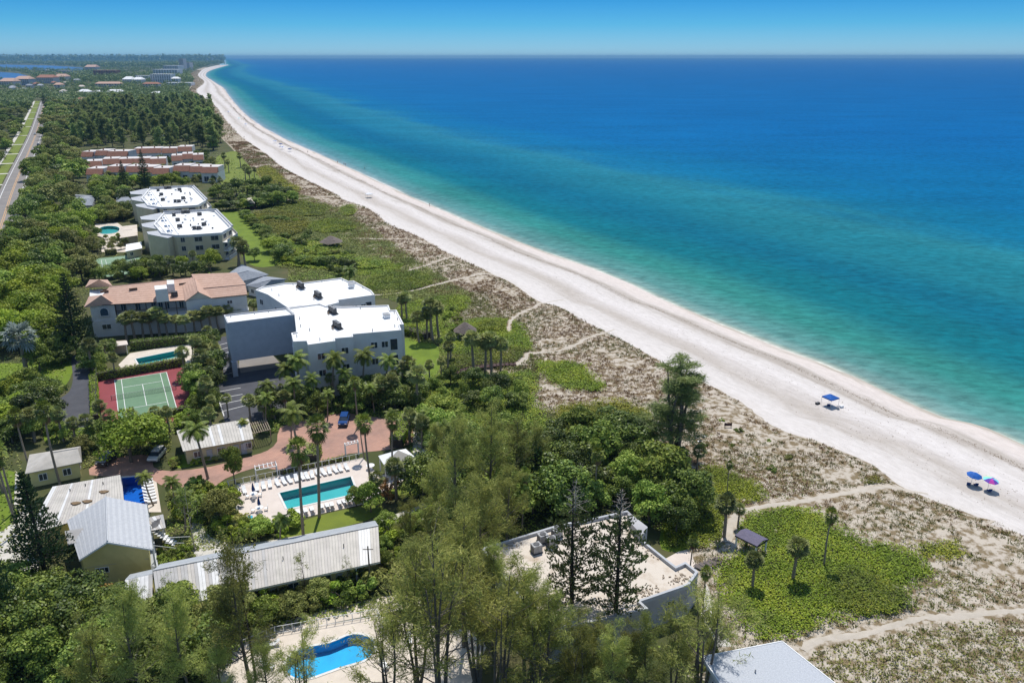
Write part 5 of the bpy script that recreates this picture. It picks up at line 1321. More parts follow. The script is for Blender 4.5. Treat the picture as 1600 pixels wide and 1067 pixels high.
def patio_chair(label, px, py, rz, group):
    b = G(px, py); t = thing('patio_chair', label, 'chair', (b[0], b[1], .05), rz, group)
    link('seat', MB().box((0, 0, .4), (1, 0), .5, .5, .05).mesh('seat', 'plastic_white'), t); link('backrest', MB().slab([(-.25, .24, .95), (.25, .24, .95), (.25, .29, .95), (-.25, .29, .95)], .5).mesh('backrest', 'plastic_white'), t)
    for x in (-.22, .22):
        for y in (-.22, .22): link('leg', MB().box((x, y, 0), (1, 0), .045, .045, .4).mesh('leg', 'plastic_white'), t)
pool_table('farther white table with a furled navy parasol on the pool deck', 397, 777); pool_table('nearer white table with a furled navy parasol on the pool deck', 406, 799)
for tn, tx, ty in (('farther', 397, 777), ('nearer', 406, 799)):
    c = np.array(G(tx, ty)[:2])
    for k_, a in enumerate((.3, 1.9, 3.4, 5.0)):
        p = c + np.array([math.cos(a), math.sin(a)]) * 1.0; q = PX(p[0], p[1], 0)
        patio_chair(f'white patio chair at the {tn} parasol table, on its {["right", "far", "left", "near"][k_]} side', q[0], q[1], a - math.pi / 2, 'patio chairs at the parasol tables')
b = G(389, 816); t = thing('towel_cart', 'aqua blue cart in the near left corner of the pool deck', 'cart', (b[0], b[1], .05))
link('tub', MB().box((0, 0, .3), (1, .3), 1.2, .7, .5).mesh('tub', 'plastic_aqua'), t); link('lid', MB().box((0, 0, .81), (1, .3), 1.25, .75, .08).mesh('lid', 'plastic_aqua'), t)
for x in (-.4, .4): link('wheel', MB().bar((x, -.35, .2), (x, -.28, .2), .2, 10).mesh('wheel', 'rubber'), t)
for i, (x, y) in enumerate([(579, 733), (585, 748)]): pool_ = G(x, y); t = thing('round_table', f'white round table at the right end of the long pool, {["farther", "nearer"][i]} one', 'table', (pool_[0], pool_[1], .05)); link('tabletop', MB().bar((0, 0, .7), (0, 0, .76), .75, 14).mesh('tabletop', 'plastic_white'), t); link('table_leg', MB().bar((0, 0, 0), (0, 0, .7), .06, 6).bar((0, 0, 0), (0, 0, .05), .4, 8).mesh('table_leg', 'plastic_white'), t)

# ---- beach things
def parasol(label, px, py, mats, tilt=0.0, r=1.25, h=2.3, seats=True):
    b = G(px, py); b = (b[0], b[1], .03); t = thing('beach_umbrella', label, 'umbrella', b)
    link('pole', MB().bar((0, 0, 0), (0, 0, h), .03, 6).mesh('pole', 'plastic_white'), t)
    n = 8
    for i in range(n):
        a0, a1 = 2 * math.pi * i / n, 2 * math.pi * (i + 1) / n; mb = MB()
        rings = [(0, h + .05), (r * .5, h - .1), (r, h - .42)]
        for (ra, za), (rb, zb) in zip(rings[:-1], rings[1:]):
            q = [(ra * math.cos(a0), ra * math.sin(a0), za), (rb * math.cos(a0), rb * math.sin(a0), zb), (rb * math.cos(a1), rb * math.sin(a1), zb), (ra * math.cos(a1), ra * math.sin(a1), za)]
            mb.slab(q if ra else q[:3], .02)
        o = link('canopy_gore', mb.mesh('canopy_gore', mats[i % len(mats)]), t); o.rotation_euler = (tilt, tilt * .5, 0)
    return b
def beach_chair(label, loc, rz, m='fabric_navy', group=None):
    t = thing('beach_chair', label, 'chair', loc, rz, group)
    link('seat', MB().slab([(-.28, -.3, .28), (.28, -.3, .28), (.28, .25, .22), (-.28, .25, .22)], .04).mesh('seat', m), t)
    link('backrest', MB().slab([(-.28, .25, .22), (.28, .25, .22), (.28, .55, .85), (-.28, .55, .85)], .04).mesh('backrest', m), t)
    fr = MB()
    for x in (-.3, .3): fr.bar((x, -.3, 0), (x, .3, .25), .02, 4).bar((x, .35, 0), (x, -.28, .28), .02, 4)
    link('frame', fr.mesh('frame', 'metal_grey'), t)
b = parasol('plain royal blue beach umbrella, left of the pair', 1517, 757, ['fabric_blue'], .12)
beach_chair('dark beach chair under the plain blue umbrella, left one', (b[0] - .6, b[1] - .3, .03), 2.6, group='chairs under the plain blue umbrella'); beach_chair('dark beach chair under the plain blue umbrella, right one', (b[0] + .5, b[1] - .5, .03), 2.9, group='chairs under the plain blue umbrella')
b = parasol('multicoloured beach umbrella in purple, magenta and aqua', 1543, 765, ['fabric_purple', 'fabric_aqua', 'fabric_lime', 'fabric_aqua', 'fabric_purple', 'fabric_magenta'], .1)
beach_chair('dark beach chair under the multicoloured umbrella', (b[0] - .2, b[1] - .7, .03), 3.0)
def canopy_tent(label, px, py, m, s=1.0):
    b = G(px, py); t = thing('canopy_tent', label, 'tent', (b[0], b[1], .03), .5)
    r, z = 1.5 * s, 2.0
    c = [(-r, -r), (r, -r), (r, r), (-r, r)]
    for i in range(4):
        p, q = c[i], c[(i + 1) % 4]; link('canopy_panel', MB().slab([(*p, z), (*q, z), (0, 0, z + .65)], .03).mesh('canopy_panel', m), t)
        link('valance', MB().slab([(*p, z), (*q, z), (q[0] * 1.02, q[1] * 1.02, z), (p[0] * 1.02, p[1] * 1.02, z)], .25).mesh('valance', m), t)
        link('leg', MB().bar((p[0], p[1], 0), (p[0], p[1], z), .03, 5).mesh('leg', 'metal_grey'), t)
    return b
b = canopy_tent('royal blue canopy tent standing alone on the near beach', 1296, 634, 'fabric_blue', .8)
beach_chair('navy beach chair shaded by the blue canopy tent', (b[0] - .4, b[1] - .4, .03), 2.8); beach_chair('white beach chair just outside the blue canopy tent', (b[0] + 1.2, b[1] - 1.5, .03), 2.6, 'fabric_white')
t = thing('cooler', 'white cooler box beside the blue canopy tent', 'cooler', (b[0] + 2.1, b[1] - 1.0, .03), .4); link('box', MB().box((0, 0, 0), (1, 0), .8, .45, .42).mesh('box', 'plastic_white'), t); link('lid', MB().box((0, 0, .425), (1, 0), .84, .48, .08).mesh('lid', 'plastic_white'), t)
b2 = (b[0] - 2.2, b[1] + .8); t = thing('push_cart', 'grey pull cart left of the blue canopy tent', 'cart', (b2[0], b2[1], .03), .6)
link('tray', MB().box((0, 0, .3), (1, 0), .9, .5, .1).mesh('tray', 'metal_dark'), t); link('handle', MB().bar((-.4, 0, .35), (-1.1, 0, .95), .03, 5).mesh('handle', 'metal_dark'), t)
for x in (-.3, .3): link('wheel', MB().bar((x, -.3, .18), (x, .3, .18), .18, 10).mesh('wheel', 'rubber'), t)
canopy_tent('small white and blue canopy alone on the middle beach', 577, 309, 'fabric_white', 1.0)
_fb = [(430, 224, 'fabric_blue', 'first of the far cluster from left'), (438.5, 229, 'fabric_navy', 'second of the far cluster from left'), (441, 233.5, 'fabric_blue', 'third of the far cluster from left'), (453, 237, 'fabric_navy', 'last of the far cluster, nearest the camera'), (384, 197, 'fabric_blue', 'farther up, beside the tall pines'), (373.5, 187.5, 'fabric_aqua', 'pale one beyond the tall pines'), (357, 177, 'fabric_blue', 'farthest of all, where the beach bends')]
for x, y, m, nm in _fb: parasol(f'distant beach umbrella, {nm}', x, y, [m, 'fabric_white'] if m != 'fabric_navy' else [m], .1, r=1.7)
b = G(1137, 671); t = thing('dune_sign', 'dark two post notice on the sand beside the lone pine', 'sign', b)
for x in (-.6, .6): link('post', MB().box((x, 0, 0), (1, 0), .1, .1, 1.5).mesh('post', 'wood_dark'), t)
link('board', MB().box((0, 0, .8), (1, 0), 1.5, .06, .6).mesh('board', 'wood_dark'), t)
for i, (x, y) in enumerate([(1088, 688), (1100, 686), (1092, 694)]): beach_chair(f'white beach chair beside the lone pine, {["left", "right", "nearest"][i]} one', (*G(x, y)[:2], .35), rnd.uniform(2, 4), 'fabric_white', 'white chairs beside the lone pine')

# ---- people, small and far: one continuous body each
def person_mesh(name, m):
    V = [(0, 0, .92), (0, 0, 1.15), (0, 0, 1.40), (0, 0, 1.50), (0, .02, 1.66), (0, .02, 1.74), (.19, 0, 1.40), (.27, .03, 1.13), (.27, .10, .88), (-.19, 0, 1.40), (-.26, -.02, 1.13), (-.25, .06, .88), (.10, 0, .88), (.12, .05, .48), (.12, -.02, .06), (.13, .14, .03), (-.10, 0, .88), (-.12, -.03, .48), (-.12, -.14, .07), (-.12, .02, .03)]
    E = [(0, 1), (1, 2), (2, 3), (3, 4), (4, 5), (2, 6), (6, 7), (7, 8), (2, 9), (9, 10), (10, 11), (0, 12), (12, 13), (13, 14), (14, 15), (0, 16), (16, 17), (17, 18), (18, 19)]
    Rr = [.15, .13, .15, .06, .10, .07, .065, .05, .035, .065, .05, .035, .09, .065, .045, .035, .09, .065, .045, .035]
    me = bpy.data.meshes.new(name); me.from_pydata(V, E, []); me.materials.append(M[m])
    sv = me.skin_vertices.new() if hasattr(me.skin_vertices, 'new') else None
    return me, Rr
def person(label, px, py, top, rz, z=0.0):
    b = G(px, py); me, Rr = person_mesh('person', 'skin')
    o = link('person', me); o.location = (b[0], b[1], z); o.rotation_euler = (0, 0, rz); tag(o, label, 'person', 'people on the far beach')
    bm_ = o.modifiers.new('skin', 'SKIN'); 
    if len(me.skin_vertices):
        for i, r_ in enumerate(Rr): me.skin_vertices[0].data[i].radius = (r_, r_)
        me.skin_vertices[0].data[0].use_root = True
    sb = o.modifiers.new('sub', 'SUBSURF'); sb.levels = 1; sb.render_levels = 1
    link('swimwear', MB().tube([(0, 0, .80), (0, 0, .92), (0, 0, 1.02)], [.19, .185, .16], 10).mesh('swimwear', top), o)
import bmesh
def add_skin_layer(me):
    bm = bmesh.new(); bm.from_mesh(me); bm.verts.layers.skin.verify(); bm.to_mesh(me); bm.free()
_pm = person_mesh
def person_mesh(name, m):
    me, Rr = _pm(name, m); add_skin_layer(me); return me, Rr
person('person in dark swimwear strolling at the waterline, left of a pair', 537.5, 257.5, 'fabric_navy', .4, -.35); person('person in blue swimwear strolling at the waterline, right of a pair', 540, 258.5, 'fabric_blue', .8, -.35)
person('person standing alone in the shallow water', 570, 263, 'car_dark', 2.0, -.8); person('person in white swimwear walking by the water, nearest to the camera', 671, 322, 'fabric_white', 1.0, -.3)
person('person on the wet sand between umbrella cluster and strolling pair', 527.5, 254.5, 'car_red', .3, -.3); person('person standing on the sand right of the far umbrella cluster', 481, 239, 'car_dark', .6, -.05)

# ---- cars
def car_meshes(paint):
    prof = [(-2.2, .45), (-2.25, .8), (-2.1, 1.0), (-1.2, 1.08), (2.0, 1.1), (2.25, .95), (2.25, .45)]
    body = MB(); n = len(prof)
    sec = [(-.9, .97), (-.86, 1), (.86, 1), (.9, .97)]
    for i in range(len(sec) - 1):
        a, b = sec[i], sec[i + 1]; body.add([(x * a[1], a[0], z) for x, z in prof] + [(x * b[1], b[0], z) for x, z in prof], [[k, n + k, n + (k + 1) % n, (k + 1) % n] for k in range(n)])
    body.add([(x * .97, -.9, z) for x, z in prof], [list(range(n))]); body.add([(x * .97, .9, z) for x, z in prof], [list(range(n))[::-1]])
    cab = MB(); lo = [(-1.3, -.84), (2.0, -.84), (2.0, .84), (-1.3, .84)]; hi = [(-.6, -.68), (1.75, -.68), (1.75, .68), (-.6, .68)]
    cab.add([(*p, 1.07) for p in lo] + [(*p, 1.62) for p in hi], [[0, 1, 5, 4], [1, 2, 6, 5], [2, 3, 7, 6], [3, 0, 4, 7]])
    roof = MB().slab([(-.62, -.7, 1.68), (1.78, -.7, 1.68), (1.78, .7, 1.68), (-.62, .7, 1.68)], .07)
    tyre = MB().bar((0, -.11, 0), (0, .11, 0), .34, 14); rim = MB().bar((0, -.12, 0), (0, .12, 0), .2, 10)
    lamp = MB().box((0, 0, 0), (1, 0), .1, .34, .14); bump = MB().box((0, 0, 0), (1, 0), .16, 1.7, .2)
    return [body.mesh('body', paint), cab.mesh('window_band', 'glass_dark'), roof.mesh('roof', paint), tyre.mesh('wheel', 'rubber'), rim.mesh('rim', 'metal_grey'), lamp.mesh('headlight', 'lamp_white'), bump.mesh('bumper', 'metal_dark')]
CARS = {}
def car(label, px, py, rz, paint, group=None):
    ms = CARS.setdefault(paint, car_meshes(paint)); b = G(px, py); t = thing('parked_car' if group is None else 'car', label, 'car', (b[0], b[1], .06), rz, group)
    link('body', ms[0], t); link('window_band', ms[1], t); link('roof', ms[2], t)
    for x in (-1.4, 1.4):
        for y in (-.82, .82):
            o = link('wheel', ms[3], t); o.location = (x, y, .34); link('rim', ms[4], o)
    for y in (-.6, .6): o = link('headlight', ms[5], t); o.location = (-2.22, y, .72)
    for x in (-2.25, 2.25): o = link('bumper', ms[6], t); o.location = (x, 0, .42)
car('dark blue car parked at the far edge of the brick drive', 538, 661, A0 + 1.15, 'car_blue'); car('white car parked beside the leaning bright green tree', 246, 716, A0 + 1.1, 'car_white')
car('dark car half hidden left of the leaning bright green tree', 168, 722, A0 + 1.0, 'car_dark'); car('dark car on the road at the left edge', 1, 381, 1.9, 'car_dark', 'cars on the road'); car('dark car on the road in the near left corner of the street', -2, 431, 1.9, 'car_dark', 'cars on the road')
car('small dark car farther up the road', 60, 228, 1.95, 'car_dark', 'cars on the road'); car('white car farthest up the road', 55, 211, 1.95, 'car_white', 'cars on the road')
# utility poles and lamp posts
def pole(label, px, py, top, arm=True, name='utility_pole', m='bark_grey'):
    b = G(px, py); h = HT(px, py, top); t = thing(name, label, 'pole', b)
    link('shaft', MB().tube([(0, 0, 0), (0, 0, h)], [.13, .09], 8).mesh('shaft', m), t)
    if arm: link('crossarm', MB().bar((-.7, 0, h - .5), (.7, 0, h - .5), .06, 4).mesh('crossarm', m), t)
    else: link('lantern', MB().tube([(0, 0, h), (0, 0, h + .15), (0, 0, h + .4)], [.1, .22, .08], 8).mesh('lantern', 'lamp_white'), t)
pole('wooden utility pole rising beside the long ribbed roof', 579, 915, 853); pole('white garden lamp post before the nearer beige condominium', 329, 412, 393, False, 'lamp_post', 'metal_grey'); pole('small lamp post on the lawn left of the driveway', 83, 613, 599, False, 'lamp_post', 'metal_dark'); pole('slim pole beside the far pale green court', 133, 415, 396, False, 'lamp_post', 'metal_dark')

# ---- buildings far up the island
def far_block(label, x0, x1, yb, h, wall, roof, depth=18, storeys=None, pitched=False):
    a, b = np.array(G(x0, yb)[:2]), np.array(G(x1, yb)[:2]); L = np.hypot(*(b - a)); d = (b - a) / L; o = np.array([-d[1], d[0]])
    t = thing('far_building', label, 'building', (*((a + b) / 2), 0))
    poly = [tuple(a), tuple(b), tuple(b + o * depth), tuple(a + o * depth)]
    part('wall', MB().prism(poly, 0, h), wall, t)
    if pitched:
        m0, m1 = a + o * depth / 2 + d * min(4, L * .2), b + o * depth / 2 - d * min(4, L * .2); e = .8
        c = [a - o * e - d * e, b - o * e + d * e, b + o * (depth + e) + d * e, a + o * (depth + e) - d * e]; rz = h + depth * .22
        V = [Vector((*p, h)) for p in c] + [Vector((*m0, rz)), Vector((*m1, rz))]
        for f in ((0, 1, 5, 4), (1, 2, 5), (2, 3, 4, 5), (3, 0, 4)): part('roof_slope', MB().slab([V[i] for i in f], .25), roof, t)
    else: part('roof', MB().prism([tuple(np.array(p) + (0 if i < 2 else 0) * o) for i, p in enumerate(poly)], h + .01, h + .7), roof, t)
    ns = storeys or max(1, int(h // 3.4)); nw = max(2, min(9, int(L / 5)))
    for s in range(ns):
        for k in range(nw):
            p = a + d * (L * (k + .25) / nw); mb = MB().prism([tuple(p), tuple(p + d * L / nw * .5), tuple(p + d * L / nw * .5 - o * .15), tuple(p - o * .15)], s * h / ns + h / ns * .3, s * h / ns + h / ns * .78)
            part('window', mb, 'glass_dark', t)
FB = [('white condominium block with a flat roof farthest left of the white cluster', 212, 232, 127.5, 9, 'stucco_white', 'roof_white', 30, 0), ('largest white condominium block in the far white cluster', 236, 268, 130, 13, 'stucco_white', 'roof_white', 40, 0), ('white block behind the largest far white condominium', 240, 278, 121.5, 15, 'stucco_white', 'roof_white', 60, 0), ('tallest white block at the back of the far white cluster', 256, 279, 114.5, 18, 'stucco_white', 'roof_white', 80, 0),
 ('pinkish tower right behind the far white cluster', 281, 288, 112, 34, 'stucco_pinkish', 'roof_sandy', 50, 0), ('low pinkish block right of the far pinkish tower', 289, 297, 110, 22, 'stucco_pinkish', 'terracotta', 60, 0), ('grey high rise on the far point', 318, 324, 96.8, 52, 'stucco_pinkish', 'parapet_grey', 90, 0), ('second grey high rise on the far point', 325, 330, 97, 50, 'stucco_pinkish', 'parapet_grey', 90, 0),
 ('lone tower on the horizon at left', 95.5, 99.5, 93.2, 98, 'stucco_grey', 'parapet_grey', 90, 12), ('long terracotta roofed block left of the far white cluster', 150, 188, 140, 7, 'stucco_pinkish', 'terracotta', 22, 1), ('terracotta roofed block in front of the far white cluster', 224, 248, 140.5, 7, 'stucco_pinkish', 'terracotta_red', 20, 1), ('white roofed villa left before the long terracotta block', 122, 137, 148.5, 5, 'stucco_white', 'roof_white', 24, 1), ('white roofed villa among pines under the long terracotta block', 166, 189, 150.5, 6, 'stucco_grey', 'roof_white', 26, 1),
 ('white roofed villa among pines below the terracotta block', 235, 251, 152, 5, 'stucco_white', 'roof_white', 22, 1), ('small white roof between two far villas', 147, 156, 148.5, 5, 'stucco_white', 'roof_white', 16, 1), ('red and pink apartment block beyond the bend of the road', 147, 182, 122, 14, 'terracotta_red', 'terracotta', 45, 0), ('pinkish block farther behind the red apartments', 133, 150, 112, 12, 'stucco_pinkish', 'terracotta', 60, 1), ('brown roofed block on the bay side at far left', 0, 22, 137, 8, 'stucco_pinkish', 'terracotta', 40, 1),
 ('grey roofed block next to the brown one by the bay', 24, 46, 134, 9, 'stucco_grey', 'terracotta', 40, 1), ('row of brown flats by the near bay water', 58, 84, 131, 9, 'stucco_pinkish', 'terracotta_red', 40, 1), ('red roofed flats right of the brown flats', 86, 103, 129, 9, 'stucco_pinkish', 'terracotta', 40, 1), ('pale waterfront villa on the bay spit', 90, 108, 117, 9, 'stucco_grey', 'roof_sandy', 40, 0), ('long thin white roof in the trees left of the pine grove', 113, 143, 173, 4, 'stucco_white', 'roof_white', 10, 0),
 ('low white roof by the far beach', 260, 299, 134.5, 4, 'stucco_white', 'roof_white', 30, 0), ('two tone villa by the far white cluster, nearest the beach', 268, 279, 130.5, 7, 'stucco_white', 'roof_white', 26, 1), ('white dome roofed villa left of the far white cluster', 192, 206, 130.5, 6, 'stucco_white', 'roof_white', 40, 1), ('white gabled villa right of the dome roofed one', 208, 221, 131, 6, 'stucco_white', 'roof_white', 36, 1), ('salmon roofed house left of the road end', 85, 95, 140.5, 6, 'stucco_pinkish', 'terracotta', 24, 1), ('red roofed house among trees above the road', 119, 135, 165, 7, 'stucco_pinkish', 'terracotta_red', 18, 1)]
for l, x0, x1, yb, h, wm, rm, dp, pt in FB: far_block(l, x0, x1, yb, h * (1.75 if 105 < yb < 145 else 1.15), wm, rm, dp * .8, None if pt < 2 else pt, pt == 1)
_r = random.Random(21)
for i in range(13):
    x = 5 + i * 16 + _r.uniform(-4, 4); y = 99.6 + _r.uniform(-.6, .8)
    far_block(f'distant white waterfront house on the far bay shore, {ORD[i]} from left', x, x + _r.uniform(3, 7), y, _r.uniform(6, 9), 'stucco_white', _r.choice(['roof_white', 'roof_sandy', 'roof_white']), 50, 1, True)
_sm = sorted((_r.uniform(0, 232), _r.uniform(109, 152)) for _ in range(60)); _sm = [q for q in _sm if not any(inside(P2(b), np.array([G(*q)[0]]), np.array([G(*q)[1]]))[0] for b in ([(-60, 109), (70, 110), (70, 131), (-60, 131)], [(55, 160), (85, 160), (85, 138), (60, 138)], [(10, 98), (140, 100), (140, 113), (-10, 113)]))][:20]
for i, (x, y) in enumerate(_sm): far_block(f'small house glimpsed in the far woods, {ORD[i]} of twenty from left', x, x + _r.uniform(3.5, 8), y, _r.uniform(6, 9) * (1.5 if y < 125 else 1.0), _r.choice(['stucco_white', 'stucco_pinkish']), _r.choice(['shingle_grey', 'roof_sandy', 'terracotta_red', 'terracotta_red', 'shingle_slate']), 14, 1, True)
for i, (x, y) in enumerate([(178, 192), (196, 187), (214, 190), (232, 193), (247, 214), (256, 219), (266, 205)]):
    far_block(f'white roofed cottage glimpsed between the grove pines, {ORD[i]} from left', x, x + _r.uniform(5, 9), y, 4.5, 'stucco_white', 'roof_white', 12, 1, False)

# ================================================================== VEGETATION
def unit(a): return a / (np.linalg.norm(a, axis=-1, keepdims=True) + 1e-9)
def quads(C, D, S, L, W):
    """quads centred at C, long axis D, side axis S, length L, width W"""
    L = np.broadcast_to(np.asarray(L, float), (len(C),))[:, None]; W = np.broadcast_to(np.asarray(W, float), (len(C),))[:, None]
    a = D * L / 2; b = S * W / 2
    V = np.stack([C - a, C - a * .1 + b, C + a, C - a * .1 - b], 1).reshape(-1, 3)
    return V, np.arange(4 * len(C)).reshape(-1, 4)
def leaves(C, N, size, g, flat=.5):
    """leaf faces whose normals scatter about N"""
    n = unit(N + g.normal(0, flat, N.shape)); r = g.normal(size=N.shape)
    D = unit(np.cross(n, r)); S = np.cross(n, D); s = size * g.uniform(.6, 1.35, len(C))
    return quads(C, D, S, s * 1.15, s * .8)
def join(parts):
    V = []; Fq = []; mi = []; o = 0
    for v, f, m in parts:
        V.append(v); Fq.append(f + o); mi.append(np.full(len(f), m)); o += len(v)
    return np.concatenate(V), np.concatenate(Fq), np.concatenate(mi)
TREES = {}     # kind -> list of variants; a variant is a list of (part name, mesh); each built 1 m high... scaled by its own height
def curved(p0, p1, bend, n=5):
    p0 = np.array(p0, float); p1 = np.array(p1, float)
    return [tuple(p0 + (p1 - p0) * t + np.array(bend) * math.sin(math.pi * t)) for t in np.linspace(0, 1, n)]

def casuarina(seed, h=18.0, nb=30, wisps=70, far=False, spread=.30, stems=1, m='needle', wl=.75, ww=.055, lean=.0, bare=.12, jit=.017):
    g = np.random.default_rng(seed); mb = MB(); Cs = []; Ds = []
    for st in range(stems):
        ang = g.uniform(0, 6.28) if stems < 5 else st * 1.3; hs = h * (1 if st == 0 else g.uniform(.7, .97)); off = np.array([math.cos(ang), math.sin(ang), 0]) * (0 if st == 0 else h * g.uniform(.05, .13) * (1 if stems < 5 else .9))
        top = np.array([g.normal(0, .03) * h + lean * h, g.normal(0, .03) * h, hs]) + off
        tr = curved(off * .15, top, (g.normal(0, .02) * h, g.normal(0, .02) * h, 0), 8); r0 = .016 * h * (1 if stems == 1 else .75)
        mb.tube(tr, list(np.linspace(r0, .02, 8)), 6)
        T = np.array(tr)
        for b in range(nb // stems):
            t = g.uniform(.22, .97) if b else .98; k = t * 7; i = min(int(k), 6); p = T[i] + (T[i + 1] - T[i]) * (k - i)
            a = g.uniform(0, 6.28); el = g.uniform(.25, .95) + .3 * t; L = h * spread * (1.12 - t * .8) * g.uniform(.6, 1.15)
            d = np.array([math.cos(a) * math.cos(el), math.sin(a) * math.cos(el), math.sin(el)])
            q = p + d * L; br = curved(p, q, (0, 0, -.06 * L), 4)
            if L > .8: mb.tube(br, list(np.linspace(max(.03, r0 * .32 * (1 - t * .6)), .012, 4)), 4)
            ns = 5
            for s in range(ns):
                u = g.uniform(bare + .2, 1.0); c = p + d * L * u + np.array([0, 0, -.06 * L * math.sin(math.pi * u)])
                dd = unit(d + g.normal(0, .55, 3) + np.array([0, 0, .15])); tl = L * g.uniform(.16, .36)
                if not far: mb.bar(c, c + dd * tl, .014, 3, .008)
                w = max(4, int(wisps / ns * g.uniform(.5, 1.4))); f = g.uniform(0, 1.1, (w, 1))
                pos = c + dd * tl * f + g.normal(0, jit * h, (w, 3)) * np.array([1, 1, .85])
                di = unit(dd * .8 + g.normal(0, .55, (w, 3)) + np.array([0, 0, -.25]))
                Cs.append(pos); Ds.append(di)
    C = np.concatenate(Cs); D = np.concatenate(Ds); S = unit(np.cross(D, g.normal(size=D.shape)))
    V, Fq = quads(C, D, S, wl * g.uniform(.5, 1.3, len(C)), ww * g.uniform(.7, 1.5, len(C)))
    return [('trunk', mb.mesh('trunk', 'bark_grey')), ('crown', npmesh('crown', V, Fq, m))], h

def norfolk(seed, h=18.0, sparse=False, m='needle_dark', wid=.2):
    g = np.random.default_rng(seed); mb = MB(); mb.tube(curved((0, 0, 0), (g.normal(0, .1), g.normal(0, .1), h), (.1, .05, 0), 8), list(np.linspace(.016 * h, .03, 8)), 7)
    Cs = []; Ds = []; Ls = []; dead = MB(); dead.bar((0, 0, h * .78), (0, 0, h * .995), .05, 4, .02) if sparse else None
    z = h * (.10 if not sparse else .22); step = .030 * h if not sparse else .024 * h
    while z < h * .99:
        t = z / h; L0 = h * wid * (min(1.0, (1 - t) * (1.35 if not sparse else 2.6) + .06)); n = 6 if not sparse else 5; a0 = g.uniform(0, 6.28)
        top_bare = sparse and t > .80
        for k in range(n):
            a = a0 + k * 6.283 / n + g.normal(0, .12); L = L0 * g.uniform(.75, 1.1); up = g.uniform(.02, .3)
            d = np.array([math.cos(a), math.sin(a), up]); p = np.array([0, 0, z]); q = p + d * L
            (dead if top_bare else mb).bar(p, q, max(.02, .02 * L), 3, .012)
            if top_bare:
                for s in range(5):
                    c = p + d * L * g.uniform(.2, 1); e = unit(d + g.normal(0, .6, 3)); dead.bar(c, c + e * L * .22, .015, 3, .006)
                continue
            w = int((26 if not sparse else 22) * max(.5, L / 2.5)); u = g.uniform(.25 if not sparse else .3, 1.05, (w, 1))
            side = np.array([-d[1], d[0], 0])
            pos = p + d * L * u + side * g.normal(0, .12 * L if not sparse else .07 * L, (w, 1)) + np.array([0, 0, 1]) * (g.uniform(0, .14, (w, 1)) * L * u)
            Cs.append(pos); Ds.append(unit(d * .5 + g.normal(0, .35, (w, 3)) + np.array([0, 0, .75]))); Ls.append(np.full(w, .42 if not sparse else .40))
        z += step * g.uniform(.8, 1.2)
    C = np.concatenate(Cs); D = np.concatenate(Ds); L = np.concatenate(Ls); S = unit(np.cross(D, g.normal(size=D.shape)))
    V, Fq = quads(C, D, S, L * g.uniform(.7, 1.4, len(C)), L * .42); V2, F2 = quads(C, D, np.cross(D, S), L, L * .42)
    V, Fq, _ = join([(V, Fq, 0), (V2, F2, 0)])
    ps = [('trunk', mb.mesh('trunk', 'bark_dark')), ('crown', npmesh('crown', V, Fq, m))]
    if dead.v: ps.append(('bare_branches', dead.mesh('bare_branches', 'bark_pale')))
    return ps, h

def fan_palm(seed, h=10.0, nl=38, r=1.5, skirt=12, m='frond', lean=.06, tr=.17):
    g = np.random.default_rng(seed); mb = MB(); top = np.array([lean * h * g.choice([-1, 1]), g.normal(0, .03) * h, h - r * .6])
    mb.tube(curved((0, 0, 0), top, (g.normal(0, .15), g.normal(0, .15), 0), 7), list(np.linspace(tr * 1.35, tr * .85, 7)), 8)
    def fans(n, emin, emax, rr):
        Vs = []; Fs = []; o = 0
        for i in range(n):
            a = i * 2.399 + g.normal(0, .2); el = emin + (emax - emin) * ((i + .5) / n) + g.normal(0, .1)
            d = np.array([math.cos(a) * math.cos(el), math.sin(a) * math.cos(el), math.sin(el)]); sd = np.array([-math.sin(a), math.cos(a), 0]); up = np.cross(d, sd) * -1
            pet = rr * g.uniform(.42, .6); c = top + d * pet; R_ = rr * g.uniform(.48, .62)
            wv = sd * .025
            Vs += [top + wv, top - wv, c - wv, c + wv]; Fs.append([o, o + 1, o + 2, o + 3]); o += 4
            nb = 9
            for k in range(nb):
                th = (k - (nb - 1) / 2) * .33; dr = d * math.cos(th) + sd * math.sin(th); sg = -dr if False else dr
                tip = c + dr * R_ * (1 - .12 * abs(th)) + np.array([0, 0, -.16 * R_ - .08 * R_ * abs(th)]); pe = unit(np.cross(dr, up)) * R_ * .105
                mid = c + dr * R_ * .55 + up * (.04 * R_ * (1 if k % 2 else -1))
                Vs += [c, mid + pe, tip, mid - pe]; Fs.append([o, o + 1, o + 2, o + 3]); o += 4
        return np.array(Vs), np.array(Fs)
    V, Fq = fans(nl, -.75, 1.35, r); ps = [('trunk', mb.mesh('trunk', 'bark_palm')), ('crown', npmesh('crown', V, Fq, m))]
    if skirt:
        V, Fq = fans(skirt, -1.45, -.85, r * .95); ps.append(('dead_skirt', npmesh('dead_skirt', V, Fq, 'frond_dead')))
    return ps, h

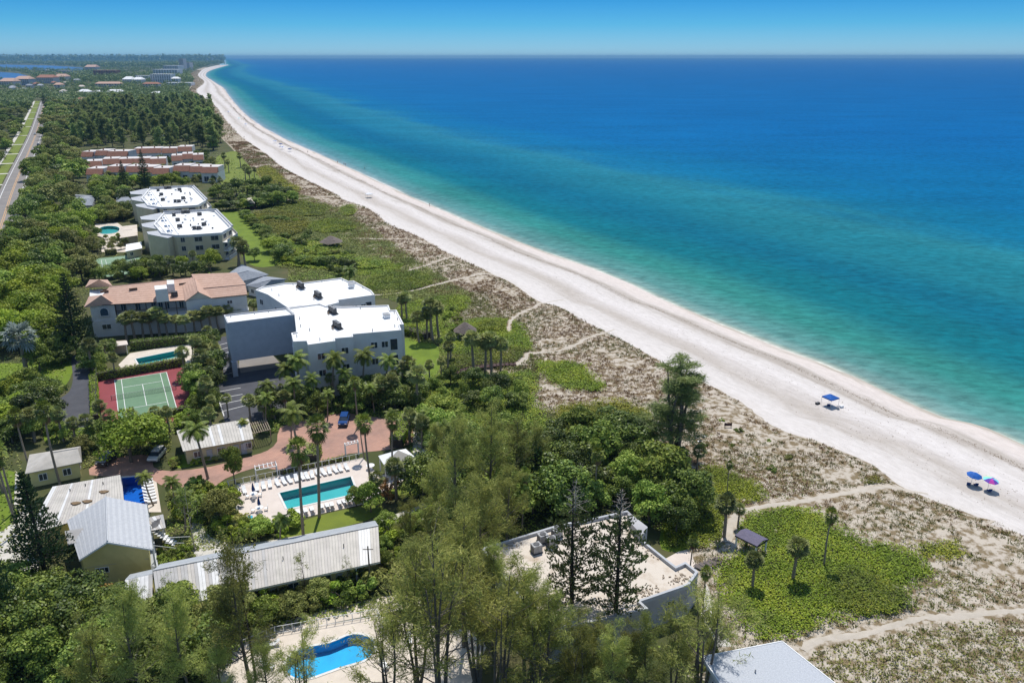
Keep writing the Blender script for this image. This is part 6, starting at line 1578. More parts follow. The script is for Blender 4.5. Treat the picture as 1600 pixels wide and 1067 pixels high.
def coco_palm(seed, h=9.0, nf=22, L=2.6, m='frond', lean=.1):
    g = np.random.default_rng(seed); mb = MB(); top = np.array([lean * h * g.choice([-1, 1]), g.normal(0, .04) * h, h - .8])
    mb.tube(curved((0, 0, 0), top, (g.normal(0, .3), g.normal(0, .2), 0), 8), list(np.linspace(.22, .12, 8)), 7)
    Vs = []; Fs = []; o = 0
    for i in range(nf):
        a = i * 2.399 + g.normal(0, .2); el = 1.25 - 1.75 * (i / nf) + g.normal(0, .1); l = L * g.uniform(.85, 1.1)
        hd = np.array([math.cos(a), math.sin(a), 0]); sd = np.array([-math.sin(a), math.cos(a), 0]); p = top.copy(); e = el; seg = 9; pts = [p]
        for k in range(seg):
            p = p + (hd * math.cos(e) + np.array([0, 0, math.sin(e)])) * l / seg; e -= .17 + .05 * (k > 4); pts.append(p)
        for k in range(1, seg + 1):
            for hf in (0, .5):
                q = pts[k - 1] + (pts[k] - pts[k - 1]) * hf; dr = unit(pts[k] - pts[k - 1]); ll = l * .26 * math.sin(math.pi * min(1, (k + hf) / (seg + 1.2)) ** .8) + .12
                for s in (-1, 1):
                    tip = q + (sd * s * .8 + dr * .55) * ll + np.array([0, 0, -.42 * ll]); wd = dr * .085
                    Vs += [q - wd, q + wd, tip + wd * .3, tip - wd * .3]; Fs.append([o, o + 1, o + 2, o + 3]); o += 4
    return [('trunk', mb.mesh('trunk', 'bark_palm')), ('crown', npmesh('crown', np.array(Vs), np.array(Fs), m))], h

def broadleaf(seed, h=7.0, w=7.0, n=4200, size=.36, m='leaf_mid', clumps=22, base=.18, trunk='bark_grey', open_=.0, flatness=.75):
    g = np.random.default_rng(seed); mb = MB(); Cs = []; Ns = []
    mb.tube([(0, 0, 0), (g.normal(0, .1), g.normal(0, .1), h * .4), (g.normal(0, .2), 0, h * .62)], [.03 * h, .022 * h, .012 * h], 7)
    for c in range(clumps):
        a = g.uniform(0, 6.28); rr = w / 2 * math.sqrt(g.uniform(0, 1)) * .82; zf = 1 - (rr / (w / 2)) ** 2 * .65
        cz = h * (base + .16 + (g.uniform(.25, .80) if c % 3 else g.uniform(.05, .4)) * (zf - .12)); c0 = np.array([rr * math.cos(a), rr * math.sin(a), min(cz, h * .88)])
        rad = np.array([1, 1, flatness]) * w * g.uniform(.13, .22)
        if c < 9: mb.tube([(0, 0, h * .3), tuple(c0 * np.array([.5, .5, 1]) * .8), tuple(c0)], [.012 * h, .008 * h, .003 * h], 4)
        k = n // clumps; d = unit(g.normal(size=(k, 3))); d[:, 2] = np.where(d[:, 2] < -.35, -d[:, 2], d[:, 2]); rs = g.uniform(.62, 1.05, (k, 1))
        Cs.append(c0 + d * rad * rs); Ns.append(unit(d + np.array([0, 0, .35])))
    C = np.concatenate(Cs); N = np.concatenate(Ns); V, Fq = leaves(C, N, size, g, .45)
    return [('trunk', mb.mesh('trunk', trunk)), ('crown', npmesh('crown', V, Fq, m))], h

def sparse_tree(seed, h=10.0, m='leaf_olive', n=1000, trunk='bark_dark'):
    g = np.random.default_rng(seed); mb = MB(); T = curved((0, 0, 0), (g.normal(0, .3), g.normal(0, .3), h), (.2, .1, 0), 8); mb.tube(T, list(np.linspace(.16, .03, 8)), 6); Cs = []; T = np.array(T)
    for b in range(26):
        t = g.uniform(.3, .99); k = t * 7; i = min(int(k), 6); p = T[i] + (T[i + 1] - T[i]) * (k - i); a = g.uniform(0, 6.28); el = g.uniform(.2, .9); L = h * .24 * (1.15 - .7 * t) * g.uniform(.6, 1.2)
        d = np.array([math.cos(a) * math.cos(el), math.sin(a) * math.cos(el), math.sin(el)]); mb.bar(p, p + d * L, .05 * (1.1 - t), 4, .012)
        for s in range(3):
            c = p + d * L * g.uniform(.5, 1.05); e = unit(d + g.normal(0, .6, 3)); mb.bar(c, c + e * L * .3, .014, 3, .008); Cs.append(c + e * L * .25 + g.normal(0, .28, (n // 78, 3)))
    C = np.concatenate(Cs); V, Fq = leaves(C, unit(g.normal(size=C.shape) + np.array([0, 0, .5])), .2, g, .5)
    return [('trunk', mb.mesh('trunk', trunk)), ('crown', npmesh('crown', V, Fq, m))], h

TREES['needle_near'] = [casuarina(i, 16, 44, 235, spread=.36, stems=1 + i % 3, lean=(.03, -.05, .06, 0)[i], wl=.60, ww=.05, jit=.022) for i in range(4)]
TREES['needle_open'] = [casuarina(20 + i, 14, 42, 120, spread=.40, stems=4, wl=.5, ww=.05, bare=.45, jit=.017) for i in range(2)]
TREES['needle_multi'] = [casuarina(31, 18, 96, 150, spread=.19, stems=6, wl=.60, ww=.055, m='needle_far', jit=.013)]
TREES['needle_far'] = [casuarina(40 + i, 17, 38, 150, True, spread=.28, stems=1 + i % 2, m='needle_far', wl=1.2, ww=.20, jit=.022) for i in range(4)]
TREES['norfolk'] = [norfolk(50 + i, 18, False, wid=.185) for i in range(2)]
TREES['norfolk_sparse'] = [norfolk(55 + i, 20, True, m='needle_mid', wid=.15) for i in range(2)]
TREES['fan'] = [fan_palm(60 + i, 11, 34, 1.75, 14, 'frond', (.03, .05, .08, .02)[i]) for i in range(4)]
TREES['sabal'] = [fan_palm(70 + i, 7, 44, 1.75, 6 if i % 2 else 0, 'frond_sabal', .03, .2) for i in range(4)]
TREES['coco'] = [coco_palm(80 + i, 9) for i in range(4)]
TREES['silver'] = [fan_palm(90, 8, 34, 2.8, 0, 'frond_silver', .02, .28)]
TREES['bright'] = [broadleaf(100 + i, 8, 9.5, 5200, .40, 'leaf_bright', 28) for i in range(4)]
TREES['mid'] = [broadleaf(110 + i, 7, 7.5, 4200, .38, 'leaf_mid', 22) for i in range(4)]
TREES['dark'] = [broadleaf(120 + i, 7, 8, 5200, .34, 'leaf_dark', 26) for i in range(4)]
TREES['olive'] = [broadleaf(130 + i, 7, 8, 4200, .36, 'leaf_olive', 26) for i in range(3)]
TREES['far_mid'] = [broadleaf(140 + i, 8, 10, 1500, .75, ['leaf_mid', 'leaf_dark', 'leaf_olive', 'leaf_mid'][i], 18) for i in range(4)]
TREES['shrub'] = [broadleaf(150 + i, 2, 2.8, 900, .24, ['leaf_bright', 'leaf_mid', 'leaf_dark', 'leaf_olive'][i], 9, base=.0) for i in range(4)]
TREES['rust'] = [broadleaf(160, 3, 4, 900, .26, 'leaf_rust', 10, base=.1)]
TREES['sparse'] = [sparse_tree(170 + i, 13, ['leaf_olive', 'leaf_mid'][i % 2], trunk=['bark_dark', 'bark_pale'][i % 2]) for i in range(3)]
KINDS = {'needle_near': ('feathery_pine', 'feathery grey green pine', 'tree'), 'needle_open': ('feathery_pine', 'thin open feathery pine', 'tree'), 'needle_multi': ('feathery_pine', 'lone many stemmed feathery pine', 'tree'), 'needle_far': ('grove_pine', 'tall feathery grove pine', 'tree'),
 'norfolk': ('tiered_pine', 'dark conical tiered pine', 'tree'), 'norfolk_sparse': ('tiered_pine', 'tall see-through tiered pine', 'tree'), 'fan': ('fan_palm', 'slender tall fan palm', 'palm'), 'sabal': ('cabbage_palm', 'round headed cabbage palm', 'palm'), 'coco': ('coconut_palm', 'drooping coconut palm', 'palm'), 'silver': ('silver_palm', 'silver blue fan palm', 'palm'),
 'bright': ('leafy_tree', 'bright green leafy tree', 'tree'), 'mid': ('leafy_tree', 'mid green leafy tree', 'tree'), 'dark': ('glossy_leaf_tree', 'dark glossy leafy tree', 'tree'), 'olive': ('dry_leaf_tree', 'olive green leafy tree', 'tree'), 'far_mid': ('broad_tree', 'distant broad crowned tree', 'tree'), 'shrub': ('shrub', 'rounded garden shrub', 'shrub'), 'rust': ('shrub', 'rusty brown leafy shrub', 'shrub'), 'sparse': ('young_tree', 'thin sparse leafed tree', 'tree')}
PLANTS = []
BLOCK = []   # footprints that plants keep clear of
def plant(kind, x, y, h, wide=1.0, var=None, rz=None, z=0.0):
    vs = TREES[kind]; ps, h0 = vs[rnd.randrange(len(vs)) if var is None else var % len(vs)]
    nm = KINDS[kind][0]; t = bpy.data.objects.new(nm, None); COL.objects.link(t); t.empty_display_size = .5
    s = h / h0; t.location = (x, y, z); t.rotation_euler = (0, 0, rnd.uniform(0, 6.28) if rz is None else rz); t.scale = (s * wide, s * wide, s)
    for pn, me in ps: link(pn, me, t)
    PLANTS.append((t, kind, x, y, h)); return t
def at(kind, bx, by, ty, wide=1.0, var=None, rz=None):
    p = G(bx, by); return plant(kind, p[0], p[1], HT(bx, by, ty), wide, var, rz)
def ats(kind, lst, wide=1.0):
    for q in lst: at(kind, *q, wide)

# ---- footprints to keep free of scattered plants
KEEP = [P2(p) for p in ([(185, 985), (600, 905), (600, 800), (185, 890)], [(40, 930), (245, 900), (265, 800), (240, 735), (60, 745)], [(35, 760), (130, 740), (130, 690), (35, 700)], [(268, 725), (405, 700), (395, 660), (268, 680)], [(830, 1040), (1110, 1000), (1100, 870), (1010, 820), (880, 830), (745, 880)], [(1120, 1140), (1300, 1140), (1250, 1010), (1110, 1030)],
 [(350, 600), (640, 610), (640, 500), (570, 440), (400, 460), (345, 500)], [(135, 535), (390, 525), (390, 440), (135, 460)], [(220, 420), (380, 415), (370, 330), (215, 340)], [(200, 360), (330, 350), (330, 290), (200, 300)], [(130, 290), (350, 290), (330, 235), (125, 235)], [(357, 761), (567, 716), (592, 742), (644, 740), (644, 755), (575, 786), (455, 813), (378, 822)],
 [(153, 590), (290, 570), (310, 650), (153, 655)], [(140, 742), (150, 720), (240, 710), (330, 725), (433, 690), (438, 665), (540, 645), (645, 662), (605, 703), (440, 735), (290, 768)], [(128, 430), (225, 425), (225, 400), (128, 405)], [(113, 556), (142, 556), (142, 645), (128, 675), (90, 680), (88, 628)], [(333, 664), (500, 625), (480, 560), (362, 520), (338, 528)], [(330, 1030), (430, 985), (600, 950), (760, 985), (760, 1100), (330, 1100)],
 [(110, 330), (150, 330), (150, 300), (110, 300)], [(335, 450), (450, 455), (450, 410), (335, 410)], [(138, 396), (205, 396), (200, 345), (138, 348)], [(1030, 895), (1180, 880), (1180, 845), (1030, 860)], [(626, 530), (686, 540), (687, 580), (660, 600), (622, 575)], [(342, 330), (402, 345), (441, 405), (400, 417)], [(185, 595), (320, 595), (312, 545), (200, 550)], [(180, 800), (250, 800), (250, 740), (183, 740)])]
_rdA = np.array(RD)
def free(x, y):
    for k in KEEP:
        if inside(k, np.array([x]), np.array([y]))[0]: return False
    if y > 150:
        j = np.argmin((_rdA[:, 1] - y) ** 2); xr = np.interp(y, _rdA[:, 1], _rdA[:, 0])
        if xr - 16.6 < x < xr + 6.6: return False
    return x < float(inner(np.array([y]))[0]) + 2
def scatter(kinds, poly, n, h0, h1, gap=2.5, wide=(.85, 1.2), seed=1, clear=True):
    """n plants in a pixel polygon on the ground, weighted evenly over its real area"""
    W = P2(poly); r_ = random.Random(seed); xs = [p[0] for p in W]; ys_ = [p[1] for p in W]; got = []; tries = 0
    while len(got) < n and tries < n * 60:
        tries += 1; x, y = r_.uniform(min(xs), max(xs)), r_.uniform(min(ys_), max(ys_))
        if not inside(W, np.array([x]), np.array([y]))[0] or (clear and not free(x, y)): continue
        if any((x - a) ** 2 + (y - b_) ** 2 < gap * gap for a, b_ in got): continue
        got.append((x, y)); plant(r_.choice(kinds), x, y, r_.uniform(h0, h1), r_.uniform(*wide))
    return got

# ---- the trees one can pick out
at('needle_multi', 1055, 716, 556, 2.2, 0, .3)
for q in [(395, 1085, 880), (655, 1085, 850), (725, 1010, 800), (820, 1075, 880), (760, 940, 760), (425, 1120, 1000), (1050, 1095, 945), (1120, 1085, 975), (920, 1090, 955), (985, 1100, 980), (860, 1100, 930), (300, 1090, 930), (230, 1100, 925), (160, 1105, 965), (355, 1110, 1000)]: at('needle_near', *q, .95)
for q in [(718, 840, 665), (765, 800, 640), (805, 780, 660), (680, 820, 730), (840, 760, 668), (735, 780, 672), (790, 870, 740), (690, 750, 668), (640, 850, 775), (720, 930, 800), (770, 1010, 860), (830, 1040, 900), (680, 900, 790), (905, 1110, 965), (950, 1120, 985), (1010, 1110, 975)]: at('needle_near', *q, 1.0)
for q in [(745, 1080, 870), (840, 1110, 930), (690, 1130, 850), (610, 1120, 930), (1090, 1110, 900), (475, 1140, 985), (780, 1120, 905)]: at('needle_open', *q, 1.05)
at('sparse', 400, 1062, 835, .75, 0); at('sparse', 270, 978, 905, 1.0, 1); at('sparse', 320, 985, 925, .9, 1); at('sparse', 480, 935, 865, .9, 0); at('sparse', 305, 860, 760, .8, 1); at('sparse', 232, 985, 915, .9, 2); at('sparse', 545, 920, 870, .8, 2)
at('norfolk', 72, 905, 735, 1.25, 0); at('norfolk', 122, 553, 425, 1.15, 1); at('norfolk', 229, 300, 233, .9, 0); at('norfolk', 197, 306, 250, 1.0, 1); at('norfolk', 5, 1000, 800, .9, 1); at('norfolk', 70, 165, 145, 1.2, 0)
at('norfolk_sparse', 893, 985, 745, 1.0, 0); at('norfolk_sparse', 960, 998, 762, 1.05, 1)
at('silver', 42, 583, 510, 1.0, 0)
ats('fan', [(474, 838, 690), (499, 808, 655), (569, 716, 650), (580, 762, 650), (612, 750, 648), (561, 668, 590), (94, 757, 630), (49, 740, 640), (22, 800, 690), (5, 770, 640), (816, 825, 735), (930, 795, 702), (779, 822, 755), (1076, 912, 838), (1098, 965, 888), (1287, 888, 798), (1136, 772, 722), (30, 830, 700), (60, 880, 830)], .72)
ats('sabal', [(1238, 908, 843), (1175, 922, 867), (1131, 842, 775), (1096, 800, 745), (1089, 742, 697), (1152, 828, 790), (1065, 735, 700), (655, 535, 488), (667, 530, 482), (676, 532, 470), (686, 528, 473), (636, 500, 458), (740, 582, 520), (758, 580, 525), (768, 582, 522), (782, 580, 530), (704, 560, 522), (690, 590, 560), (700, 575, 535), (672, 600, 565), (628, 500, 462), (636, 620, 560), (652, 640, 575),
 (385, 428, 378), (376, 420, 372), (372, 415, 372), (392, 290, 262), (384, 285, 258), (376, 262, 240), (352, 262, 240), (358, 270, 250), (346, 280, 258), (398, 282, 262), (520, 478, 440), (290, 590, 543), (310, 570, 525), (318, 600, 548), (357, 652, 618), (392, 665, 620), (326, 640, 590), (245, 678, 638), (266, 676, 636), (212, 680, 640), (162, 672, 628), (178, 684, 642), (330, 690, 640), (147, 580, 530), (180, 590, 552), (640, 690, 640), (660, 700, 650), (440, 620, 600), (600, 640, 590), (615, 635, 585), (590, 625, 590), (120, 700, 655), (100, 690, 640), (140, 695, 650), (55, 690, 640), (620, 780, 720), (590, 790, 740)])
ats('sabal', [(198, 532, 493), (211, 530, 488), (224, 528, 490), (238, 527, 490), (250, 526, 483), (262, 527, 492), (276, 527, 495), (290, 530, 495), (305, 524, 487), (318, 522, 488), (331, 520, 480), (343, 516, 480), (358, 512, 478), (372, 508, 480), (398, 500, 470)], 1.35)
ats('coco', [(462, 652, 590), (496, 642, 588), (512, 655, 610), (552, 645, 598), (585, 645, 600), (455, 690, 640), (415, 668, 615), (610, 690, 640), (380, 690, 655), (450, 640, 572), (478, 630, 552), (522, 625, 552), (566, 622, 548), (603, 622, 556), (470, 715, 632), (325, 748, 660), (625, 620, 570), (430, 655, 595), (545, 630, 575), (545, 470, 418), (240, 790, 738), (275, 800, 745), (290, 830, 770), (310, 815, 775), (665, 690, 640), (640, 770, 720), (690, 720, 660), (300, 560, 525), (440, 860, 805)])
at('rust', 607, 775, 748, 1.2); at('rust', 145, 960, 925, 1.4)
at('bright', 205, 722, 650, 1.15, 0); at('bright', 235, 700, 652, .9, 1); at('mid', 367, 756, 700, .55, 0); at('mid', 580, 800, 755, .8, 1); at('mid', 557, 792, 760, .9, 2); at('olive', 350, 820, 765, .8, 0)
# ---- masses of trees, region by region
scatter(['bright', 'bright', 'mid', 'bright'], [(-20, 560), (95, 545), (105, 470), (75, 425), (-30, 440)], 30, 7, 11, 5.0, seed=2)
scatter(['mid', 'olive', 'bright', 'mid', 'dark'], [(10, 440), (130, 440), (140, 400), (132, 340), (70, 335), (35, 330), (10, 400)], 42, 7, 11, 6.0, seed=3)
scatter(['olive', 'mid', 'far_mid'], [(40, 335), (130, 330), (110, 300), (125, 290), (130, 235), (72, 200), (66, 230), (52, 275)], 60, 8, 12, 7.5, seed=4)
scatter(['mid', 'olive', 'dark'], [(150, 335), (205, 340), (200, 300), (160, 300)], 16, 5, 9, 5, seed=5)
scatter(['mid', 'dark', 'olive'], [(155, 352), (205, 345), (215, 330), (160, 335)], 12, 4, 7, 4, seed=6)
scatter(['mid', 'dark', 'bright', 'sabal'], [(140, 445), (330, 430), (340, 415), (225, 412), (228, 425), (130, 436)], 34, 3, 6.5, 3.5, seed=7)
scatter(['dark', 'mid', 'sabal'], [(325, 320), (480, 325), (440, 300), (340, 298), (328, 305)], 34, 5, 9, 5, seed=8)
scatter(['mid', 'olive', 'bright'], [(330, 300), (150, 312), (150, 296), (330, 290)], 26, 5, 9, 5, seed=9)
scatter(['dark', 'mid'], [(55, 590), (112, 575), (112, 545), (75, 530), (40, 545)], 12, 3, 7, 3.5, seed=10)
scatter(['mid', 'bright', 'dark'], [(-20, 690), (90, 700), (90, 640), (60, 612), (-20, 630)], 22, 3, 7, 3.5, seed=11)
scatter(['dark', 'mid', 'olive'], [(95, 715), (270, 702), (262, 676), (180, 678), (100, 690)], 22, 2.2, 4.2, 3.0, seed=12)
scatter(['dark', 'dark', 'dark', 'mid'], [(-30, 1090), (200, 1070), (235, 1010), (195, 975), (120, 950), (50, 935), (-30, 920)], 36, 4, 7, 3.2, seed=13)
scatter(['dark', 'mid', 'olive'], [(180, 1067), (420, 1050), (430, 985), (330, 960), (230, 970)], 26, 3, 6, 3, seed=14)
scatter(['dark', 'dark', 'mid'], [(740, 830), (960, 800), (1060, 850), (1085, 770), (1010, 700), (940, 680), (860, 690), (700, 720)], 62, 5, 9, 4.2, seed=15)
scatter(['dark', 'mid', 'dark'], [(640, 640), (830, 640), (850, 600), (700, 600), (650, 610)], 16, 3, 5, 4, seed=16)
scatter(['dark', 'mid', 'sabal'], [(395, 675), (450, 655), (640, 640), (640, 605), (500, 615), (420, 640)], 30, 3, 6, 3.0, seed=17)
scatter(['mid', 'dark', 'sabal'], [(640, 790), (740, 760), (700, 660), (650, 660), (690, 740)], 14, 4, 7, 3.5, seed=18)
scatter(['shrub'], [(270, 800), (380, 850), (370, 770), (330, 765), (280, 770)], 34, 1.4, 3.4, 1.5, seed=19)
scatter(['shrub', 'shrub', 'mid'], [(370, 880), (460, 850), (450, 815), (380, 822)], 18, 1.5, 3.6, 1.5, seed=20)
scatter(['shrub', 'shrub', 'olive'], [(330, 1000), (580, 940), (600, 905), (560, 900), (300, 960)], 36, 1.5, 3.5, 1.6, seed=22, clear=False)
scatter(['sabal', 'mid', 'dark', 'sabal'], [(304, 640), (336, 655), (333, 605), (350, 590), (340, 545), (322, 540), (318, 590)], 20, 3.5, 6.5, 2.2, seed=41, clear=False)
scatter(['sabal', 'mid', 'dark'], [(130, 560), (172, 552), (168, 585), (140, 590)], 9, 3.0, 5.5, 2.2, seed=42, clear=False)
scatter(['shrub', 'mid', 'olive'], [(132, 372), (148, 362), (158, 370), (156, 396), (135, 400)], 9, 2.0, 4.5, 3.0, seed=43, clear=False)
scatter(['shrub', 'mid'], [(160, 372), (186, 371), (188, 380), (162, 382)], 8, 1.2, 2.2, 2.0, seed=44, clear=False)
scatter(['mid', 'dark', 'olive'], [(150, 350), (200, 345), (203, 337), (150, 340)], 10, 3.0, 6.0, 3.5, seed=45, clear=False)
scatter(['shrub'], [(238, 892), (300, 874), (305, 856), (262, 860)], 12, .8, 1.8, 1.2, seed=46, clear=False)
scatter(['shrub', 'mid'], [(592, 885), (600, 825), (690, 790), (715, 850), (650, 900)], 22, 1.2, 3.4, 1.8, seed=47, clear=False)
scatter(['mid', 'olive', 'sabal'], [(138, 384), (200, 380), (200, 394), (138, 398)], 13, 2.6, 4.4, 3.0, seed=48, clear=False)
scatter(['shrub'], [(420, 730), (480, 735), (470, 700), (430, 712)], 9, 1.2, 2.6, 1.2, seed=23)
scatter(['shrub'], [(265, 735), (350, 718), (345, 705), (265, 720)], 14, .8, 1.6, 1.0, seed=24, clear=False)
scatter(['shrub', 'sabal', 'mid'], [(300, 680), (345, 660), (330, 590), (300, 600)], 14, 2, 4.5, 2.0, seed=25)
scatter(['shrub', 'mid'], [(690, 520), (830, 560), (800, 500), (740, 480), (690, 490)], 12, 1, 2.4, 3, seed=26)
scatter(['shrub', 'dark'], [(430, 405), (560, 440), (560, 400), (480, 370), (430, 375)], 30, 1.6, 4.0, 3.5, seed=27)
scatter(['shrub'], [(1080, 720), (1260, 760), (1250, 690), (1110, 650)], 8, .8, 1.6, 5, seed=28, clear=False)
scatter(['dark', 'mid', 'olive', 'far_mid'], [(-40, 300), (18, 250), (40, 200), (52, 165), (-40, 165)], 120, 7, 11, 6.5, seed=29)
scatter(['needle_far'], [(110, 232), (335, 236), (372, 216), (352, 192), (330, 168), (150, 165), (120, 195)], 285, 14, 22, 7, (1.0, 1.5), seed=30)
scatter(['far_mid'], [(110, 244), (335, 250), (345, 230), (330, 190), (130, 190), (100, 232)], 110, 4, 8, 8, seed=31)
scatter(['mid', 'olive', 'dark'], [(130, 285), (345, 286), (330, 240), (130, 245)], 75, 3.5, 7.0, 4.5, seed=33, clear=False)
scatter(['far_mid'], [(72, 195), (135, 225), (135, 170), (80, 165)], 90, 8, 13, 8, seed=32)

# ---- clipped hedges
def hedge(label, path, h, wd, m='leaf_mid', dens=26, size=.26):
    g = np.random.default_rng(len(label)); P = [np.array(G(*p)[:2]) for p in path]; t = thing('hedge', label, 'hedge', (*P[0], 0)); Cs = []; Ns = []; core = MB()
    for a, b in zip(P[:-1], P[1:]):
        L = np.hypot(*(b - a)); d = (b - a) / L; n = np.array([-d[1], d[0]]); k = int(dens * L * (wd + 2 * h))
        u = g.uniform(0, L, k); s = g.uniform(0, wd + 2 * h, k)
        x = np.where(s < h, -wd / 2, np.where(s > h + wd, wd / 2, s - h - wd / 2)); z = np.where(s < h, s, np.where(s > h + wd, 2 * h + wd - s, h)); z = z + g.normal(0, .1, k) + .18 * (fbm(u * .6, u * 0 + 2, 2) - .5)
        Cs.append(np.stack([a[0] + d[0] * u + n[0] * x, a[1] + d[1] * u + n[1] * x, z], -1) + g.normal(0, .08, (k, 3)))
        nx = np.where(s < h, -1, np.where(s > h + wd, 1, 0)); nz = np.where(nx == 0, 1, .3); Ns.append(unit(np.stack([n[0] * nx, n[1] * nx, nz], -1)))
        core.prism([tuple(a - n * wd * .4), tuple(b - n * wd * .4), tuple(b + n * wd * .4), tuple(a + n * wd * .4)], 0, h * .9)
    C = np.concatenate(Cs); V, Fq = leaves(C, np.concatenate(Ns), size, g, .5)
    link('leaves', npmesh('leaves', V, Fq, m), t, True); part('branch_core', core, 'bark_dark', t)
hedge('tall clipped hedge behind the red tennis court', [(152, 594), (290, 570)], 1.9, 1.6, 'leaf_mid'); hedge('clipped hedge along the left of the red tennis court', [(147, 596), (151, 660)], 1.8, 1.4, 'leaf_bright'); hedge('clipped hedge in front of the red tennis court', [(178, 667), (300, 642)], 1.3, 1.4, 'leaf_mid')
hedge('clipped hedge right of the red tennis court', [(306, 628), (296, 578)], 1.6, 1.4, 'leaf_mid'); hedge('dark hedge under the cabbage palms before the terracotta villa', [(205, 546), (335, 532)], 2.2, 2.0, 'leaf_dark'); hedge('box clipped hedge block by the brick drive', [(487, 727), (493, 707)], 2.2, 2.4, 'leaf_mid')
for q0, q1, k_, a_, b_ in (((378, 335), (432, 388), 15, 2.2, 4.2), ((343, 330), (430, 323), 16, 3.0, 5.0), ((436, 410), (560, 420), 22, 1.8, 3.6), ((405, 345), (470, 350), 8, 1.8, 3.0), ((430, 395), (452, 402), 3, 4.0, 6.0), ((492, 402), (560, 398), 7, 1.4, 2.4)):
    for i_ in range(k_):
        u_ = (i_ + rnd.uniform(-.3, .3)) / k_; p_ = G(q0[0] + (q1[0] - q0[0]) * u_, q0[1] + (q1[1] - q0[1]) * u_ + rnd.uniform(-1, 1)); plant(rnd.choice(['mid', 'dark', 'mid', 'bright']), p_[0], p_[1], rnd.uniform(a_, b_), rnd.uniform(1.2, 1.7))
at('dark', 398, 408, 388, 1.0); at('dark', 443, 408, 383, 1.2)
hedge('low hedge before the pale green far court', [(165, 399), (183, 397)], 2.0, 2.0, 'leaf_olive', 14, .35); hedge('bright yellow green hedge behind the terracotta villa', [(205, 435), (262, 428)], 2.6, 4.0, 'leaf_seagrape', 10, .4); hedge('round topped hedge along the right edge of the brick drive', [(620, 700), (634, 670), (628, 655)], 1.8, 2.6, 'leaf_bright'); hedge('hedge strip in front of the long pool fence', [(440, 742), (540, 718)], .8, .8, 'leaf_bright', 30, .2)
hedge('yellow green hedge by the far corner of the condominium lawn', [(632, 520), (668, 530)], 1.8, 3.0, 'leaf_seagrape', 12, .35)

# ---- mats of dune scrub (sea grape): leaf carpets over low mounds
def mat_z(x, y, hh): return dune_z(x, y) * .8 + hh * (.35 + .9 * np.clip(fbm(x * .22, y * .22, 3) - .2, 0, 1))
def scrub(label, poly, m, hh=.9, leaf_s=.34, cover=2.6, seed=0):
    W = smooth_closed(P2(poly), 4); leaf_s *= .72; g = np.random.default_rng(seed + 400); A = area(W); n = int(A / leaf_s ** 2 * cover)
    x0, x1 = min(p[0] for p in W), max(p[0] for p in W); y0, y1 = min(p[1] for p in W), max(p[1] for p in W)
    k = int(n * (x1 - x0) * (y1 - y0) / A); x = g.uniform(x0, x1, k); y = g.uniform(y0, y1, k)
    xj = x + (fbm(x * .5, y * .5, 3) - .5) * 3.5; yj = y + (fbm(x * .5 + 9, y * .5, 3) - .5) * 3.5
    ok = inside(W, xj + g.normal(0, .8, k), yj + g.normal(0, .8, k)) & ~near_trail(x, y, .15); x, y = x[ok], y[ok]; z = mat_z(x, y, hh) + g.uniform(-.22, .1, len(x)) * min(1, hh * 1.4)
    e = .25; nx = -(mat_z(x + e, y, hh) - mat_z(x - e, y, hh)) / (2 * e); ny = -(mat_z(x, y + e, hh) - mat_z(x, y - e, hh)) / (2 * e); N = unit(np.stack([nx, ny, np.ones_like(nx)], -1))
    V, Fq = leaves(np.stack([x, y, z], -1), N, leaf_s, g, .42)
    # woody floor under the leaves
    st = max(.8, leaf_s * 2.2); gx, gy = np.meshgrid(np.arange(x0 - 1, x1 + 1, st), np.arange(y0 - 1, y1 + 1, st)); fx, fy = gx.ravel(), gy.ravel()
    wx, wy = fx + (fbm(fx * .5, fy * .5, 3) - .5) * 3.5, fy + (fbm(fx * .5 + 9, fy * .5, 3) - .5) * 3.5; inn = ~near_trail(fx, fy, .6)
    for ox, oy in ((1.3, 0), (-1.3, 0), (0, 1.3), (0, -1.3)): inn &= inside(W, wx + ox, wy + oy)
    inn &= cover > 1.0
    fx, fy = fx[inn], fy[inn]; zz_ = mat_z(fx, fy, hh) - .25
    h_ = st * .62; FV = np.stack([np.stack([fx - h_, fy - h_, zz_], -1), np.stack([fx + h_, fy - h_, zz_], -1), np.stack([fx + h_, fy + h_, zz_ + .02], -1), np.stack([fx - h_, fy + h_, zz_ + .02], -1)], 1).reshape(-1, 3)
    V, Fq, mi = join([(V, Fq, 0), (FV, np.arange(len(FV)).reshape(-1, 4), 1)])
    o = link('dune_scrub', npmesh('dune_scrub', V, Fq, [m, 'scrub_floor'], mi)); tag(o, label, 'scrub', kind='stuff')
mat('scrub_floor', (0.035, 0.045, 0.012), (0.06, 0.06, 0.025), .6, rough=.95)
scrub('large bright green scrub mat around the gazebo and the three dune palms', [(1150, 850), (1165, 808), (1210, 796), (1262, 800), (1300, 822), (1350, 850), (1400, 862), (1440, 878), (1458, 900), (1425, 920), (1400, 935), (1420, 955), (1380, 968), (1330, 960), (1290, 975), (1235, 1003), (1180, 1000), (1150, 960), (1112, 905), (1150, 875), (1195, 862)], 'leaf_seagrape', .9, .30, 3.0, 1)
scrub('darker green scrub lobe at the seaward end of the big mat', [(1300, 905), (1340, 895), (1400, 925), (1428, 950), (1390, 968), (1330, 962), (1295, 940)], 'leaf_seagrape_dark', 1.4, .30, 3.0, 2)
scrub('green scrub behind the gazebo below the lone pine', [(1035, 840), (1060, 800), (1100, 735), (1150, 742), (1200, 775), (1180, 786), (1140, 798), (1132, 845), (1060, 862)], 'leaf_seagrape', .8, .30, 3.0, 3)
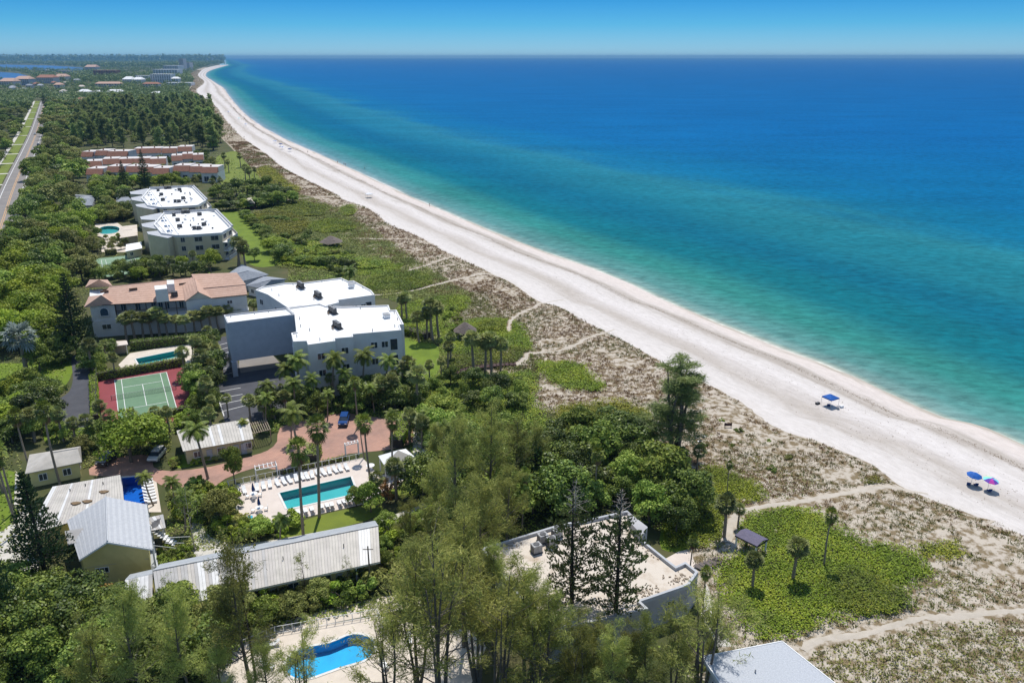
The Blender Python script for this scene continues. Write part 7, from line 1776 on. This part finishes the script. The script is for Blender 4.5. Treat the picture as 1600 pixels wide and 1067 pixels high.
scrub('vivid green leaf shaped scrub mat on the middle dunes', [(835, 572), (860, 567), (905, 572), (930, 592), (948, 610), (925, 617), (885, 610), (860, 598)], 'leaf_seagrape', 1.0, .36, 3.0, 4)
scrub('green scrub patch left of the lone pine', [(868, 650), (880, 636), (915, 634), (960, 628), (1000, 640), (1018, 655), (990, 665), (930, 662), (890, 665)], 'leaf_seagrape_yellow', .9, .34, 2.8, 5)
scrub('broad olive scrub slope behind the central feathery pines', [(640, 600), (680, 590), (760, 588), (820, 585), (835, 600), (838, 640), (870, 680), (860, 710), (800, 720), (700, 690), (640, 660)], 'leaf_seagrape_dark', 1.2, .38, 2.6, 6)
scrub('scrub strip either side of the wooden boardwalk', [(690, 582), (710, 560), (760, 540), (830, 550), (815, 570), (770, 568), (720, 580)], 'leaf_seagrape_dark', .8, .38, 2.6, 7)
scrub('scrub around the near thatched hut', [(690, 520), (720, 505), (790, 500), (820, 520), (830, 548), (780, 545), (720, 555), (690, 545)], 'leaf_seagrape', .8, .40, 2.4, 8)
scrub('bright scrub mound just behind the near thatched hut', [(745, 512), (770, 504), (800, 508), (800, 518), (770, 522), (748, 522)], 'leaf_seagrape', 1.4, .40, 2.8, 9)
scrub('green scrub beyond the cabbage palms right of the white condominium', [(620, 480), (660, 470), (720, 465), (735, 480), (700, 500), (690, 520), (650, 525), (630, 510)], 'leaf_seagrape', .8, .42, 2.4, 10)
scrub('long green scrub bed before the far trail, near side', [(575, 438), (600, 428), (640, 425), (675, 440), (660, 450), (600, 455), (572, 450)], 'leaf_seagrape', 1.0, .46, 2.4, 11)
scrub('green scrub bed before the far trail, far side', [(555, 425), (590, 415), (630, 415), (615, 425), (575, 432)], 'leaf_seagrape', .8, .46, 2.4, 12)
scrub('large rolling green scrub field seaward of the beige condominiums', [(430, 400), (440, 380), (480, 378), (520, 392), (560, 405), (610, 412), (590, 422), (530, 422), (470, 420), (440, 415)], 'leaf_seagrape_dark', 1.6, .5, 2.4, 13)
scrub('olive scrub hill along the long hedge', [(385, 345), (400, 335), (440, 332), (478, 345), (480, 360), (450, 372), (425, 372), (405, 360)], 'leaf_seagrape_yellow', 2.0, .55, 2.4, 14)
scrub('bright green scrub tongue pointing to the beach', [(480, 350), (515, 345), (548, 352), (550, 362), (500, 365), (485, 360)], 'leaf_seagrape', 1.2, .5, 2.4, 15)
scrub('green scrub beyond the olive scrub hill', [(430, 325), (470, 318), (510, 328), (500, 340), (450, 336)], 'leaf_seagrape_dark', 1.4, .55, 2.4, 16)
scrub('dark green scrub clump near the far dune edge', [(530, 328), (548, 322), (558, 334), (540, 340)], 'leaf_seagrape_dark', 1.5, .5, 2.4, 17)
scrub('green scrub tuft at the dune corner near the right edge', [(1430, 870), (1450, 850), (1490, 852), (1510, 870), (1480, 882)], 'leaf_seagrape_yellow', .6, .3, 2.0, 18)
scrub('yellow green scrub at the path bend near the multicoloured umbrella dune', [(1350, 745), (1372, 748), (1390, 762), (1365, 766), (1348, 762)], 'leaf_seagrape_yellow', .6, .3, 2.0, 19)
scrub('olive scrub strip along the far lawn', [(400, 268), (420, 262), (445, 282), (470, 298), (450, 306), (425, 292)], 'leaf_seagrape_yellow', .9, .6, 2.2, 20)

scrub('low olive scrub meadow between the condominium lawns and the far dunes', [(420, 300), (470, 305), (530, 330), (580, 360), (640, 400), (700, 440), (740, 470), (700, 480), (640, 470), (600, 465), (560, 450), (540, 430), (470, 425), (430, 410), (420, 375), (395, 345), (420, 325)], 'scrub_grey', .5, .46, 1.6, 21)
scrub('thin olive scrub around the middle trails', [(640, 460), (720, 455), (790, 500), (840, 545), (850, 580), (840, 620), (880, 640), (960, 640), (940, 700), (860, 690), (820, 600), (740, 560), (690, 510)], 'scrub_grey', .4, .40, 1.1, 22)
scrub('olive brown ground cover below the near sandy path', [(1262, 1030), (1330, 1005), (1420, 985), (1520, 975), (1640, 968), (1680, 1040), (1600, 1110), (1450, 1130), (1320, 1120)], 'scrub_grey', .3, .32, .62, 23)
scrub('thin olive cover between the big green mat and the right edge', [(1380, 960), (1440, 925), (1470, 890), (1530, 905), (1620, 920), (1640, 948), (1540, 958), (1440, 962)], 'scrub_grey', .3, .32, .40, 24)
scrub('brownish green cover on the dune below the lone pine', [(1110, 740), (1130, 705), (1180, 715), (1240, 740), (1290, 760), (1250, 782), (1200, 778), (1150, 750)], 'scrub_grey', .35, .32, .40, 25)
# ---- dune grass tufts
def dune_grass():
    g = np.random.default_rng(77); Vs = []; mi = []
    def band(y0, y1, n, size, blades, rad):
        y = g.uniform(y0, y1, n); a = inner(y); b = dune(y) + 2.0; x = a + (b - a) * g.uniform(0, 1, n)
        den = fbm(x * .09, y * .09, 2) * .55 + fbm(x * .42 + 4, y * .42, 3) * .45
        fr = (x - a) / (b - a + 1e-6); thr = .375 + .13 * np.clip((fr - .5) * 2, 0, 1) - .05 * (y < 100) - .09 * (y < 87) - .09 * (np.abs(fr - .94) < .05)
        ok = (den > thr) & ~near_trail(x, y, rad * .8); x, y = x[ok], y[ok]; k = len(x); cr0 = rad * g.uniform(.35, 1.25, k); hs = size * g.uniform(.55, 1.3, k)
        grn = (fbm(x * .07 + 30, y * .07, 2) + g.normal(0, .10, k)) > (.57 - .14 * (y < 102))
        for j in range(blades):
            a_ = g.uniform(0, 6.28, k); q = cr0 * np.sqrt(g.uniform(0, 1, k)); px_ = x + np.cos(a_) * q; py_ = y + np.sin(a_) * q; s_ = hs * g.uniform(.5, 1.1, k) * (1.15 - .5 * q / rad)
            d = unit(np.stack([np.cos(a_) * q / rad + g.normal(0, .4, k), np.sin(a_) * q / rad + g.normal(0, .4, k), g.uniform(.5, 1.1, k)], -1)); sd = unit(np.cross(d, g.normal(size=d.shape)))
            p = np.stack([px_, py_, dune_z(px_, py_) - .02], -1); t = p + d * s_[:, None]; w_ = sd * (s_ * .22)[:, None]
            Vs.append(np.stack([p - w_ * .6, p + w_ * .6, t + w_ * .4, t - w_ * .4], 1).reshape(-1, 3)); mi.append(grn.astype(int))
    band(30, 130, 19000, .36, 8, .46); band(130, 260, 18000, .40, 8, .5); band(260, 700, 19000, .62, 6, .9); band(700, 4500, 7000, 1.5, 4, 2.5)
    V = np.concatenate(Vs); o = link('dune_grass', npmesh('dune_grass', V, np.arange(len(V)).reshape(-1, 4), ['dune_blade', 'dune_green'], np.concatenate(mi))); tag(o, 'dry brown and olive dune grass tufts along the beach', 'grass', kind='stuff')
dune_grass()
def wrack():
    g = np.random.default_rng(80); n = 9000; y = np.concatenate([g.uniform(60, 420, n), g.uniform(420, 1200, n // 2)]); t = .76 + .035 * (fbm(y * .02, y * 0, 3) - .5) * 4 + g.normal(0, .012, len(y)) - (g.uniform(0, 1, len(y)) < .35) * g.uniform(0, .5, len(y))
    x = dune(y) + (shore(y) - dune(y)) * t; z = np.interp(t, [0, .1, .7, 1.0, 1.2], [0.10, 0.05, 0.03, -0.45, -0.85]) + (fbm(x * .12, y * .12, 3) - .5) * .22 + .03
    V, Fq = leaves(np.stack([x, y, z], -1), np.tile(np.array([[0, 0, 1.0]]), (len(x), 1)), np.where(y < 420, .16, .4), g, .3)
    o = link('seaweed', npmesh('seaweed', V, Fq, 'litter')); tag(o, 'thin scattered line of dry seaweed along the beach', 'seaweed', kind='stuff')
wrack()
def undergrowth():
    """low weeds and leaf litter of the shaded garden ground"""
    g = np.random.default_rng(78); Cs = []
    for poly, n, s in ((([(-40, 1120), (760, 1120), (760, 900), (640, 830), (600, 900), (330, 980), (190, 930), (-40, 900)]), 16000, .3), ([(640, 900), (1130, 1060), (1100, 900), (1060, 860), (1090, 760), (980, 690), (850, 650), (640, 660)], 16000, .34), ([(-30, 900), (60, 880), (30, 640), (160, 560), (160, 430), (-30, 430)], 14000, .4), ([(90, 740), (350, 690), (340, 600), (310, 640), (150, 660), (80, 680)], 7000, .32), ([(400, 680), (640, 650), (640, 600), (420, 640)], 5000, .32), ([(250, 850), (400, 880), (390, 800), (350, 760), (260, 770)], 4000, .25), ([(30, 430), (350, 430), (440, 300), (350, 240), (60, 230)], 14000, .7), ([(588, 890), (592, 822), (700, 785), (730, 860), (650, 905)], 3500, .28), ([(400, 420), (560, 428), (640, 455), (640, 480), (590, 462), (530, 436), (440, 440)], 7000, .4), ([(620, 480), (700, 500), (700, 620), (640, 640), (600, 620), (640, 600)], 6000, .34)):
        W = P2(poly); xs = [p[0] for p in W]; ys_ = [p[1] for p in W]; x = g.uniform(min(xs), max(xs), n * 3); y = g.uniform(min(ys_), max(ys_), n * 3); ok = inside(W, x, y)
        for k in KEEP: ok &= ~inside(k, x, y)
        if max(ys_) > 200:
            xr = np.interp(y, _rdA[:, 1], _rdA[:, 0]); ok &= ~((y > 150) & (x > xr - 18) & (x < xr + 8))
        x, y = x[ok][:n], y[ok][:n]; Cs.append((np.stack([x, y, .1 + g.uniform(0, .6, len(x)) * fbm(x * .3, y * .3, 2)], -1), s))
    parts = []
    for C, s in Cs:
        N = np.tile(np.array([[0, 0, 1.0]]), (len(C), 1)); v, f = leaves(C, N, s, g, .5); parts.append((v, f, 0))
    V, Fq, mi = join(parts); mi = (fbm(V[::4, 0] * .12, V[::4, 1] * .12, 2) + g.normal(0, .08, len(Fq)) > .52).astype(int)
    o = link('undergrowth', npmesh('undergrowth', V, Fq, ['leaf_mid', 'leaf_olive'], mi)); tag(o, 'low weeds and ground cover under the garden trees', 'ground cover', kind='stuff')
undergrowth()
def woodland():
    """the far wooded island, too distant to tell trees apart"""
    g = np.random.default_rng(79); parts = []; bays = [P2(p) for p in ([(-60, 112), (0, 113), (28, 115), (50, 121), (62, 124), (45, 128.5), (20, 130), (-60, 127)], [(-60, 101.5), (10, 101.5), (80, 103), (128, 106), (134, 110), (95, 111.5), (40, 109), (8, 108), (-60, 107)], [(-60, 92.3), (60, 93), (115, 93.6), (150, 94.6), (120, 95.6), (40, 95.2), (-60, 95.2)])]
    fbx = [(o.location.x, o.location.y) for o in COL.objects if o.name.startswith('far_building')]
    for (pa, pb, n, rad, k, ls) in ((172, 128, 4200, 5.2, 26, 2.1), (130, 106, 5200, 7, 18, 3.4), (107, 96, 4600, 13, 13, 7.5), (97.5, 90.9, 3200, 40, 9, 26)):
        px = g.uniform(-60, 350, n); py = pa + (pb - pa) * g.uniform(0, 1, n)
        P_ = np.array([G(a, b)[:2] for a, b in zip(px, py)]); x, y = P_[:, 0], P_[:, 1]
        ok = (x < inner(np.minimum(y, Y_TIP)) - 2) | (y > Y_TIP) & (x < y * float(shore(Y_TIP)) / Y_TIP * 1.02)
        for b in bays: ok &= ~inside(b, x, y)
        xr = np.interp(y, _rdA[:, 1], _rdA[:, 0]); ok &= ~((y < _rdA[-1, 1]) & (x > xr - 18) & (x < xr + 8))
        for bx_, by_ in fbx:
            if by_ < 7000: ok &= ~((np.abs(x - bx_) < .013 * by_) & (y < by_ + 24) & (y > by_ - .05 * by_ * (by_ / 1500)))
        x, y = x[ok], y[ok]; m = len(x); h = rad * g.uniform(.9, 2.3, m)
        d = unit(g.normal(size=(m, k, 3))); d[..., 2] = np.abs(d[..., 2]); R_ = np.stack([rad * g.uniform(.7, 1.3, m), rad * g.uniform(.7, 1.3, m), h * .75], -1)[:, None]
        C = np.stack([x, y, h * .55], -1)[:, None] + d * R_ * g.uniform(.75, 1.05, (m, k, 1)); v, f = leaves(C.reshape(-1, 3), d.reshape(-1, 3), ls, g, .3); parts.append((v, f, 0))
    V, Fq, mi = join(parts); o = link('woodland', npmesh('woodland', V, Fq, 'wood_far')); tag(o, 'distant unbroken woodland covering the far island', 'woodland', kind='stuff')
woodland()

# ---- labels for the plants: kind, side and rank about a landmark one can find
LAND = [('red tennis court', 225, 615), ('long teal pool', 498, 770), ('white condominium', 530, 560), ('terracotta villa', 265, 490), ('nearer beige condominium', 300, 385), ('townhouse rows', 235, 265), ('sandy flat roof', 930, 930), ('gazebo', 1174, 862), ('yellow gable house', 165, 850), ('bright blue pool', 515, 1025), ('long ribbed roof', 420, 900), ('ribbed cottage', 335, 695), ('wooden boardwalk', 756, 578), ('thatched hut', 727, 520), ('lone dune pine', 1055, 712), ('hip roofed cottage', 85, 725), ('far pale green court', 180, 415), ('deep blue pool', 210, 765), ('dark curving driveway', 118, 610), ('brick drive', 520, 690), ('main road', 30, 270), ('grey gravel roof', 1200, 1060)]
LW = [(n, *G(x, y)[:2]) for n, x, y in LAND]
bins = {}
for t, kind, x, y, h in PLANTS:
    d, n, lx, ly = min((math.hypot(x - a, y - b), n, a, b) for n, a, b in LW)
    dx, dy = x - lx, y - ly; side = ('right of' if dx > 0 else 'left of') if abs(dx) > abs(dy) else ('behind' if dy > 0 else 'in front of')
    bins.setdefault((KINDS[kind][1], side, n), []).append((d, t, kind))
def ordinal(i):
    return 'nearest' if i == 0 else ('%d%s nearest' % (i + 1, 'th' if 10 <= (i + 1) % 100 <= 20 else {1: 'st', 2: 'nd', 3: 'rd'}.get((i + 1) % 10, 'th')))
for (look, side, n), L in bins.items():
    L.sort(key=lambda q: q[0])
    for i, (d, t, kind) in enumerate(L): tag(t, f'{look} {side} the {n}, {ordinal(i)} to it' if len(L) > 1 else f'{look} {side} the {n}', KINDS[kind][2], KINDS[kind][1] + 's')

# ---- sea air: a thin even haze
def haze():
    m = bpy.data.materials.new('haze'); m.use_nodes = True; n = m.node_tree; n.nodes.clear()
    o = n.nodes.new('ShaderNodeOutputMaterial'); v = n.nodes.new('ShaderNodeVolumePrincipled')
    v.inputs['Color'].default_value = (0.22, 0.50, 0.80, 1); v.inputs['Density'].default_value = 5.5e-5; v.inputs['Anisotropy'].default_value = 0.0
    n.links.new(v.outputs[0], o.inputs['Volume']); M['haze'] = m
    b = MB().prism([(-45000, -900), (45000, -900), (45000, 41000), (-45000, 41000)], -5, 104); ob = link('haze', b.mesh('haze', 'haze')); ob['kind'] = 'stuff'; ob['label'] = 'thin blue sea haze over the whole coast'
haze()
